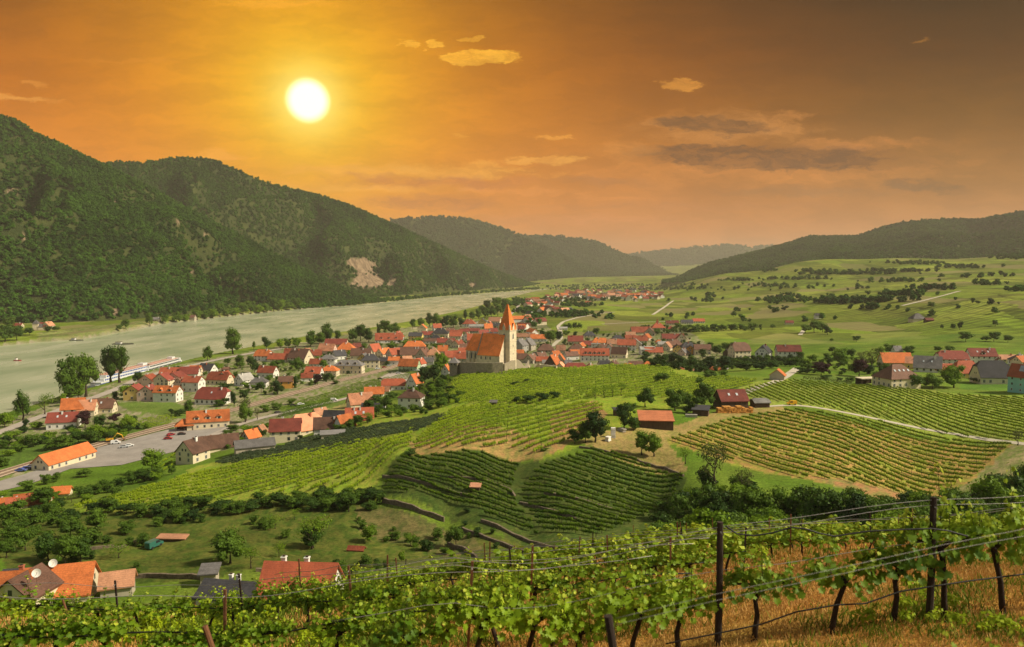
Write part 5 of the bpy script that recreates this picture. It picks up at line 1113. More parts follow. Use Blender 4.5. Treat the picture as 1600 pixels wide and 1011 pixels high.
houses('between river and church', 'houses between the river and the church', [
    (660, 519, 13, 13, 6, 6, 88, 'orange', 'cream'), (688, 528, 24, 16, 7, 8, 0, 'slate', 'cream', 'hip'), (650, 531, 20, 12, 6, 5, -6, 'slate', 'yellow'), (668, 527, 16, 12, 4, 5, 0, 'dark red', 'white'), (680, 533, 16, 12, 4, 6, 0, 'slate', 'white', 'hip'), (671, 537, 20, 10, 4, 4, 0, 'brown', 'white'), (697, 540, 26, 14, 5, 6, 0, 'dark red', 'cream'), (703, 542, 12, 14, 6, 7, 84, 'brown', 'cream'),
    (713, 526, 18, 12, 4, 6, 0, 'red', 'white'), (683, 517, 12, 10, 5, 6, 20, 'red', 'white'), (733, 511, 19, 14, 5, 7, -5, 'red', 'white', 'hip'), (754, 508, 10, 12, 5, 5, 85, 'slate', 'yellow'), (745, 513, 22, 8, 3, 3, 0, 'pale grey', 'white'), (773, 506, 17, 12, 4, 6, -10, 'tan', 'cream'), (763, 518, 12, 12, 5, 7, 10, 'orange', 'cream'), (726, 522, 14, 10, 4, 4, 0, 'dark red', 'cream'), (740, 520, 18, 10, 3, 4, 0, 'dark red', 'grey'),
    (712, 530, 17, 12, 5, 6, 0, 'red', 'cream'), (741, 536, 20, 14, 5, 9, 0, 'red', 'cream'), (755, 529, 16, 14, 5, 8, 30, 'dark red', 'cream'), (729, 533, 9, 14, 6, 7, 85, 'red', 'white'), (716, 544, 14, 14, 6, 6, 50, 'red', 'cream'), (725, 548, 12, 12, 5, 5, 0, 'brown', 'yellow'), (741, 548, 20, 14, 5, 9, 0, 'dark red', 'stone'), (728, 557, 22, 14, 5, 8, 10, 'red', 'cream'), (690, 538, 10, 12, 5, 5, 70, 'orange', 'cream'),
    (768, 531, 14, 12, 5, 6, 20, 'slate', 'white'), (775, 522, 16, 10, 4, 5, 0, 'dark red', 'white'), (778, 512, 18, 8, 3, 4, 0, 'slate', 'white'), (765, 511, 8, 8, 4, 5, 80, 'red', 'cream'), (704, 520, 12, 8, 3, 4, 0, 'brown', 'white')])
houses('north of the church', 'houses on the north side of the church', [
    (813, 551, 18, 18, 11, 10, 60, 'grey', 'grey', 'half'), (826, 548, 18, 16, 9, 10, 65, 'grey', 'stone', 'half'), (813, 566, 20, 14, 5, 8, -5, 'brown', 'cream'), (830, 568, 18, 16, 6, 8, 60, 'brown', 'stone'), (821, 529, 28, 10, 3, 5, 0, 'tan', 'cream'), (842, 534, 24, 12, 5, 6, -4, 'orange', 'white'), (829, 522, 11, 10, 3, 6, 80, 'red', 'cream'), (812, 517, 14, 10, 3, 5, 0, 'dark red', 'white'), (820, 512, 16, 10, 3, 4, 10, 'brown', 'cream'), (812, 558, 12, 10, 5, 6, 0, 'orange', 'white'),
    (853, 551, 26, 18, 4, 9, 0, 'brown', 'stone', 'hip'), (845, 562, 14, 12, 5, 6, 30, 'brown', 'grey'), (848, 568, 18, 12, 4, 6, -10, 'red', 'cream'), (864, 574, 20, 18, 5, 14, 62, 'orange', 'wood', 'gable', dict(z=14)), (876, 571, 15, 18, 4, 13, 80, 'orange', 'cream', 'gable', dict(z=14)), (876, 552, 13, 14, 5, 7, 0, 'tan', 'cream'), (868, 560, 12, 12, 5, 6, 30, 'orange', 'white'), (855, 573, 14, 12, 6, 4, 0, 'pale grey', 'white'), (876, 580, 16, 16, 4, 9, 75, 'light orange', 'cream', 'gable', dict(z=16)), (880, 516, 12, 6, 3, 2, 0, 'pale grey', 'white'), (862, 527, 14, 6, 3, 2, 0, 'pale grey', 'white', 'flat'),
    (899, 538, 22, 14, 5, 8, 0, 'dark red', 'cream'), (900, 553, 22, 16, 7, 8, 0, 'brown', 'cream', 'hip'), (901, 558, 18, 12, 5, 6, 0, 'orange', 'cream'), (892, 563, 20, 14, 7, 6, 20, 'brown', 'white'), (921, 528, 18, 12, 4, 6, 0, 'slate', 'cream', 'hip'), (929, 564, 42, 16, 9, 10, -4, 'red', 'white', 'gable', dict(dorm=5, cap=16, lb='long white house with red roof and a row of dormers behind the knoll')), (931, 545, 13, 11, 7, 2, -10, 'pale grey', 'white', 'flat'),
    (917, 543, 14, 12, 4, 6, 0, 'dark red', 'white'), (938, 539, 26, 12, 4, 7, 0, 'orange', 'cream', 'hip'), (958, 541, 18, 12, 4, 7, 0, 'tan', 'cream'), (965, 535, 20, 13, 4, 7, 0, 'slate', 'cream', 'hip'), (979, 548, 27, 14, 9, 8, -10, 'red', 'white', 'gable', dict(cap=12)), (952, 556, 20, 16, 9, 9, 78, 'brown', 'white'), (968, 560, 22, 16, 7, 10, -20, 'brown', 'cream'), (899, 585, 30, 20, 5, 12, 0, 'dark red', 'cream', 'half', dict(z=15)), (922, 586, 22, 22, 5, 13, 20, 'tan', 'cream', 'hip', dict(z=15)),
    (944, 575, 16, 12, 5, 6, 10, 'slate', 'white', 'gable', dict(z=12)), (958, 576, 20, 14, 5, 7, 70, 'brown', 'stone', 'gable', dict(z=12)), (981, 581, 24, 16, 4, 9, 0, 'orange', 'cream', 'hip', dict(z=14)), (993, 575, 20, 12, 5, 5, 0, 'brown', 'cream', 'gable', dict(z=14)), (1017, 580, 31, 20, 5, 10, 0, 'orange', 'cream', 'hip', dict(z=16)), (941, 549, 14, 12, 5, 6, 40, 'brown', 'cream'), (908, 546, 12, 10, 5, 5, 60, 'orange', 'cream'), (888, 572, 10, 10, 4, 5, 0, 'grey', 'stone', 'gable', dict(z=14))])
houses('in the eastern old village', 'houses in the eastern part of the old village', [
    (1001, 522, 29, 14, 3, 8, 4, 'red', 'cream'), (1015, 525, 14, 16, 5, 8, 75, 'brown', 'stone'), (985, 528, 14, 12, 4, 5, 0, 'tan', 'cream'), (1028, 516, 20, 14, 4, 7, 0, 'red', 'cream', 'hip'), (1027, 512, 5, 5, 6, 8, 0, 'red', 'cream', 'pyr', dict(win=False, chim=0)), (1073, 507, 17, 10, 3, 4, 0, 'slate', 'white'), (1091, 505, 17, 10, 3, 4, 0, 'red', 'white'), (1050, 508, 18, 10, 3, 4, 0, 'dark red', 'cream'), (1048, 516, 10, 10, 2, 5, 80, 'red', 'cream', 'pyr'),
    (1051, 533, 32, 14, 4, 7, 0, 'dark red', 'cream'), (1064, 534, 8, 14, 5, 8, 88, 'red', 'cream'), (1053, 545, 26, 18, 6, 8, 0, 'brown', 'cream', 'hip'), (1075, 548, 22, 14, 6, 7, 0, 'slate', 'cream', 'hip'), (1077, 554, 17, 16, 8, 6, 86, 'grey', 'ochre'), (1097, 554, 24, 16, 8, 7, -6, 'brown', 'cream'), (1042, 548, 13, 14, 5, 8, 60, 'tan', 'cream'), (1058, 550, 13, 12, 6, 5, 84, 'slate', 'yellow'), (1068, 556, 14, 12, 5, 6, 50, 'grey', 'pink'),
    (1011, 554, 22, 14, 8, 4, 4, 'pale grey', 'white'), (1021, 554, 26, 14, 4, 7, 0, 'red', 'cream'), (1029, 538, 9, 9, 4, 4, 0, 'orange', 'cream', 'pyr'), (1000, 537, 20, 14, 5, 7, 0, 'red', 'cream'), (1010, 532, 14, 12, 4, 6, 60, 'orange', 'pink'), (993, 546, 12, 18, 8, 8, 80, 'pale grey', 'stone'), (984, 533, 14, 10, 4, 5, 0, 'red', 'white'), (1035, 543, 14, 12, 5, 4, 0, 'pale grey', 'white'),
    (1057, 587, 20, 16, 4, 8, 0, 'red', 'cream', 'gable', dict(z=20)), (1068, 590, 14, 12, 4, 5, 60, 'grey', 'grey', 'gable', dict(z=20)), (1088, 590, 22, 18, 4, 10, 10, 'tan', 'cream', 'half', dict(z=20)), (1097, 590, 14, 16, 4, 11, 80, 'orange', 'cream', 'gable', dict(z=20)), (1118, 585, 24, 16, 4, 8, 0, 'orange', 'cream', 'hip', dict(z=21)), (1132, 585, 14, 14, 4, 8, 60, 'grey', 'grey', 'gable', dict(z=21))])
houses('above the dark tree belt', 'three large houses above the dark tree belt', [
    (1155, 560, 26, 22, 12, 12, 12, 'brown', 'cream', 'half', dict(lb='cream house with dark hipped roof, leftmost above the dark tree belt')), (1193, 562, 26, 20, 11, 11, 60, 'slate', 'white', 'half', dict(lb='white house with slate roof in the middle above the tree belt')), (1231, 561, 34, 18, 12, 9, -6, 'dark red', 'white', 'gable', dict(lb='white house with long dark red roof, right of the slate roofed one', cap=18)),
    (1136, 556, 10, 10, 5, 5, 60, 'slate', 'wood', 'gable', dict(win=False, chim=0, lb='small dark shed left of the cream hipped house'))])
houses('in the eastern village', 'houses of the eastern village', [
    (1400, 606, 52, 40, 15, 20, 14, 'brown', 'cream', 'hip', dict(sky=4, chim=0, lb='cream bungalow with large brown pyramid roof and skylights above the vines')), (1398, 574, 42, 22, 8, 14, -4, 'orange', 'cream'), (1401, 556, 12, 10, 8, 7, 10, 'grey', 'white'), (1430, 577, 26, 18, 9, 9, -30, 'light orange', 'yellow'), (1449, 582, 36, 26, 7, 17, -30, 'grey', 'white', 'gable', dict(sky=2)), (1486, 571, 40, 24, 10, 12, -6, 'dark red', 'white', 'half'),
    (1472, 582, 28, 14, 5, 8, 0, 'red', 'cream'), (1507, 590, 46, 28, 8, 18, 0, 'red', 'yellow', 'hip'), (1532, 568, 38, 18, 12, 11, -4, 'dark red', 'white', 'gable', dict(sky=3, dorm=1)), (1548, 600, 44, 36, 11, 24, -8, 'slate', 'cream', 'half', dict(chim=0, lb='cream house with big black roof left of the teal house')), (1573, 566, 24, 16, 5, 6, 0, 'tan', 'cream'), (1592, 570, 22, 18, 8, 8, 0, 'grey', 'white', 'hip'), (1596, 574, 24, 18, 9, 8, 20, 'orange', 'cream'), (1560, 578, 20, 18, 8, 10, 60, 'brown', 'white'), (1625, 580, 34, 22, 10, 12, 10, 'red', 'white'),
    (1416, 606, 14, 8, 4, 3, 10, 'red', 'ochre', 'shed', dict(win=False, chim=0, lb='small orange lean-to against the brown roofed bungalow'))])
t = house(1600, 617, 64, 34, 26, 18, -64, 'red', 'teal', 'gable', k=0.62, label='teal gabled house with red roof and solar panels at the right edge', group='houses of the eastern village')
rf = [c for c in t.children if c.name.startswith('roof')][0]
mb = MB(); 
for i in range(3):
    for j in range(2): mb.box(-3.0 + i * 2.0, -1.1 + i * 2.0, -1.6 + j * 1.7, 0.0 + j * 1.7, 0, .1)
Lr, Wr = 64 * t.location.y / F * .62, 34 * t.location.y / F * .62; rhm = 18 * t.location.y / F; hm = 26 * t.location.y / F * 1.02
PANEL = simple('solar_panel', (0.30, 0.33, 0.38), 0.25, .15, 2, .7)
sp_ = mb.build('solar_panel', PANEL, rf); a = math.atan2(rhm, Wr / 2); sp_.location = (Lr * .1, -Wr * .22, hm + rhm * .56 + .42); sp_.rotation_euler = (a, 0, 0)
def carport(px, py, L, W, h, ang, label):
    g = ground(px, py); s = g.y / F; o = empty('carport', g, R(ang)); tag(o, label, 'carport')
    mb = MB()
    L, W, h = L * s, W * s, h * s
    for x in (-L / 2 + .2, L / 2 - .2):
        for y in (-W / 2 + .2, W / 2 - .2): mb.box(x - .12, x + .12, y - .12, y + .12, -1, h)
    mb.build('post', PLANK, o); mb = MB(); mb.box(-L / 2 - .3, L / 2 + .3, -W / 2 - .3, W / 2 + .3, h, h + .45); mb.build('roof', WALL['cream'], o)
    mb = MB(); mb.box(-L / 2, L / 2, W / 2, W / 2 + .1, -1, h - .01); mb.build('back_wall', PLANK, o)
carport(1354, 600, 28, 16, 9, 10, 'flat roofed open carport left of the brown roofed bungalow')
houses('below the netted vines', 'houses at the foot of the netted vines', [
    (302, 724, 34, 34, 17, 18, 68, 'brown', 'cream', 'gable', dict(chim=2, lb='cream gabled farmhouse with two tall white chimneys beside the bright tree')), (338, 708, 84, 26, 6, 17, 32, 'brown', 'cream', 'gable', dict(chim=3, k=.8, lb='long brown roofed wing behind the cream gabled farmhouse')), (398, 708, 56, 26, 9, 9, 26, 'grey', 'stone', 'gable', dict(chim=0, win=False, lb='low barn with grey brown roof beside the netted vines')),
    (392, 690, 22, 18, 6, 11, 60, 'orange', 'cream'), (408, 680, 12, 14, 6, 9, 80, 'tan', 'cream'), (447, 691, 44, 32, 18, 16, 12, 'dark red', 'cream', 'gable', dict(lb='big cream house with dark red roof beside the netted vines')), (478, 680, 44, 34, 8, 22, 40, 'light orange', 'cream', 'half', dict(lb='steep light orange roofed house behind the big cream house')), (514, 676, 42, 22, 7, 15, 10, 'brown', 'white', 'gable', dict(chim=1)), (528, 662, 40, 22, 6, 13, -4, 'slate', 'white', 'gable', dict(chim=0)),
    (538, 671, 26, 20, 5, 16, 55, 'orange', 'white'), (562, 660, 40, 22, 5, 16, 12, 'red', 'cream', 'gable', dict(chim=2, sky=2)), (563, 636, 36, 22, 5, 15, 30, 'light orange', 'cream'), (584, 642, 34, 16, 4, 7, 0, 'slate', 'white', 'gable', dict(chim=0)), (500, 652, 20, 14, 4, 9, 50, 'tan', 'cream'), (520, 684, 34, 10, 5, 4, 14, 'grey', 'stone', 'shed', dict(chim=0, win=False, lb='narrow grey lean-to below the brown roofed wing'))])
houses('below the church hill', 'houses below the church hill', [
    (585, 621, 28, 18, 6, 9, 8, 'orange', 'white', 'gable', dict(chim=3)), (600, 617, 16, 12, 6, 6, 0, 'tan', 'white'), (615, 610, 34, 18, 8, 9, 6, 'red', 'white', 'half'), (648, 607, 18, 18, 8, 14, 62, 'orange', 'white'), (604, 612, 10, 8, 4, 4, 0, 'brown', 'cream')])
v = house(643, 639, 34, 26, 18, 11, -8, 'brown', 'white', 'hip', label='white villa with dark hipped roof and arched loggia among trees', group='houses below the church hill', cap=20, chim=1)
houses('along the lower left lane', 'roofs along the lower lane', [
    (52, 792, 46, 22, 5, 13, 20, 'orange', 'cream', 'gable', dict(chim=1)), (28, 795, 26, 20, 5, 10, 30, 'red', 'cream'), (97, 776, 24, 16, 6, 8, 12, 'orange', 'cream'), (4, 794, 26, 20, 4, 9, 20, 'orange', 'cream')])
# near roofs under the vineyard crest
def near_house(px, py, Y, L, W, h, rh, ang, rc, wc, style, label, **kw):
    g = Vector(atY(px, py, Y)); return house_at(g, L, W, h, rh, ang, rc, wc, style, label=label, group='houses just below the crest', **kw)
n1 = near_house(96, 948, 140, 11.5, 9.5, 4.0, 4.2, 18, 'orange', 'cream', 'gable', 'orange hipped roof with a satellite dish just below the crest', chim=0)
n2 = near_house(42, 955, 134, 7.5, 8.0, 4.2, 3.2, 84, 'brown', 'cream', 'gable', 'dark brown tiled roof overlapping the orange roof', chim=0)
n3 = near_house(8, 955, 134, 10, 8, 4.0, 3.4, 10, 'orange', 'yellow', 'gable', 'yellow walled house with orange roof at the left edge', chim=1)
n3b = near_house(30, 915, 155, 5, 5, 2.2, 1.4, 10, 'slate', 'wood', 'gable', 'small black roof behind the yellow walled house', chim=0, win=False)
n4 = near_house(185, 932, 142, 5.5, 4.5, 3.0, 2.0, 20, 'tan', 'stone', 'gable', 'small garden shed with pale pink tiled roof', chim=0, win=False)
n5 = near_house(375, 945, 137, 13.5, 7.5, 2.6, 1.9, -10, 'slate', 'white', 'gable', 'long black roofed house with brick chimneys', chim=2)
n6 = near_house(472, 955, 128, 12.5, 8.6, 4.2, 4.6, -4, 'red', 'white', 'gable', 'red tiled roof with white chimney just below the crest', chim=2)
n7 = near_house(328, 912, 148, 3.0, 3.0, 2.6, .8, 10, 'grey', 'stone', 'shed', 'tall narrow stone outhouse left of the black roof', chim=0, win=False)
def dish(g, label):
    o = empty('satellite_dish', g, R(20)); tag(o, label, 'satellite dish', 'satellite dishes on the near roofs')
    mb = MB(); n = 16; V = [(0, 0.14, 0)]; 
    for q, rr in ((1, .25), (2, .48)):
        V += [(math.cos(2 * math.pi * i / n) * rr, 0.14 - rr * rr * .6, math.sin(2 * math.pi * i / n) * rr) for i in range(n)]
    fs = [(0, 1 + i, 1 + (i + 1) % n) for i in range(n)] + [(1 + i, 1 + n + i, 1 + n + (i + 1) % n, 1 + (i + 1) % n) for i in range(n)]
    mb.add(V, fs); mb.add([(x, y + .03, z) for x, y, z in V], [f[::-1] for f in fs]); d = mb.build('reflector', WHITEP, o); d.location = (0, 0, .9); d.rotation_euler = (R(-25), 0, 0); d.scale = (1.6, 1.6, 1.6)
    mb = MB(); mb.tube([(0, .2, -1.2), (0, .2, .9)], .05, 6); mb.tube([(0, .1, .6), (0, -.7, .75)], .03, 5); mb.build('mast', RAILM, o)
dish(Vector(atY(83, 887, 139)), 'round white satellite dish on the orange roof'); dish(Vector(atY(57, 903, 131)), 'round white satellite dish on the dark brown roof')

# ------------------------------------------------------------------ church, churchyard wall
def church():
    g = Vector(atY(793, 560, 484)); g.z = 36.0; o = empty('church', g, R(-31)); tag(o, 'pale stone church with tall orange spire on the knoll', 'church')
    T = 4.25; zt = 20.6
    mb = MB(); mb.box(-T, T, -T, T, -6, zt)
    for z in (7.5, 13.6): mb.box(-T - .18, T + .18, -T - .18, T + .18, z, z + .35)
    mb.box(-T - .3, T + .3, -T - .3, T + .3, zt, zt + .5); mb.build('tower', CHURCHST, o)
    # spire : steep four-sided, flared foot, small gablets on each side
    mb = MB(); e = T + .25; zs = zt + .5; h = 16.8
    lv = [(e, 0), (e * .80, 3.4), (.45, h)]
    for (a, za), (c, zc) in zip(lv[:-1], lv[1:]):
        V = [(-a, -a, zs + za), (a, -a, zs + za), (a, a, zs + za), (-a, a, zs + za), (-c, -c * .35 if c < 1 else -c, zs + zc), (c, -c * .35 if c < 1 else -c, zs + zc), (c, c * .35 if c < 1 else c, zs + zc), (-c, c * .35 if c < 1 else c, zs + zc)]
        mb.add(V, [(0, 1, 5, 4), (1, 2, 6, 5), (2, 3, 7, 6), (3, 0, 4, 7)] + ([(4, 5, 6, 7)] if c < 1 else []))
    sp = mb.build('spire', ROOF['church'], o)
    mb = MB(); mb.tube([(0, 0, zs + h - .3), (0, 0, zs + h + 1.6)], .06, 6); mb.build('finial', RAILM, sp)
    for k in range(4):
        mb = MB(); w = 1.05; y = -e - .05
        mb.add([(-w, y, zs - .2), (w, y, zs - .2), (w, y, zs + 2.0), (0, y, zs + 4.3), (-w, y, zs + 2.0), (-w, y + 3, zs - .2), (w, y + 3, zs - .2), (w, y + 3, zs + 2), (0, y + 3, zs + 4.3), (-w, y + 3, zs + 2)], [(0, 1, 2, 3, 4), (0, 4, 9, 5), (1, 6, 7, 2)], 0)
        mb.add([(-w - .2, y - .15, zs + 1.8), (0, y - .15, zs + 4.6), (0, y + 3.1, zs + 4.6), (-w - .2, y + 3.1, zs + 1.8), (w + .2, y - .15, zs + 1.8), (w + .2, y + 3.1, zs + 1.8)], [(0, 1, 2, 3), (1, 4, 5, 2)], 1)
        q = mb.build('gablet', [CHURCHST, ROOF['orange']], sp); q.rotation_euler = (0, 0, k * math.pi / 2)
        for x in (-e + .1, ):
            mb = MB(); mb.box(-.42, .42, -.42, .42, -.2, 2.2); mb.add([(-.5, -.5, 2.2), (.5, -.5, 2.2), (.5, .5, 2.2), (-.5, .5, 2.2), (0, 0, 4.0)], [(0, 1, 4), (1, 2, 4), (2, 3, 4), (3, 0, 4)])
            q = mb.build('pinnacle', CHURCHST, sp); cx, cy_ = (e - .3) * math.cos(math.pi / 4 + k * math.pi / 2) * 1.414, (e - .3) * math.sin(math.pi / 4 + k * math.pi / 2) * 1.414; q.location = (cx, cy_, zs)
    def lancet(x, y, z, w, h_, rot, par, nm='window'):
        mb = MB(); pr = [(-w / 2, 0), (w / 2, 0), (w / 2, h_ * .72), (w * .28, h_ * .9), (0, h_), (-w * .28, h_ * .9), (-w / 2, h_ * .72)]
        n = len(pr); V = [(a, -.08, c) for a, c in pr] + [(a, .1, c) for a, c in pr]
        mb.add(V, [tuple(range(n)), tuple(range(n, 2 * n))[::-1]] + [(i, n + i, n + (i + 1) % n, (i + 1) % n) for i in range(n)])
        fr = [(a * 1.35, c * 1.05 - .15) for a, c in pr]; V = [(a, -.03, c) for a, c in fr]; mb.add(V, [tuple(range(n))], 1)
        q = mb.build(nm, [GLASS, FRAME], par); q.location = (x, y, z); q.rotation_euler = (0, 0, rot)
    for k in range(4):
        c, s = math.cos(k * math.pi / 2), math.sin(k * math.pi / 2)
        for z, w, h_ in ((15.3, 1.25, 3.6), (10.2, .5, 1.2), (5.0, .5, 1.2)): lancet(s * (T + .03), -c * (T + .03), z, w, h_, k * math.pi / 2, o)
    # nave and choir
    def body(x0, x1, W_, h_, rh, nm, hip, oy):
        mb = MB(); mb.box(x0, x1, -W_ / 2, W_ / 2, -6, h_)
        xm = (x0 + x1) / 2
        if hip:
            mb.box(x0 - 4.2, x0, -W_ / 2 * .42, W_ / 2 * .42, -6, h_ - .02); mb.add([(x0, -W_ / 2, -6), (x0 - 4.2, -W_ * .21, -6), (x0 - 4.2, -W_ * .21, h_), (x0, -W_ / 2, h_)], [(0, 1, 2, 3)]); mb.add([(x0, W_ / 2, -6), (x0 - 4.2, W_ * .21, -6), (x0 - 4.2, W_ * .21, h_), (x0, W_ / 2, h_)], [(3, 2, 1, 0)])
        else: mb.add([(x0, -W_ / 2, h_), (x0, W_ / 2, h_), (x0, 0, h_ + rh), (x1, -W_ / 2, h_), (x1, W_ / 2, h_), (x1, 0, h_ + rh)], [(0, 2, 1), (3, 4, 5)])
        mb.v = [(x, y + oy, z) for x, y, z in mb.v]; mb.build(nm, CHURCHST, o)
        mb = MB(); w = W_ / 2 + .5; e_ = h_ - .45
        if hip:
            xa = x0 - 4.9
            P = [(xa, -w * .44, e_), (xa, w * .44, e_), (x0, -w, e_), (x0, w, e_), (x1, -w, e_), (x1, w, e_), (x0 + .4, 0, h_ + rh), (x1, 0, h_ + rh)]
            mb.add(P, [(0, 6, 1), (0, 2, 6), (1, 6, 3), (2, 4, 7, 6), (3, 6, 7, 5), (0, 1, 3, 5, 4, 2)])
        else:
            for s in (-1, 1):
                a = [(x0 - .5, s * w, e_), (x1 + .2, s * w, e_), (x1 + .2, 0, h_ + rh), (x0 - .5, 0, h_ + rh)]; v = a + [(x, y, z + .35) for x, y, z in a]
                mb.add(v, [(0, 1, 2, 3), (4, 7, 6, 5), (0, 4, 5, 1), (1, 5, 6, 2), (3, 7, 4, 0)] if s < 0 else [(3, 2, 1, 0), (5, 6, 7, 4), (1, 5, 4, 0), (2, 6, 5, 1), (0, 4, 7, 3)])
        mb.v = [(x, y + oy, z) for x, y, z in mb.v]; return mb.build(nm + '_roof', ROOF['church'], o)
    body(-16.5, 0.6, 14.0, 5.0, 13.2, 'nave', False, -4.0); body(-25.5, -16.5, 10.6, 7.2, 10.4, 'choir', True, -2.6)
    mb = MB(); 
    mb.add([(-16.9, -7.6, 4.5), (-16.2, -7.6, 4.5), (-16.2, 0, 18.75), (-16.9, 0, 18.75), (-16.9, -7.6, 5.3), (-16.2, -7.6, 5.3), (-16.2, 0, 19.4), (-16.9, 0, 19.4)], [(4, 5, 6, 7), (0, 1, 5, 4), (0, 4, 7, 3), (1, 2, 6, 5), (2, 3, 7, 6)])
    mb.v = [(x, y - 4.0, z) for x, y, z in mb.v]; mb.build('gable_coping', STONE, o)
    for x in (-24.5, -21.3, -18.2):
        mb = MB(); mb.box(x - .4, x + .4, -6.5, -5.2, -6, 5.6); mb.add([(x - .4, -6.5, 5.6), (x + .4, -6.5, 5.6), (x + .4, -5.2, 6.6), (x - .4, -5.2, 6.6)], [(0, 1, 2, 3)]); mb.v = [(x, y - 2.6, z) for x, y, z in mb.v]; mb.build('buttress', CHURCHST, o)
    for x in (-22.9, -19.7): lancet(x, -7.95, 1.6, 1.2, 4.6, 0, o)
    lancet(-27.8, -6.5, 1.6, 1.2, 4.4, math.atan2(-4.2, -3.0) + math.pi / 2 + 0.0, o)
    for x in (-13.5, -10, -6.5): lancet(x, -11.05, 2.0, .8, 2.0, 0, o)
church()
def stone_wall(px, h, th, m, label, top=0.4, z0=2.0, name='stone_wall', Ys=None, cat='wall', group=None):
    P = [ground(x, y, 90) for x, y in px]; pts = []
    for a, c in zip(P[:-1], P[1:]):
        n = max(2, int((c - a).length / 3.0)); pts += [a.lerp(c, k / n) for k in range(n)]
    pts.append(P[-1]); base = pts[0]; o = None; mb = MB(); rs = random.Random(int(px[0][0])); V = []
    for i, p in enumerate(pts):
        t = (pts[min(i + 1, len(pts) - 1)] - pts[max(i - 1, 0)]); n = Vector((-t.y, t.x, 0)).normalized() * th / 2; z = H(p.x, p.y); hh = h + rs.uniform(-.5, .5) * top
        for s, zz in ((-1, z - z0), (1, z - z0), (1, z + hh), (-1, z + hh)): V.append((p.x + n.x * s - base.x, p.y + n.y * s - base.y, zz - base.z))
    k = len(pts); fs = [(0, 1, 2, 3), tuple(4 * (k - 1) + i for i in (3, 2, 1, 0))]
    for i in range(k - 1):
        for j in range(4): fs.append((4 * i + j, 4 * (i + 1) + j, 4 * (i + 1) + (j + 1) % 4, 4 * i + (j + 1) % 4)[::-1])
    mb.add(V, fs); o = mb.build(name, m, loc=base); tag(o, label, cat, group); return o
stone_wall(P_(715, 584, 745, 584.5, 770, 585, 786, 584), 7.0, 1.2, STONE, 'high rubble wall in front of the church', 0.3)
stone_wall(P_(787, 584, 796, 580, 806, 576, 826, 573), 6.0, 1.2, STONE, 'right-hand return of the churchyard wall', 0.3)
stone_wall(P_(826, 574, 845, 575, 870, 577), 2.2, .8, CHURCHST, 'low pale wall running right from the churchyard', 0.1)
def turret():
    g = ground(710, 586); o = empty('wall_turret', g, R(-12)); tag(o, 'square stone turret with grey pyramid roof left of the churchyard wall', 'turret')
    s = g.y / F; w = 6.4 * s; h = 20 * s; mb = MB(); mb.box(-w, w, -w, w, -3, h * .78); mb.box(-w - .3, w + .3, -w - .3, w + .3, h * .78, h); mb.build('wall', STONE, o)
    mb = MB(); e = w + .8; mb.add([(-e, -e, h), (e, -e, h), (e, e, h), (-e, e, h), (0, 0, h + 8.5 * s)], [(0, 1, 4), (1, 2, 4), (2, 3, 4), (3, 0, 4), (3, 2, 1, 0)]); mb.build('roof', ROOF['grey'], o)
    for x, y, r_ in ((-w * .4, -w - .33, 0), (w * .4, -w - .33, 0), (w + .33, 0, math.pi / 2)):
        q = link('window', WIND, o); q.location = (x, y, h * .82); q.rotation_euler = (0, 0, r_); q.scale = (.8, 1, .7)
turret()
WG = 'dry stone terrace walls'
for k, (pts, h, lb) in enumerate([(P_(598, 746, 640, 750, 690, 764, 740, 778), 1.3, 'dry stone wall along the upper edge of the dark vine terraces'), (P_(598, 785, 630, 792, 660, 803, 694, 815), 2.6, 'tall dry stone wall above the orchard hollow'), (P_(812, 786, 850, 796, 900, 812, 940, 824), 1.3, 'dry stone wall in the middle of the right-hand terraces'),
        (P_(905, 700, 945, 706, 990, 717, 1040, 733, 1068, 745), 1.2, 'stone edge between the dry yard and the terraces'), (P_(850, 772, 900, 780, 960, 797, 1000, 806), 1.2, 'stone wall across the right-hand terraces'), (P_(700, 850, 725, 860, 745, 872), 1.6, 'short stone wall beside the orchard path'), (P_(722, 828, 760, 842, 800, 858, 830, 868), 1.5, 'stone wall at the foot of the left terraces'), (P_(752, 815, 790, 830, 840, 850, 880, 862), 1.4, 'second stone wall at the foot of the left terraces'),
        (P_(135, 860, 175, 856, 215, 846, 250, 842), 1.1, 'low wall across the orchard behind the orange roof'), (P_(700, 746, 760, 752, 795, 764, 805, 776), 1.1, 'curved stone wall behind the small hut'), (P_(175, 905, 230, 903, 300, 905, 330, 908), 1.8, 'dark garden wall behind the pink tiled shed'), (P_(400, 893, 430, 895, 460, 899), 1.6, 'garden wall behind the brick chimneys')]):
    stone_wall(pts, h * .55, .6, DRYSTONE, lb, .5, group=WG)

# ------------------------------------------------------------------ barns and farmyard
def shed_house(px, py, L, W, hw, hr, ang, rc, wc, style, label, k=1.0, **kw): return house(px, py, L, W, hw, hr, ang, rc, wc, style, label=label, name='barn', cat='barn', group='barns and sheds', k=k, win=False, chim=0, **kw)
shed_house(1024, 670, 52, 44, 13, 7, -6, 'rust', 'wood', 'shed', 'wooden barn with single orange roof slope on the dry yard')
shed_house(1141, 640, 44, 34, 14, 15, 8, 'dark red', 'wood', 'gable', 'dark wooden barn with steep dark red roof behind the timber stack', sky=2)
shed_house(1095, 650, 24, 20, 9, 4, -20, 'slate', 'wood', 'shed', 'low black open shed left of the steep roofed barn')
shed_house(1187, 637, 24, 20, 8, 5, 5, 'pale grey', 'wood', 'half', 'small shed with grey sheet roof right of the timber stack')
shed_house(1215, 594, 18, 22, 7, 9, 62, 'orange', 'stone', 'gable', 'open fronted shed with orange roof beside the lane')
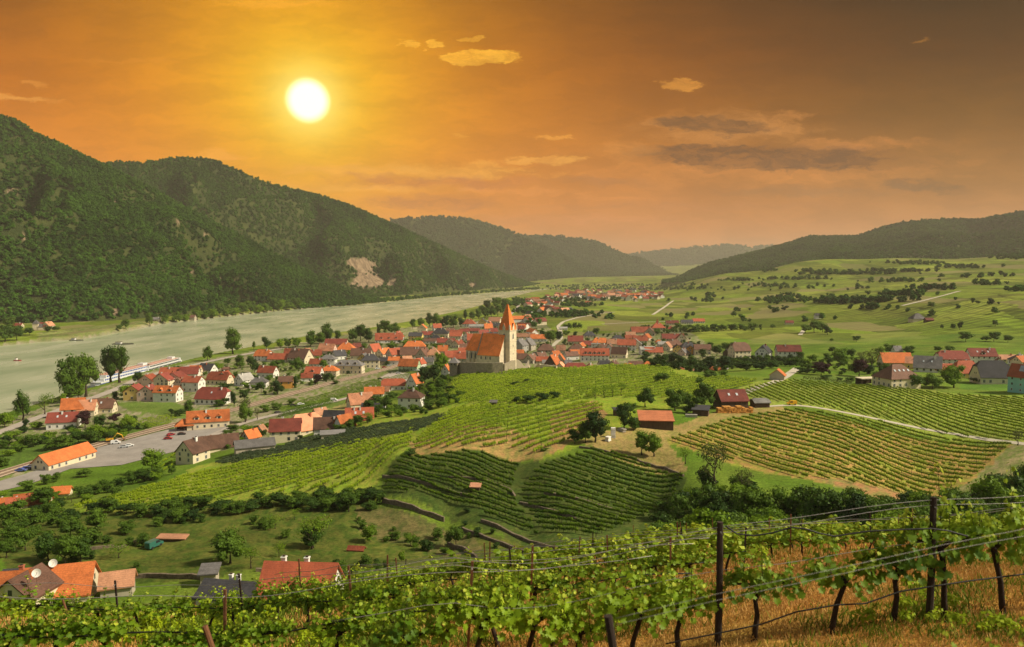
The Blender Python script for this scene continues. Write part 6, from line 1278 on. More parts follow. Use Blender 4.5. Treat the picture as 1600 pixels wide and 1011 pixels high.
shed_house(964, 650, 10, 10, 9, 2, 10, 'slate', 'wood', 'shed', 'small black hut behind the dark tree')
shed_house(743, 768, 13, 9, 7, 3, -6, 'tan', 'wood', 'shed', 'tiny hut with pale pink roof among the dark vine terraces')
shed_house(771, 634, 9, 8, 5, 2, -6, 'grey', 'wood', 'shed', 'tiny dark hut alone among the bright vines')
shed_house(557, 862, 22, 8, 3, 3, -8, 'red', 'wood', 'gable', 'low rabbit hutch with red roof in the orchard')
shed_house(270, 846, 42, 10, 5, 2, -3, 'tan', 'wood', 'shed', 'long low woodshed with rusty roof in the orchard')
shed_house(1433, 502, 20, 16, 4, 8, 0, 'grey', 'cream', 'hip', 'grey roofed barn far out on the vineyard plain')
shed_house(1451, 503, 12, 8, 3, 3, 0, 'dark red', 'wood', 'gable', 'small red roofed shed beside the far grey barn')
shed_house(1278, 498, 10, 8, 5, 3, 0, 'slate', 'white', 'gable', 'white vineyard hut above the tree clump')
shed_house(1233, 507, 12, 6, 3, 3, 0, 'dark red', 'cream', 'gable', 'little red roofed hut out on the plain')
gs = house(116, 733, 84, 30, 11, 14, 76, 'orange', 'cream', 'gable', k=1.12, label='long goods shed with orange roof beside the station yard', name='goods_shed', cat='shed', chim=0, cap=12)
gs.location = Vector(atz(101, 722, 8.5)); gs.location.z = H(gs.location.x, gs.location.y)
st = house(326, 671, 62, 26, 12, 15, 20, 'orange', 'cream', 'gable', k=1.0, label='railway station with orange roof and dormers', name='station_building', cat='station', dorm=3, chim=1, cap=16)
pc = house(289, 674, 26, 22, 9, 9, 20, 'orange', 'wood', 'hip', k=1.0, label='open porch with orange hipped roof at the end of the station', name='waiting_porch', cat='porch', chim=0, win=False, open_=True)
def logs():
    g = ground(1147, 645); o = empty('log_stack', g, R(6)); tag(o, 'long stack of orange sawn timber in front of the steep roofed barn', 'timber stack')
    WOODY = simple('fresh_timber', (0.58, 0.27, 0.06), 0.85, .35, 2.5); mb = MB(); rs = random.Random(3)
    for r_ in range(5):
        for c in range(13):
            x = -8 + c * 1.25 + rs.uniform(-.2, .2)
            if r_ > 2 + (c % 5 > 1) + (c < 9): continue
            mb.box(x, x + 1.2, -1.4 + rs.uniform(-.2, .2), 1.2, r_ * .62, r_ * .62 + .58)
    mb.build('timber', WOODY, o)
    mb = MB()
    for x in (-7, -2, 3, 7): mb.box(x, x + .25, -1.7, 1.5, -.3, 0.0)
    mb.build('bearer', PLANK, o)
logs()
def bales():
    for k, (px, py, w, h, lb) in enumerate([(958, 684, 1.6, 3.4, 'tall white wrapped pallet beside the dark tree'), (950, 689, 2.2, 1.6, 'low white wrapped pallet beside the dark tree'), (972, 674, 3.6, 1.0, 'stack of pale boards behind the white pallets'), (1080, 652, 5.0, 1.2, 'stack of pale boards beside the black open shed'), (994, 663, 2.2, 2.2, 'grey sacks piled against the wooden barn')]):
        g = ground(px, py); mb = MB(); rs = random.Random(k)
        for z in np.arange(0, h, .42): j = rs.uniform(-.12, .12); mb.box(-w / 2 + j, w / 2 + j, -.7 + j, .7 + j, z, z + .4)
        o = mb.build('pallet_stack', [WHITEP if k < 2 else simple('grey_boards', (0.38, 0.34, 0.28), .9, .3, 2)], loc=g); o.rotation_euler = (0, 0, k); tag(o, lb, 'pallet stack', 'stacks in the farmyard')
bales()

# ------------------------------------------------------------------ cars, digger, ships
TYRE = simple('tyre_rubber', (0.02, 0.02, 0.02), .9, .1, 2); CARGLASS = simple('car_glass', (0.02, 0.024, 0.03), .12, .1, 2, .7)
PAINT = {k: simple(k + '_car_paint', c, .3, .06, 1, .6) for k, c in {'yellow': (0.80, 0.42, 0.02), 'white': (0.72, 0.72, 0.70), 'red': (0.30, 0.02, 0.03), 'black': (0.03, 0.03, 0.035), 'silver': (0.42, 0.43, 0.44), 'blue': (0.05, 0.09, 0.30), 'green': (0.03, 0.13, 0.10)}.items()}
def prism(pr, y0, y1, mb, mi=0):
    n = len(pr); mb.add([(x, y0, z) for x, z in pr] + [(x, y1, z) for x, z in pr], [tuple(range(n)), tuple(range(n, 2 * n))[::-1]] + [(i, n + i, n + (i + 1) % n, (i + 1) % n) for i in range(n)], mi)
def vehicle(g, ang, col, van, label, group=None):
    o = empty('van' if van else 'parked_car', g, R(ang)); tag(o, label, 'van' if van else 'car', group)
    mb = MB()
    if van: pr = [(-2.2, .35), (2.2, .35), (2.25, .95), (1.35, 1.15), (.75, 1.85), (-2.1, 1.9), (-2.25, 1.7)]; gl = [(.78, 1.14), (1.28, 1.14), (.72, 1.76), (-.2, 1.78), (-.2, 1.14)]
    else: pr = [(-2.1, .3), (2.1, .3), (2.15, .75), (1.1, .92), (.45, 1.42), (-1.1, 1.45), (-1.75, 1.0), (-2.15, .92)]; gl = [(-1.5, .98), (.95, .96), (.40, 1.36), (-1.02, 1.38)]
    prism(pr, -.85, .85, mb); mb.build('body', PAINT[col], o)
    mb = MB(); prism(gl, -.87, .87, mb); mb.box(.5, 1.2, -.7, .7, 1.0, 1.3) if False else None; mb.build('window', CARGLASS, o)
    for x in (-1.35, 1.35):
        for y in (-.8, .8):
            mb = MB(); mb.tube([(0, -.1, 0), (0, .1, 0)], .34, 12); w = mb.build('wheel', TYRE, o); w.location = (x, y, .34)
    for y in (-.6, .6):
        mb = MB(); mb.box(-.03, .05, -.15, .15, -.08, .08); w = mb.build('headlight', WHITEP, o); w.location = (2.17, y, .68)
CG = 'cars parked in the yard and lanes'
v_ = lambda px, py: ground(px, py, 90) + Vector((0, 0, .2))
vehicle(v_(1237, 633), 180, 'yellow', True, 'yellow delivery van parked on the pale track')
for px, py, a, c, vn, lb in [(263, 687, 10, 'red', 0, 'dark red car alone in the middle of the station yard'), (267, 681, 60, 'red', 0, 'small dark red car nearest the station porch'), (284, 680, 15, 'black', 0, 'black car parked below the station'), (181, 694, 20, 'white', 1, 'white van beside the yellow digger'), (194, 700, 25, 'silver', 0, 'silver car in front of the white van'), (202, 698, 25, 'white', 0, 'white car at the right of the parked group'),
        (33, 737, 10, 'blue', 0, 'blue car left of the goods shed'), (42, 734, 40, 'blue', 0, 'second blue car beside the goods shed gable'), (50, 731, 10, 'silver', 0, 'silver car tucked beside the goods shed'), (241, 856, 70, 'green', 1, 'green van parked in the orchard by the woodshed'), (434, 646, 60, 'black', 0, 'black car at the lower end of the hedge'), (458, 635, 20, 'black', 0, 'black car halfway up the hedge road'), (522, 627, 0, 'white', 1, 'white van at the top of the hedge'), (594, 593, 0, 'black', 0, 'black car alone in the small car park'),
        (622, 584, 10, 'silver', 0, 'silver car under the dark hedge of the car park'), (600, 575, 20, 'red', 0, 'red car in the row beside the hotel'), (590, 577, 20, 'white', 0, 'white car in the row beside the hotel'), (563, 581, 20, 'red', 0, 'red car below the yellow gabled house'), (608, 572, 20, 'silver', 0, 'silver car at the far end of the hotel row'), (652, 580, 0, 'white', 0, 'white car beside the pale green house'), (470, 633, 30, 'white', 0, 'white car parked on the hedge road')]:
    vehicle(v_(px, py), a, c, vn, lb, CG)
def digger():
    g = v_(172, 691); o = empty('digger', g, R(20)); tag(o, 'yellow digger beside the railway line', 'digger'); Yl = PAINT['yellow']
    mb = MB(); mb.box(-1.8, 1.6, -1.3, 1.3, 1.0, 2.2); mb.build('body', Yl, o); mb = MB(); mb.box(-.2, 1.4, -1.2, .1, 2.2, 3.6); mb.build('cab', [CARGLASS], o)
    for y in (-1.3, 1.3):
        mb = MB(); prism([(-2, 0.1), (2, 0.1), (2.3, .5), (2, .95), (-2, .95), (-2.3, .5)], y - .3, y + .3, mb); mb.build('track', TYRE, o)
    mb = MB(); mb.tube([(1.2, .5, 1.8), (3.4, .5, 4.2), (5.4, .5, 3.2), (6.2, .5, 1.2)], [.3, .3, .22, .18], 6); mb.build('arm', Yl, o)
    mb = MB(); prism([(5.8, .4), (6.9, .4), (6.9, 1.0), (6.2, 1.4)], 0, 1.0, mb); mb.build('bucket', RAILM, o)
digger()
def ship(a, c, wid, label, blue=True, decks=2):
    A_, C_ = Vector(atz(*a, 0)), Vector(atz(*c, 0)); d = C_ - A_; L = d.length; o = empty('river_ship', (A_ + C_) / 2, math.atan2(d.y, d.x)); tag(o, label, 'ship', 'river ships at the landing stage')
    hl = L / 2; w = wid / 2; hull = [(-hl, -w * .8), (hl * .82, -w), (hl * .94, -w * .6), (hl, 0), (hl * .94, w * .6), (hl * .82, w), (-hl, w * .8)]; n = len(hull)
    mb = MB(); mb.add([(x * .98, y * .85, -.5) for x, y in hull] + [(x, y, 1.9) for x, y in hull], [tuple(range(n))[::-1], tuple(range(n, 2 * n))] + [(i, (i + 1) % n, n + (i + 1) % n, n + i) for i in range(n)]); mb.build('hull', PAINT['white'], o)
    mb = MB(); mb.add([(x * 1.002, y * 1.01, 0.1) for x, y in hull] + [(x * 1.002, y * 1.01, .7) for x, y in hull], [(i, (i + 1) % n, n + (i + 1) % n, n + i) for i in range(n)]); mb.build('waterline', PAINT['blue'], o)
    for k in range(decks):
        s = .93 - k * .06; z = 1.9 + k * 2.6
        mb = MB(); mb.box(-hl * s, hl * (s - .16), -w * .86, w * .86, z, z + 2.5); dk = mb.build('deck', PAINT['white'], o)
        mb = MB(); x = -hl * s + 1.2
        while x < hl * (s - .16) - 2.5: mb.box(x, x + 2.2, -w * .86 - .05, w * .86 + .05, z + .7, z + 1.9); x += 2.7
        mb.build('window_band', PAINT['blue'] if blue else CARGLASS, dk)
    z = 1.9 + decks * 2.6; mb = MB(); mb.box(-hl * .85, hl * .6, -w * .9, w * .9, z - .1, z + .15); mb.build('sun_deck', simple('sun_deck_planks', (0.50, 0.25, 0.18), .8, .2, 1), o)
    mb = MB(); mb.box(hl * .35, hl * .5, -w * .5, w * .5, z + .15, z + 2.2); mb.build('bridge', PAINT['white'], o)
    mb = MB()
    for s in (-1, 1):
        mb.box(-hl * .85, hl * .6, s * w * .88 - .04, s * w * .88 + .04, z + 1.0, z + 1.1)
        for x in np.arange(-hl * .85, hl * .6, 2.5): mb.box(x, x + .08, s * w * .88 - .04, s * w * .88 + .04, z + .15, z + 1.0)
    mb.build('railing', WHITEP, o)
ship((150, 601), (248, 576), 11, 'long white ship with blue window bands moored behind the big trees'); ship((222, 584), (284, 567), 10, 'white ship with dark windows and pointed bow, upstream of the longer one', False)
def boat(px, py, L, ang, label, hullm='black'):
    g = Vector(atz(px, py, 0)); o = empty('boat', g, R(ang)); tag(o, label, 'boat', 'small boats on the river'); h = L / 2; w = max(1.4, L * .14); hull = [(-h, -w), (h * .6, -w), (h, 0), (h * .6, w), (-h, w)]; n = 5
    mb = MB(); mb.add([(x * .92, y * .8, -.3) for x, y in hull] + [(x, y, 1.1) for x, y in hull], [tuple(range(n))[::-1], tuple(range(n, 2 * n))] + [(i, (i + 1) % n, n + (i + 1) % n, n + i) for i in range(n)]); mb.build('hull', PAINT[hullm], o)
    mb = MB(); mb.box(-h * .7, -h * .2, -w * .6, w * .6, 1.1, 3.2); mb.build('cabin', WHITEP, o)
    mb = MB(); mb.box(-h * .75, -h * .15, -w * .7, w * .7, 3.2, 3.4); mb.build('roof', PLANK, o)
boat(193, 538, 27, 2, 'dark motor ferry crossing the middle of the river'); boat(106, 530, 26, -12, 'grey barge moored at the opposite landing', 'silver'); boat(120, 532, 20, -4, 'low dark boat beside the grey barge'); boat(152, 604, 14, 30, 'small white boat at the near landing stage', 'white'); boat(28, 564, 8, 0, 'tiny red and white buoy boat near the left edge', 'red')
def jetty(a, c, label):
    A_, C_ = Vector(atz(*a, 0)), Vector(atz(*c, 0)); d = C_ - A_; o = empty('landing_stage', (A_ + C_) / 2, math.atan2(d.y, d.x)); tag(o, label, 'landing stage'); mb = MB(); h = d.length / 2
    mb.box(-h, h, -2, 2, .5, 1.0); mb.build('deck', WHITEP, o); mb = MB()
    for x in np.linspace(-h + .5, h - .5, 6):
        for y in (-1.8, 1.8): mb.tube([(x, y, -2), (x, y, 2.2)], .15, 6)
    mb.build('pile', RAILM, o)
jetty((150, 608), (172, 603), 'white landing stage beside the big riverside trees'); jetty((200, 596), (232, 587), 'pale landing stage beside the moored ships')
# opposite bank
houses('on the opposite bank', 'houses on the opposite bank', [(67, 515, 20, 12, 5, 6, -8, 'dark red', 'cream', 'gable'), (76, 515, 12, 12, 6, 6, 80, 'tan', 'cream'), (28, 512, 14, 8, 3, 4, 0, 'dark red', 'cream'), (297, 500, 16, 8, 3, 4, 0, 'brown', 'stone'), (245, 502, 10, 8, 3, 3, 0, 'grey', 'stone')])
def chapel():
    g = ground(57, 515); s = g.y / F; o = empty('chapel', g, R(10)); tag(o, 'small stone church with pointed tower on the opposite bank', 'church'); mb = MB(); mb.box(-4, 4, -4, 4, -2, 9 * s); mb.box(2, 18, -4, 4, -2, 4 * s); mb.build('wall', CHURCHST, o)
    r_ = MB(); e = 4.4; r_.add([(-e, -e, 9 * s), (e, -e, 9 * s), (e, e, 9 * s), (-e, e, 9 * s), (0, 0, 16 * s)], [(0, 1, 4), (1, 2, 4), (2, 3, 4), (3, 0, 4)]); r_.add([(3, -e, 4 * s), (18.5, -e, 4 * s), (18.5, 0, 9 * s), (3, 0, 9 * s), (3, e, 4 * s), (18.5, e, 4 * s)], [(0, 1, 2, 3), (3, 2, 5, 4)]); r_.build('roof', ROOF['grey'], o)
chapel()
# far village : one small house copied, each its own object
def far_village():
    protos = []
    for rc, wc in (('red', 'white'), ('dark red', 'cream'), ('brown', 'cream'), ('orange', 'white'), ('tan', 'pink'), ('slate', 'white')):
        mb = wall_mb(13, 9, 5, 4, 'gable'); k = len(mb.f); rm = roof_mb(13, 9, 5, 4, 'gable'); mb.add(rm.v, rm.f, 1); protos.append((mb.mesh('small_house', [WALL[wc], ROOF[rc]]), rc))
    rs = random.Random(5); n = 0
    def put(px, py, lb, grp, s=1.0):
        me, rc = protos[rs.choice((0, 0, 1, 1, 2, 3, 3, 4, 5))]
        try: g = ground(px, py, 300)
        except ValueError: return
        o = link('house', me, None, g); o.rotation_euler = (0, 0, rs.uniform(-.7, .7) + rs.choice((0, 1.57))); q = s * rs.uniform(.8, 1.5); o.scale = (q * rs.uniform(.9, 1.5), q, q); tag(o, lb, 'house', grp)
    L = []
    for k in range(120):
        t = rs.random(); L.append((872 + 140 * t + rs.gauss(0, 6), 463.5 + rs.gauss(0, 4.6) - (t - .5) * 3, 0, 1.15))
    for k in range(26): L.append((822 + rs.random() * 55, 474 + rs.gauss(0, 4), 1, 1.0))
    for k in range(14): L.append((1000 + rs.random() * 40, 464 + rs.gauss(0, 2), 2, 1.0))
    names = [('small house in the distant village at the river bend', 'houses of the distant village'), ('small house among trees on the near edge of the distant village', 'houses at the near edge of the distant village'), ('small house scattered right of the distant village', 'houses right of the distant village')]
    L.sort(key=lambda t: -t[1])
    for px, py, q, s_ in L[:42]: put(px, py, *names[q], s_)
    V, K, Z, Sx = [], [], [], []
    for px, py, q, s_ in L[42:]:
        g = ground(px, py, 300); V.append(tuple(g)); K.append(rs.choice((0, 0, 1, 1, 2, 3, 3, 4, 5))); Z.append(rs.uniform(-.7, .7) + rs.choice((0, 1.57))); a = s_ * rs.uniform(.8, 1.5); Sx.append((a * 1.2, a, a))
    scatter('distant_village', V, Sx, Z, K, [proto(m_) for m_, _ in protos], label='rest of the distant village, roofs too small to tell apart', cat='village', kind='stuff')
    for k in range(9): put(845 + rs.random() * 48, 489 + rs.gauss(0, 1.5), 'low house in the tree strip beyond the church', 'houses in the tree strip beyond the church', 1.3)
    for k in range(9): put(805 + rs.random() * 40, 508 + rs.gauss(0, 7), 'house in the loose row just beyond the church', 'houses just beyond the church', 1.0)
far_village()

# ------------------------------------------------------------------ foreground vines
LEAF2D = np.array([(0, -.10), (.16, -.26), (.38, -.20), (.34, 0), (.56, .16), (.34, .30), (.36, .52), (.14, .46), (0, .78), (-.14, .46), (-.36, .52), (-.34, .30), (-.56, .16), (-.34, 0), (-.38, -.20), (-.16, -.26)])
def vine_leaves(C, Nn, size, rs, template=True):
    n = len(C); N = Nn / (np.linalg.norm(Nn, axis=1)[:, None] + 1e-9)
    D = np.stack([rs.normal(0, .6, n), rs.normal(0, .6, n), rs.normal(-.5, .4, n)], 1); T = D - N * (D * N).sum(1)[:, None]; T /= np.linalg.norm(T, axis=1)[:, None] + 1e-9; B = np.cross(N, T)
    k = len(LEAF2D); V = np.empty((n, k + 1, 3)); s = size[:, None]
    V[:, 0] = C + T * s * .1
    for i, (a, b_) in enumerate(LEAF2D):
        fold = abs(a) * .45 - max(0, b_ - .3) * .25
        V[:, i + 1] = C + B * s * a + T * s * b_ + N * s * fold * .6
    f = np.array([(0, 1 + i, 1 + (i + 1) % k) for i in range(k)]); F_ = (np.arange(n)[:, None, None] * (k + 1) + f[None]).reshape(-1, 3)
    return V.reshape(-1, 3), F_, k + 1
def grape_meshes(seed, n_shoot, per, lod):
    rs = np.random.default_rng(seed); r2 = random.Random(seed); C, N, Sz, tip = [], [], [], []
    wood = MB(); 
    lean = rs.normal(0, .04); pts = [(0, 0, -.15)]; x = 0
    for z in (.25, .5, .75, .98): x += lean + rs.normal(0, .04); pts.append((x, rs.normal(0, .03), z))
    wood.tube(pts, [.055, .045, .04, .038, .05], 8); hx = x
    for s in (-1, 1): wood.tube([(hx, 0, .95), (hx + s * .18, rs.normal(0, .04), 1.08), (hx + s * .5, rs.normal(0, .05), 1.05)], [.035, .024, .014], 6)
    shoots = MB()
    for i in range(n_shoot):
        x0 = hx + (i + .5) / n_shoot * 1.1 - .55 + rs.normal(0, .04); y0 = rs.normal(0, .05); h = rs.uniform(.28, .68) if rs.random() < .8 else rs.uniform(.75, 1.1); lx, ly = rs.normal(0, .16), rs.normal(0, .14)
        if rs.random() < .22: h *= .5; ly = rs.choice([-1, 1]) * .4; 
        P = [np.array([x0 + lx * t, y0 + ly * t * t, 1.03 + h * t - (.12 * t * t if abs(ly) > .3 else 0)]) for t in np.linspace(0, 1, 5)]
        shoots.tube(P, [.008, .007, .006, .005, .003], 4)
        for q in range(per):
            t = rs.random() ** .8; p = P[0] + (P[-1] - P[0]) * t; a = rs.random() * 6.28; d = np.array([math.cos(a), math.sin(a), .25]) * rs.uniform(.05, .17) * (1 - .5 * t)
            C.append(p + d); N.append(np.array([math.cos(a), math.sin(a) * 1.3, .9]) + rs.normal(0, .45, 3)); Sz.append((.130 - .075 * t) * rs.uniform(.75, 1.25)); tip.append(t)
    for q in range(int(n_shoot * per * .45)):
        p = np.array([hx + rs.uniform(-.62, .62), rs.normal(0, .15), rs.uniform(.82, 1.25)]); C.append(p); N.append(np.array([rs.normal(0, .4), np.sign(p[1]) * .8, .5])); Sz.append(rs.uniform(.09, .145)); tip.append(rs.uniform(0, .3))
    C, N, Sz, tip = map(np.array, (C, N, Sz, tip))
    if lod:
        v, f = leaf_quads(C, N, Sz.mean() * 1.75, .2, .9, rs); per_v = 4
    else: v, f, per_v = vine_leaves(C, N, Sz, rs)
    fol = mesh_np('foliage', v, f, (LEAF['vine_near'],)); lv = np.clip(tip * .62 + rs.random(len(C)) * .45, 0, 1)
    a = fol.attributes.new('lv', 'FLOAT', 'POINT'); a.data.foreach_set('value', np.repeat(lv, per_v).astype(np.float32))
    k = len(wood.v); 
    return wood.mesh('trunk', [VINEWOOD], True), shoots.mesh('shoot', [LEAF['olive']]), fol
NEARV = [grape_meshes(300 + i, 9, 22, False) for i in range(7)]; FARV = [grape_meshes(340 + i, 8, 15, True) for i in range(6)]
def fg(px, Y):
    d = ray(px, 900); x = d[0] / d[1] * Y; return Vector((x, Y, H(x, Y)))
ROWS = [  # name phrase, [(pixel column, distance)], spacing, wires
 ('in the nearest full row', [(520, 10.6), (950, 11.0), (1750, 11.4)], 0.98, 2), ('in the second row', [(-160, 13.2), (300, 13.6), (700, 13.4), (1040, 13.8)], 1.05, 1), ('in the third row', [(-160, 21.8), (300, 22.2), (600, 17.6), (1090, 17.4)], 1.1, 1),
 ('in the fourth row', [(430, 27.5), (560, 24), (800, 21.5), (1130, 21)], 1.1, 1), ('in the fifth row', [(560, 31), (800, 26.5), (1180, 25)], 1.15, 1), ('in the sixth row', [(610, 37), (1130, 30.5), (1660, 28)], 1.2, 1),
 ('in the seventh row', [(660, 43), (1130, 37), (1660, 33)], 1.25, 1), ('in the eighth row', [(720, 50), (1130, 44), (1600, 40)], 1.35, 0), ('in the ninth row', [(780, 58), (1560, 48)], 1.5, 0), ('in the tenth row', [(830, 67), (1520, 57)], 1.7, 0)]
near_ct = 0
WIRE = simple('galvanised_wire', (0.30, 0.28, 0.25), .5, .1, 3, .4, .3); HOSE = simple('black_hose', (0.018, 0.017, 0.016), .5, .2, 5)
NUMW = 'nearest second third fourth fifth sixth seventh eighth ninth tenth'.split()
for ri, (ph, cp, sp, nw) in enumerate(ROWS):
    cpx = np.array(cp, float); pts = [fg(px, np.interp(px, cpx[:, 0], cpx[:, 1])) for px in np.arange(cpx[0, 0], cpx[-1, 0] + 1, 12)]
    P = np.array([p[:2] for p in pts]); 
    for _ in range(6): P[1:-1] = (P[:-2] + 2 * P[1:-1] + P[2:]) / 4
    d = np.r_[0, np.cumsum(np.hypot(*np.diff(P, axis=0).T))]; at = lambda t: (np.interp(t, d, P[:, 0]), np.interp(t, d, P[:, 1]))
    grp = 'vines ' + ph; rng2 = random.Random(ri)
    ts = np.arange(sp * .5, d[-1], sp); 
    if ri == 0:   # seat the nearest vines where the photo shows their trunks
        want = [620, 720, 815, 905, 985, 1070, 1187, 1312, 1411, 1498, 1592, 1690]; ts = [np.interp(px, [(CX + F * p[0] / p[1]) for p in P], d) for px in want]
    n = len(ts)
    for k, t in enumerate(ts):
        if ri > 0 and rng2.random() < (.05, .05, .10, .14, .14, .12, .1, .1, .1, .1)[ri]: continue
        x, y = at(t); x2, y2 = at(min(t + .5, d[-1])); x1, y1 = at(max(t - .5, 0)); g = Vector((x, y + rng2.uniform(-.06, .06), H(x, y)))
        o = empty('grapevine', g, math.atan2(y2 - y1, x2 - x1) + rng2.choice((0, math.pi)))
        if ri == 0: lb = f"{ordw(k)} dark trunked grapevine from the left in the nearest full trellis row"
        else: lb = f"leafy grapevine, {ordw(k)} from the left {ph} of the foreground vineyard"
        tag(o, lb, 'grapevine', grp)
        src = NEARV if ri < 4 else FARV
        w, sh, fo = src[rng2.randrange(len(src))]
        s = rng2.uniform(.85, 1.12); big = 1.0
        if ri == 0 and k >= 9: big = 1.3
        a = link('trunk', w, o); zs_ = (.90 if ri == 0 else .80) * s * big; a.scale = (1, 1, zs_); c = link('foliage', fo, o); c.scale = (s * 1.02 * sp, s * 1.05, zs_)
        if ri < 4: b2 = link('shoot', sh, o); b2.scale = c.scale
    # posts
    pl = [1130, 1467] if ri == 0 else None
    if pl: tp = [np.interp(px, [(CX + F * p[0] / p[1]) for p in P], d) for px in pl]
    else: tp = list(np.arange(rng2.uniform(.5, 2.5), d[-1], 4.6 if ri < 7 else 7))
    tops = []
    for k, t in enumerate(tp):
        x, y = at(t); g = Vector((x, y - .08, H(x, y))); o = empty('trellis_post', g, 0); hh = 2.02 if ri == 0 else rng2.uniform(1.7, 2.05)
        mb = MB(); lx = 0 if ri == 0 else rng2.uniform(-.16, .16)
        if ri == 0: mb.tube([(0, 0, -.3), (.01, 0, hh * .5), (lx, .01, hh)], [.058, .052, .047], 9)
        else: mb.box(-.025, .025, -.02, .02, -.3, hh); mb.v = [(vx + lx * max(vz, 0) / hh, vy, vz) for vx, vy, vz in mb.v]
        mb.build('shaft', POSTWOOD if ri == 0 else (RUSTPOST if rng2.random() < .6 else POSTWOOD), o)
        if ri < 3: mb = MB(); mb.tube([(lx * .93, -.1, hh * .93), (lx * .93, .06, hh * .93)], .012, 5); mb.build('wire_clip', WIRE, o)
        tag(o, (('thick dark wooden post left of centre in the nearest trellis row', 'thick dark wooden post further right in the nearest trellis row')[k] if ri == 0 else f"thin trellis stake, {ordw(k)} from the left {ph}"), 'post', 'trellis posts ' + ph)
    # wires and drip hose
    def line(name, hgt_, rad, m, lb, cat, sag=0.0, t0=0, t1=None, per=4.5, grp=None):
        t1 = t1 or d[-1]; tt = np.arange(t0, t1, .45); q = []
        for t in tt: x, y = at(t); q.append((x, y - .09, H(x, y) + hgt_ - sag * math.sin(math.pi * ((t / per) % 1)) ** 2 + .03 * math.sin(t * 1.7)))
        b0 = Vector(q[0]); mb = MB(); mb.tube([Vector(p) - b0 for p in q], rad, 5); o = mb.build(name, m, loc=b0, smooth=True); tag(o, lb, cat, grp)
    if nw == 2:
        for hz, sg, w_ in ((1.98, .02, 'topmost'), (1.90, .05, 'second'), (1.32, .05, 'middle')): line('trellis_wire', hz, .0045, WIRE, f"{w_} pale wire of the nearest trellis row", 'wire', sg, grp='wires of the nearest trellis row')
    elif nw == 1:
        line('trellis_wire', 1.62, .006 + ri * .001, WIRE, f"pale wire strung {ph}", 'wire', .05)
        if ri < 5: line('drip_hose', .92, .014 + ri * .002, HOSE, f"black drip hose strung {ph}", 'hose', .08)
# wires of the row just under the camera, crossing the right half
def free_line(name, pts, rad, m, lb, cat):
    q = [Vector(atY(*p)) for p in pts]; w = []
    for a, c in zip(q[:-1], q[1:]): w += [a.lerp(c, k / 8) for k in range(8)]
    w.append(q[-1]); mb = MB(); mb.tube([p - w[0] for p in w], rad, 5); o = mb.build(name, m, loc=w[0], smooth=True); tag(o, lb, cat)
free_line('drip_hose', [(1040, 1006, 10.85), (1129, 988, 10.85), (1189, 975.5, 10.85), (1244, 956, 10.85), (1308, 945, 10.85), (1352, 943, 10.85), (1407, 924, 10.9), (1461, 915.5, 10.9), (1512, 908, 10.95), (1600, 897, 11.0), (1740, 884, 11.1)], .012, HOSE, 'black drip hose rising past the trunks of the nearest row', 'hose')
free_line('drip_hose', [(1134, 822, 10.9), (1151, 834, 10.9), (1178, 837, 10.9), (1205, 833, 10.9), (1237, 824, 10.9), (1258, 826, 10.9), (1279, 833, 10.9), (1304, 838, 10.9), (1356, 830, 10.9), (1420, 827, 10.9), (1455, 826, 10.9), (1480, 829, 10.9), (1512, 838, 10.9)], .013, HOSE, 'thick dark cable sagging between the two wooden posts', 'cable')
free_line('trellis_wire', [(962, 966, 6.0), (1120, 928, 6.1), (1300, 890, 6.3), (1480, 850, 6.6), (1720, 803, 7.0)], .0018, WIRE, 'upper of the two pale wires crossing low in front of the posts', 'wire')
free_line('trellis_wire', [(962, 976, 6.0), (1120, 938, 6.1), (1300, 900, 6.3), (1480, 860, 6.6), (1720, 815, 7.0)], .0018, WIRE, 'lower of the two pale wires crossing low in front of the posts', 'wire')
def lean_post(px, py, Y, L, tilt, r_, lb, m):
    p = Vector(atY(px, py, Y)); o = empty('trellis_post', p, 0); mb = MB(); mb.tube([(0, 0, 0), (tilt * L, 0, -L)], [r_, r_ * 1.1], 8); mb.build('shaft', m, o); tag(o, lb, 'post', 'leaning stakes in front')
lean_post(950, 962, 6.0, 2.2, .16, .035, 'short dark post leaning at the bottom edge right of centre', POSTWOOD)
lean_post(320, 978, 12.5, 2.0, .30, .05, 'stout brown post leaning at the bottom edge left of centre', RUSTPOST)
lean_post(98, 937, 20.5, 2.0, .28, .03, 'rust brown stake leaning under the left vine row', RUSTPOST)
# closest leafy shoots at the bottom right corner
for k, (px, Y, s) in enumerate([(1385, 4.8, .62), (1440, 4.6, .60), (1500, 4.9, .66), (1560, 4.6, .72), (1625, 4.7, .78), (1330, 5.2, .52), (880, 5.6, .50), (960, 5.4, .5), (1030, 5.3, .46), (800, 6.0, .55), (1210, 5.4, .42)]):
    g = fg(px, Y); o = empty('grapevine', g, k); w, sh, fo = NEARV[k % 7]; a = link('trunk', w, o); c = link('foliage', fo, o); b2 = link('shoot', sh, o)
    for q in (a, b2, c): q.scale = (s * .9, s * .9, s)
    tag(o, f"{ordw(k)} low blurred young vine shoot close to the lens at the bottom edge", 'young vine', 'young shoots at the bottom edge')

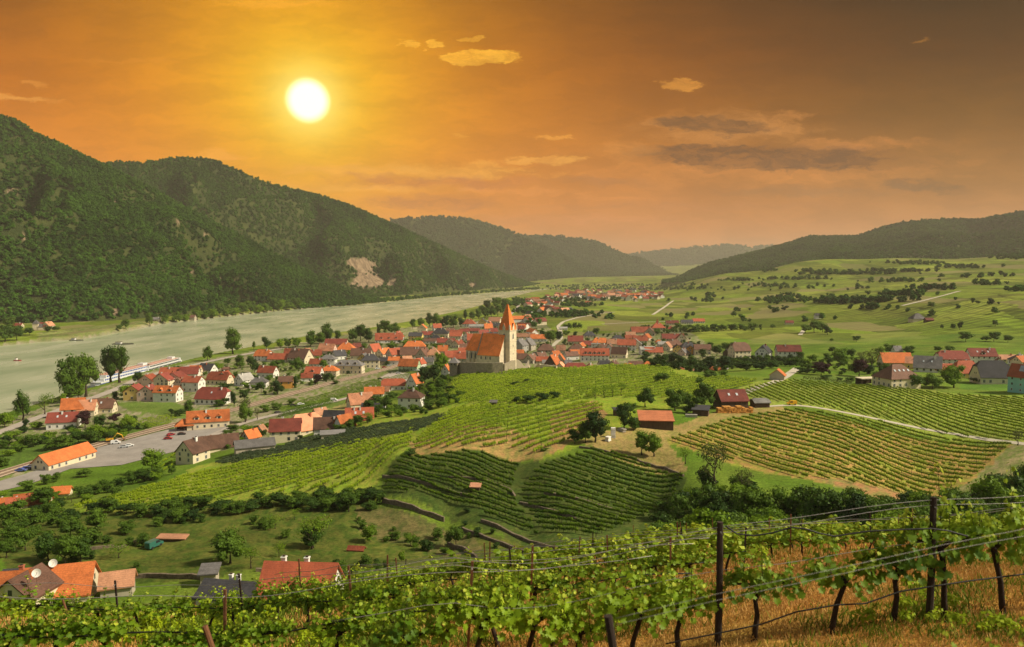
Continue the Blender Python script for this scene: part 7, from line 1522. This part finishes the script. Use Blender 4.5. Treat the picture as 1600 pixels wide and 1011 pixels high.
# ------------------------------------------------------------------ grass tufts and weeds under the vines
def tuft(name, m, seed, n=16, h=.22, w=.012, sp=.16):
    rs = np.random.default_rng(seed); V, F_ = [], []
    for i in range(n):
        a = rs.random() * 6.28; x, y = rs.normal(0, sp, 2); hh = h * rs.uniform(.5, 1.3); lx, ly = rs.normal(0, .35, 2) * hh; k = len(V); dx_, dy_ = math.cos(a) * w, math.sin(a) * w
        V += [(x - dx_, y - dy_, 0), (x + dx_, y + dy_, 0), (x + lx * .5 + dx_ * .6, y + ly * .5 + dy_ * .6, hh * .6), (x + lx * .5 - dx_ * .6, y + ly * .5 - dy_ * .6, hh * .6), (x + lx, y + ly, hh)]
        F_ += [(k, k + 1, k + 2, k + 3), (k + 3, k + 2, k + 4)]
    return mesh_np(name, V, F_, (m,))
STRAW = leafmat('dry_straw', (0.46, 0.26, 0.075), (0.56, 0.36, 0.13), .15, .4, .1); GRASSM = leafmat('fresh_grass', (0.09, 0.15, 0.012), (0.22, 0.28, 0.03), .25, .4, .15)
TUFTS = [proto(tuft('straw_tuft', STRAW, 1, 26, .045, .010, .22)), proto(tuft('straw_tuft', STRAW, 2, 26, .07, .009, .2)), proto(tuft('grass_tuft', GRASSM, 3, 22, .10)), proto(tuft('grass_tuft', GRASSM, 4, 20, .15)),
         proto(crown('weed_plant', LEAF['vine'], 5, 60, .26, rx=.6, base=0, nb=5, inner=False))]
n = 34000; rr = np.exp(rng.uniform(math.log(3.0), math.log(95), n)); aa = rng.uniform(R(-40), R(40), n); x, y = np.sin(aa) * rr, np.cos(aa) * rr
gr = fbm(x * .35, y * .35, 91, 3) + .25 * fbm(x * .06, y * .06, 92, 2) + np.where(x < -2, .05, -.28); kd = np.where(gr + rng.normal(0, .18, n) > .12, rng.integers(2, 4, n), rng.integers(0, 2, n)); kd = np.where((gr > .15) & (rng.random(n) < .10), 4, kd)
sc = rng.uniform(.7, 1.5, n) * np.clip(rr / 16, .7, 2.0) * np.where(kd == 4, .28, 1)
scatter('grass', np.column_stack([x, y, hgt(x, y)]), sc, rng.random(n) * 6.28, kd, TUFTS, label='dry straw and green weeds on the foreground slope', cat='grass', kind='stuff')

# ------------------------------------------------------------------ shrubs and undergrowth filling gardens and banks
def undergrowth(polys, label):
    P, K, SC = [], [], []
    for px, dens, smin, smax, kset in polys:
        poly = gpoly(px); x0, y0 = poly.min(0); x1, y1 = poly.max(0); n = int((x1 - x0) * (y1 - y0) * dens); x = rng.uniform(x0, x1, n); y = rng.uniform(y0, y1, n)
        ok = inpoly(x, y, poly) & (fbm(x * .035, y * .035, 55, 3) > -.25); x, y = x[ok], y[ok]; s = rng.uniform(smin, smax, len(x))
        for k in range(len(x)): pass
        P.append(np.column_stack([x, y, hgt(x, y) - .1])); K.append(rng.choice(kset, len(x))); SC.append(s)
    P = np.vstack(P); K = np.concatenate(K); SC = np.concatenate(SC)
    scatter('undergrowth', P, np.stack([SC * 1.1, SC * 1.1, SC * .9], 1), rng.random(len(P)) * 6.28, K, UG, label=label, cat='shrubs', kind='stuff')
UG = [proto(CR['bush'][0]), proto(CR['brightbush'][0]), proto(CR['darkbush'][0]), proto(CR['bush'][1]), proto(CR['brightbush'][1])]
undergrowth([
 (P_(0, 690, 50, 672, 90, 684, 200, 662, 225, 668, 190, 682, 150, 688, 60, 716, 0, 732), .030, 2.5, 5.5, [0, 1, 1, 2, 3, 4]),
 (P_(0, 792, 60, 770, 130, 755, 270, 738, 250, 752, 120, 795, 90, 808, 0, 812), .016, 2.0, 4.5, [0, 1, 2, 3]),
 (P_(90, 804, 350, 786, 560, 774, 600, 778, 600, 800, 540, 800, 400, 806, 200, 826, 60, 830), .045, 2.2, 4.5, [0, 2, 2, 3, 0]),
 (P_(0, 812, 150, 830, 240, 845, 200, 885, 100, 892, 0, 880), .018, 2.0, 5.0, [0, 3, 1, 0]),
 (P_(1030, 800, 1060, 765, 1130, 765, 1250, 768, 1330, 785, 1450, 795, 1520, 775, 1600, 745, 1700, 740, 1700, 830, 1400, 845, 1100, 850, 1030, 840), .030, 3.0, 6.5, [0, 1, 2, 3, 4]),
 (P_(700, 815, 740, 812, 800, 850, 780, 862, 720, 850), .02, 1.5, 3.0, [0, 2]),
 (P_(340, 690, 400, 672, 430, 668, 410, 690, 360, 704), .02, 2.0, 4.0, [0, 1, 3]),
 (P_(500, 672, 560, 655, 640, 640, 700, 622, 720, 628, 650, 652, 560, 674, 510, 684), .025, 2.0, 4.5, [0, 1, 3]),
 (P_(640, 610, 700, 590, 712, 600, 700, 622, 650, 634), .02, 2.0, 4.5, [0, 1, 2]),
 (P_(1020, 575, 1150, 577, 1250, 572, 1250, 560, 1150, 566, 1100, 560, 1000, 560), .02, 3.0, 6.0, [0, 2, 2]),
 (P_(1250, 566, 1400, 556, 1400, 590, 1300, 590, 1250, 580), .008, 2.5, 5.0, [0, 1, 3, 2]),
 (P_(360, 575, 520, 560, 560, 585, 480, 605, 420, 620, 370, 620), .010, 2.0, 4.0, [0, 1, 3]),
 (P_(440, 560, 600, 540, 760, 510, 850, 515, 880, 530, 1000, 520, 1060, 512, 1100, 545, 900, 560, 700, 555, 560, 570), .0055, 2.0, 4.8, [0, 1, 3, 2]),
 (P_(1000, 512, 1190, 508, 1195, 516, 1000, 522), .008, 3.0, 6.0, [0, 3]),
 (P_(635, 545, 700, 538, 700, 543, 560, 552, 540, 552), .012, 3.0, 5.0, [0, 3, 1]),
 (P_(230, 600, 330, 575, 360, 575, 280, 600), .006, 2.0, 3.5, [0, 3]),
 (P_(300, 812, 560, 800, 640, 812, 700, 850, 640, 880, 400, 885, 300, 850), .010, 1.2, 3.4, [0, 2, 3, 3]),
 (P_(150, 880, 330, 888, 560, 884, 640, 890, 700, 880, 690, 905, 560, 896, 330, 898, 150, 896), .03, 1.2, 3.0, [0, 2, 3]),
], 'shrubs and undergrowth filling gardens, banks and gullies')

# the same vineyard carries on past both edges of the view
P = []; RT = []
for Yr in np.arange(11.5, 62, 3.6):
    for sgn in (-1, 1):
        for q in np.arange(.84, 2.2, 1.25 / Yr):
            x = sgn * q * Yr; P.append((x, Yr, H(x, Yr) - .05)); RT.append(0.0)
P = np.array(P); scatter('vineyard_rows', P, np.full(len(P), .8) * rng.uniform(.85, 1.15, len(P)), np.array(RT) + rng.normal(0, .05, len(P)), rng.integers(0, 3, len(P)), VC['vine'], label='vine rows carrying on past the edges of the foreground', cat='vineyard', kind='stuff')
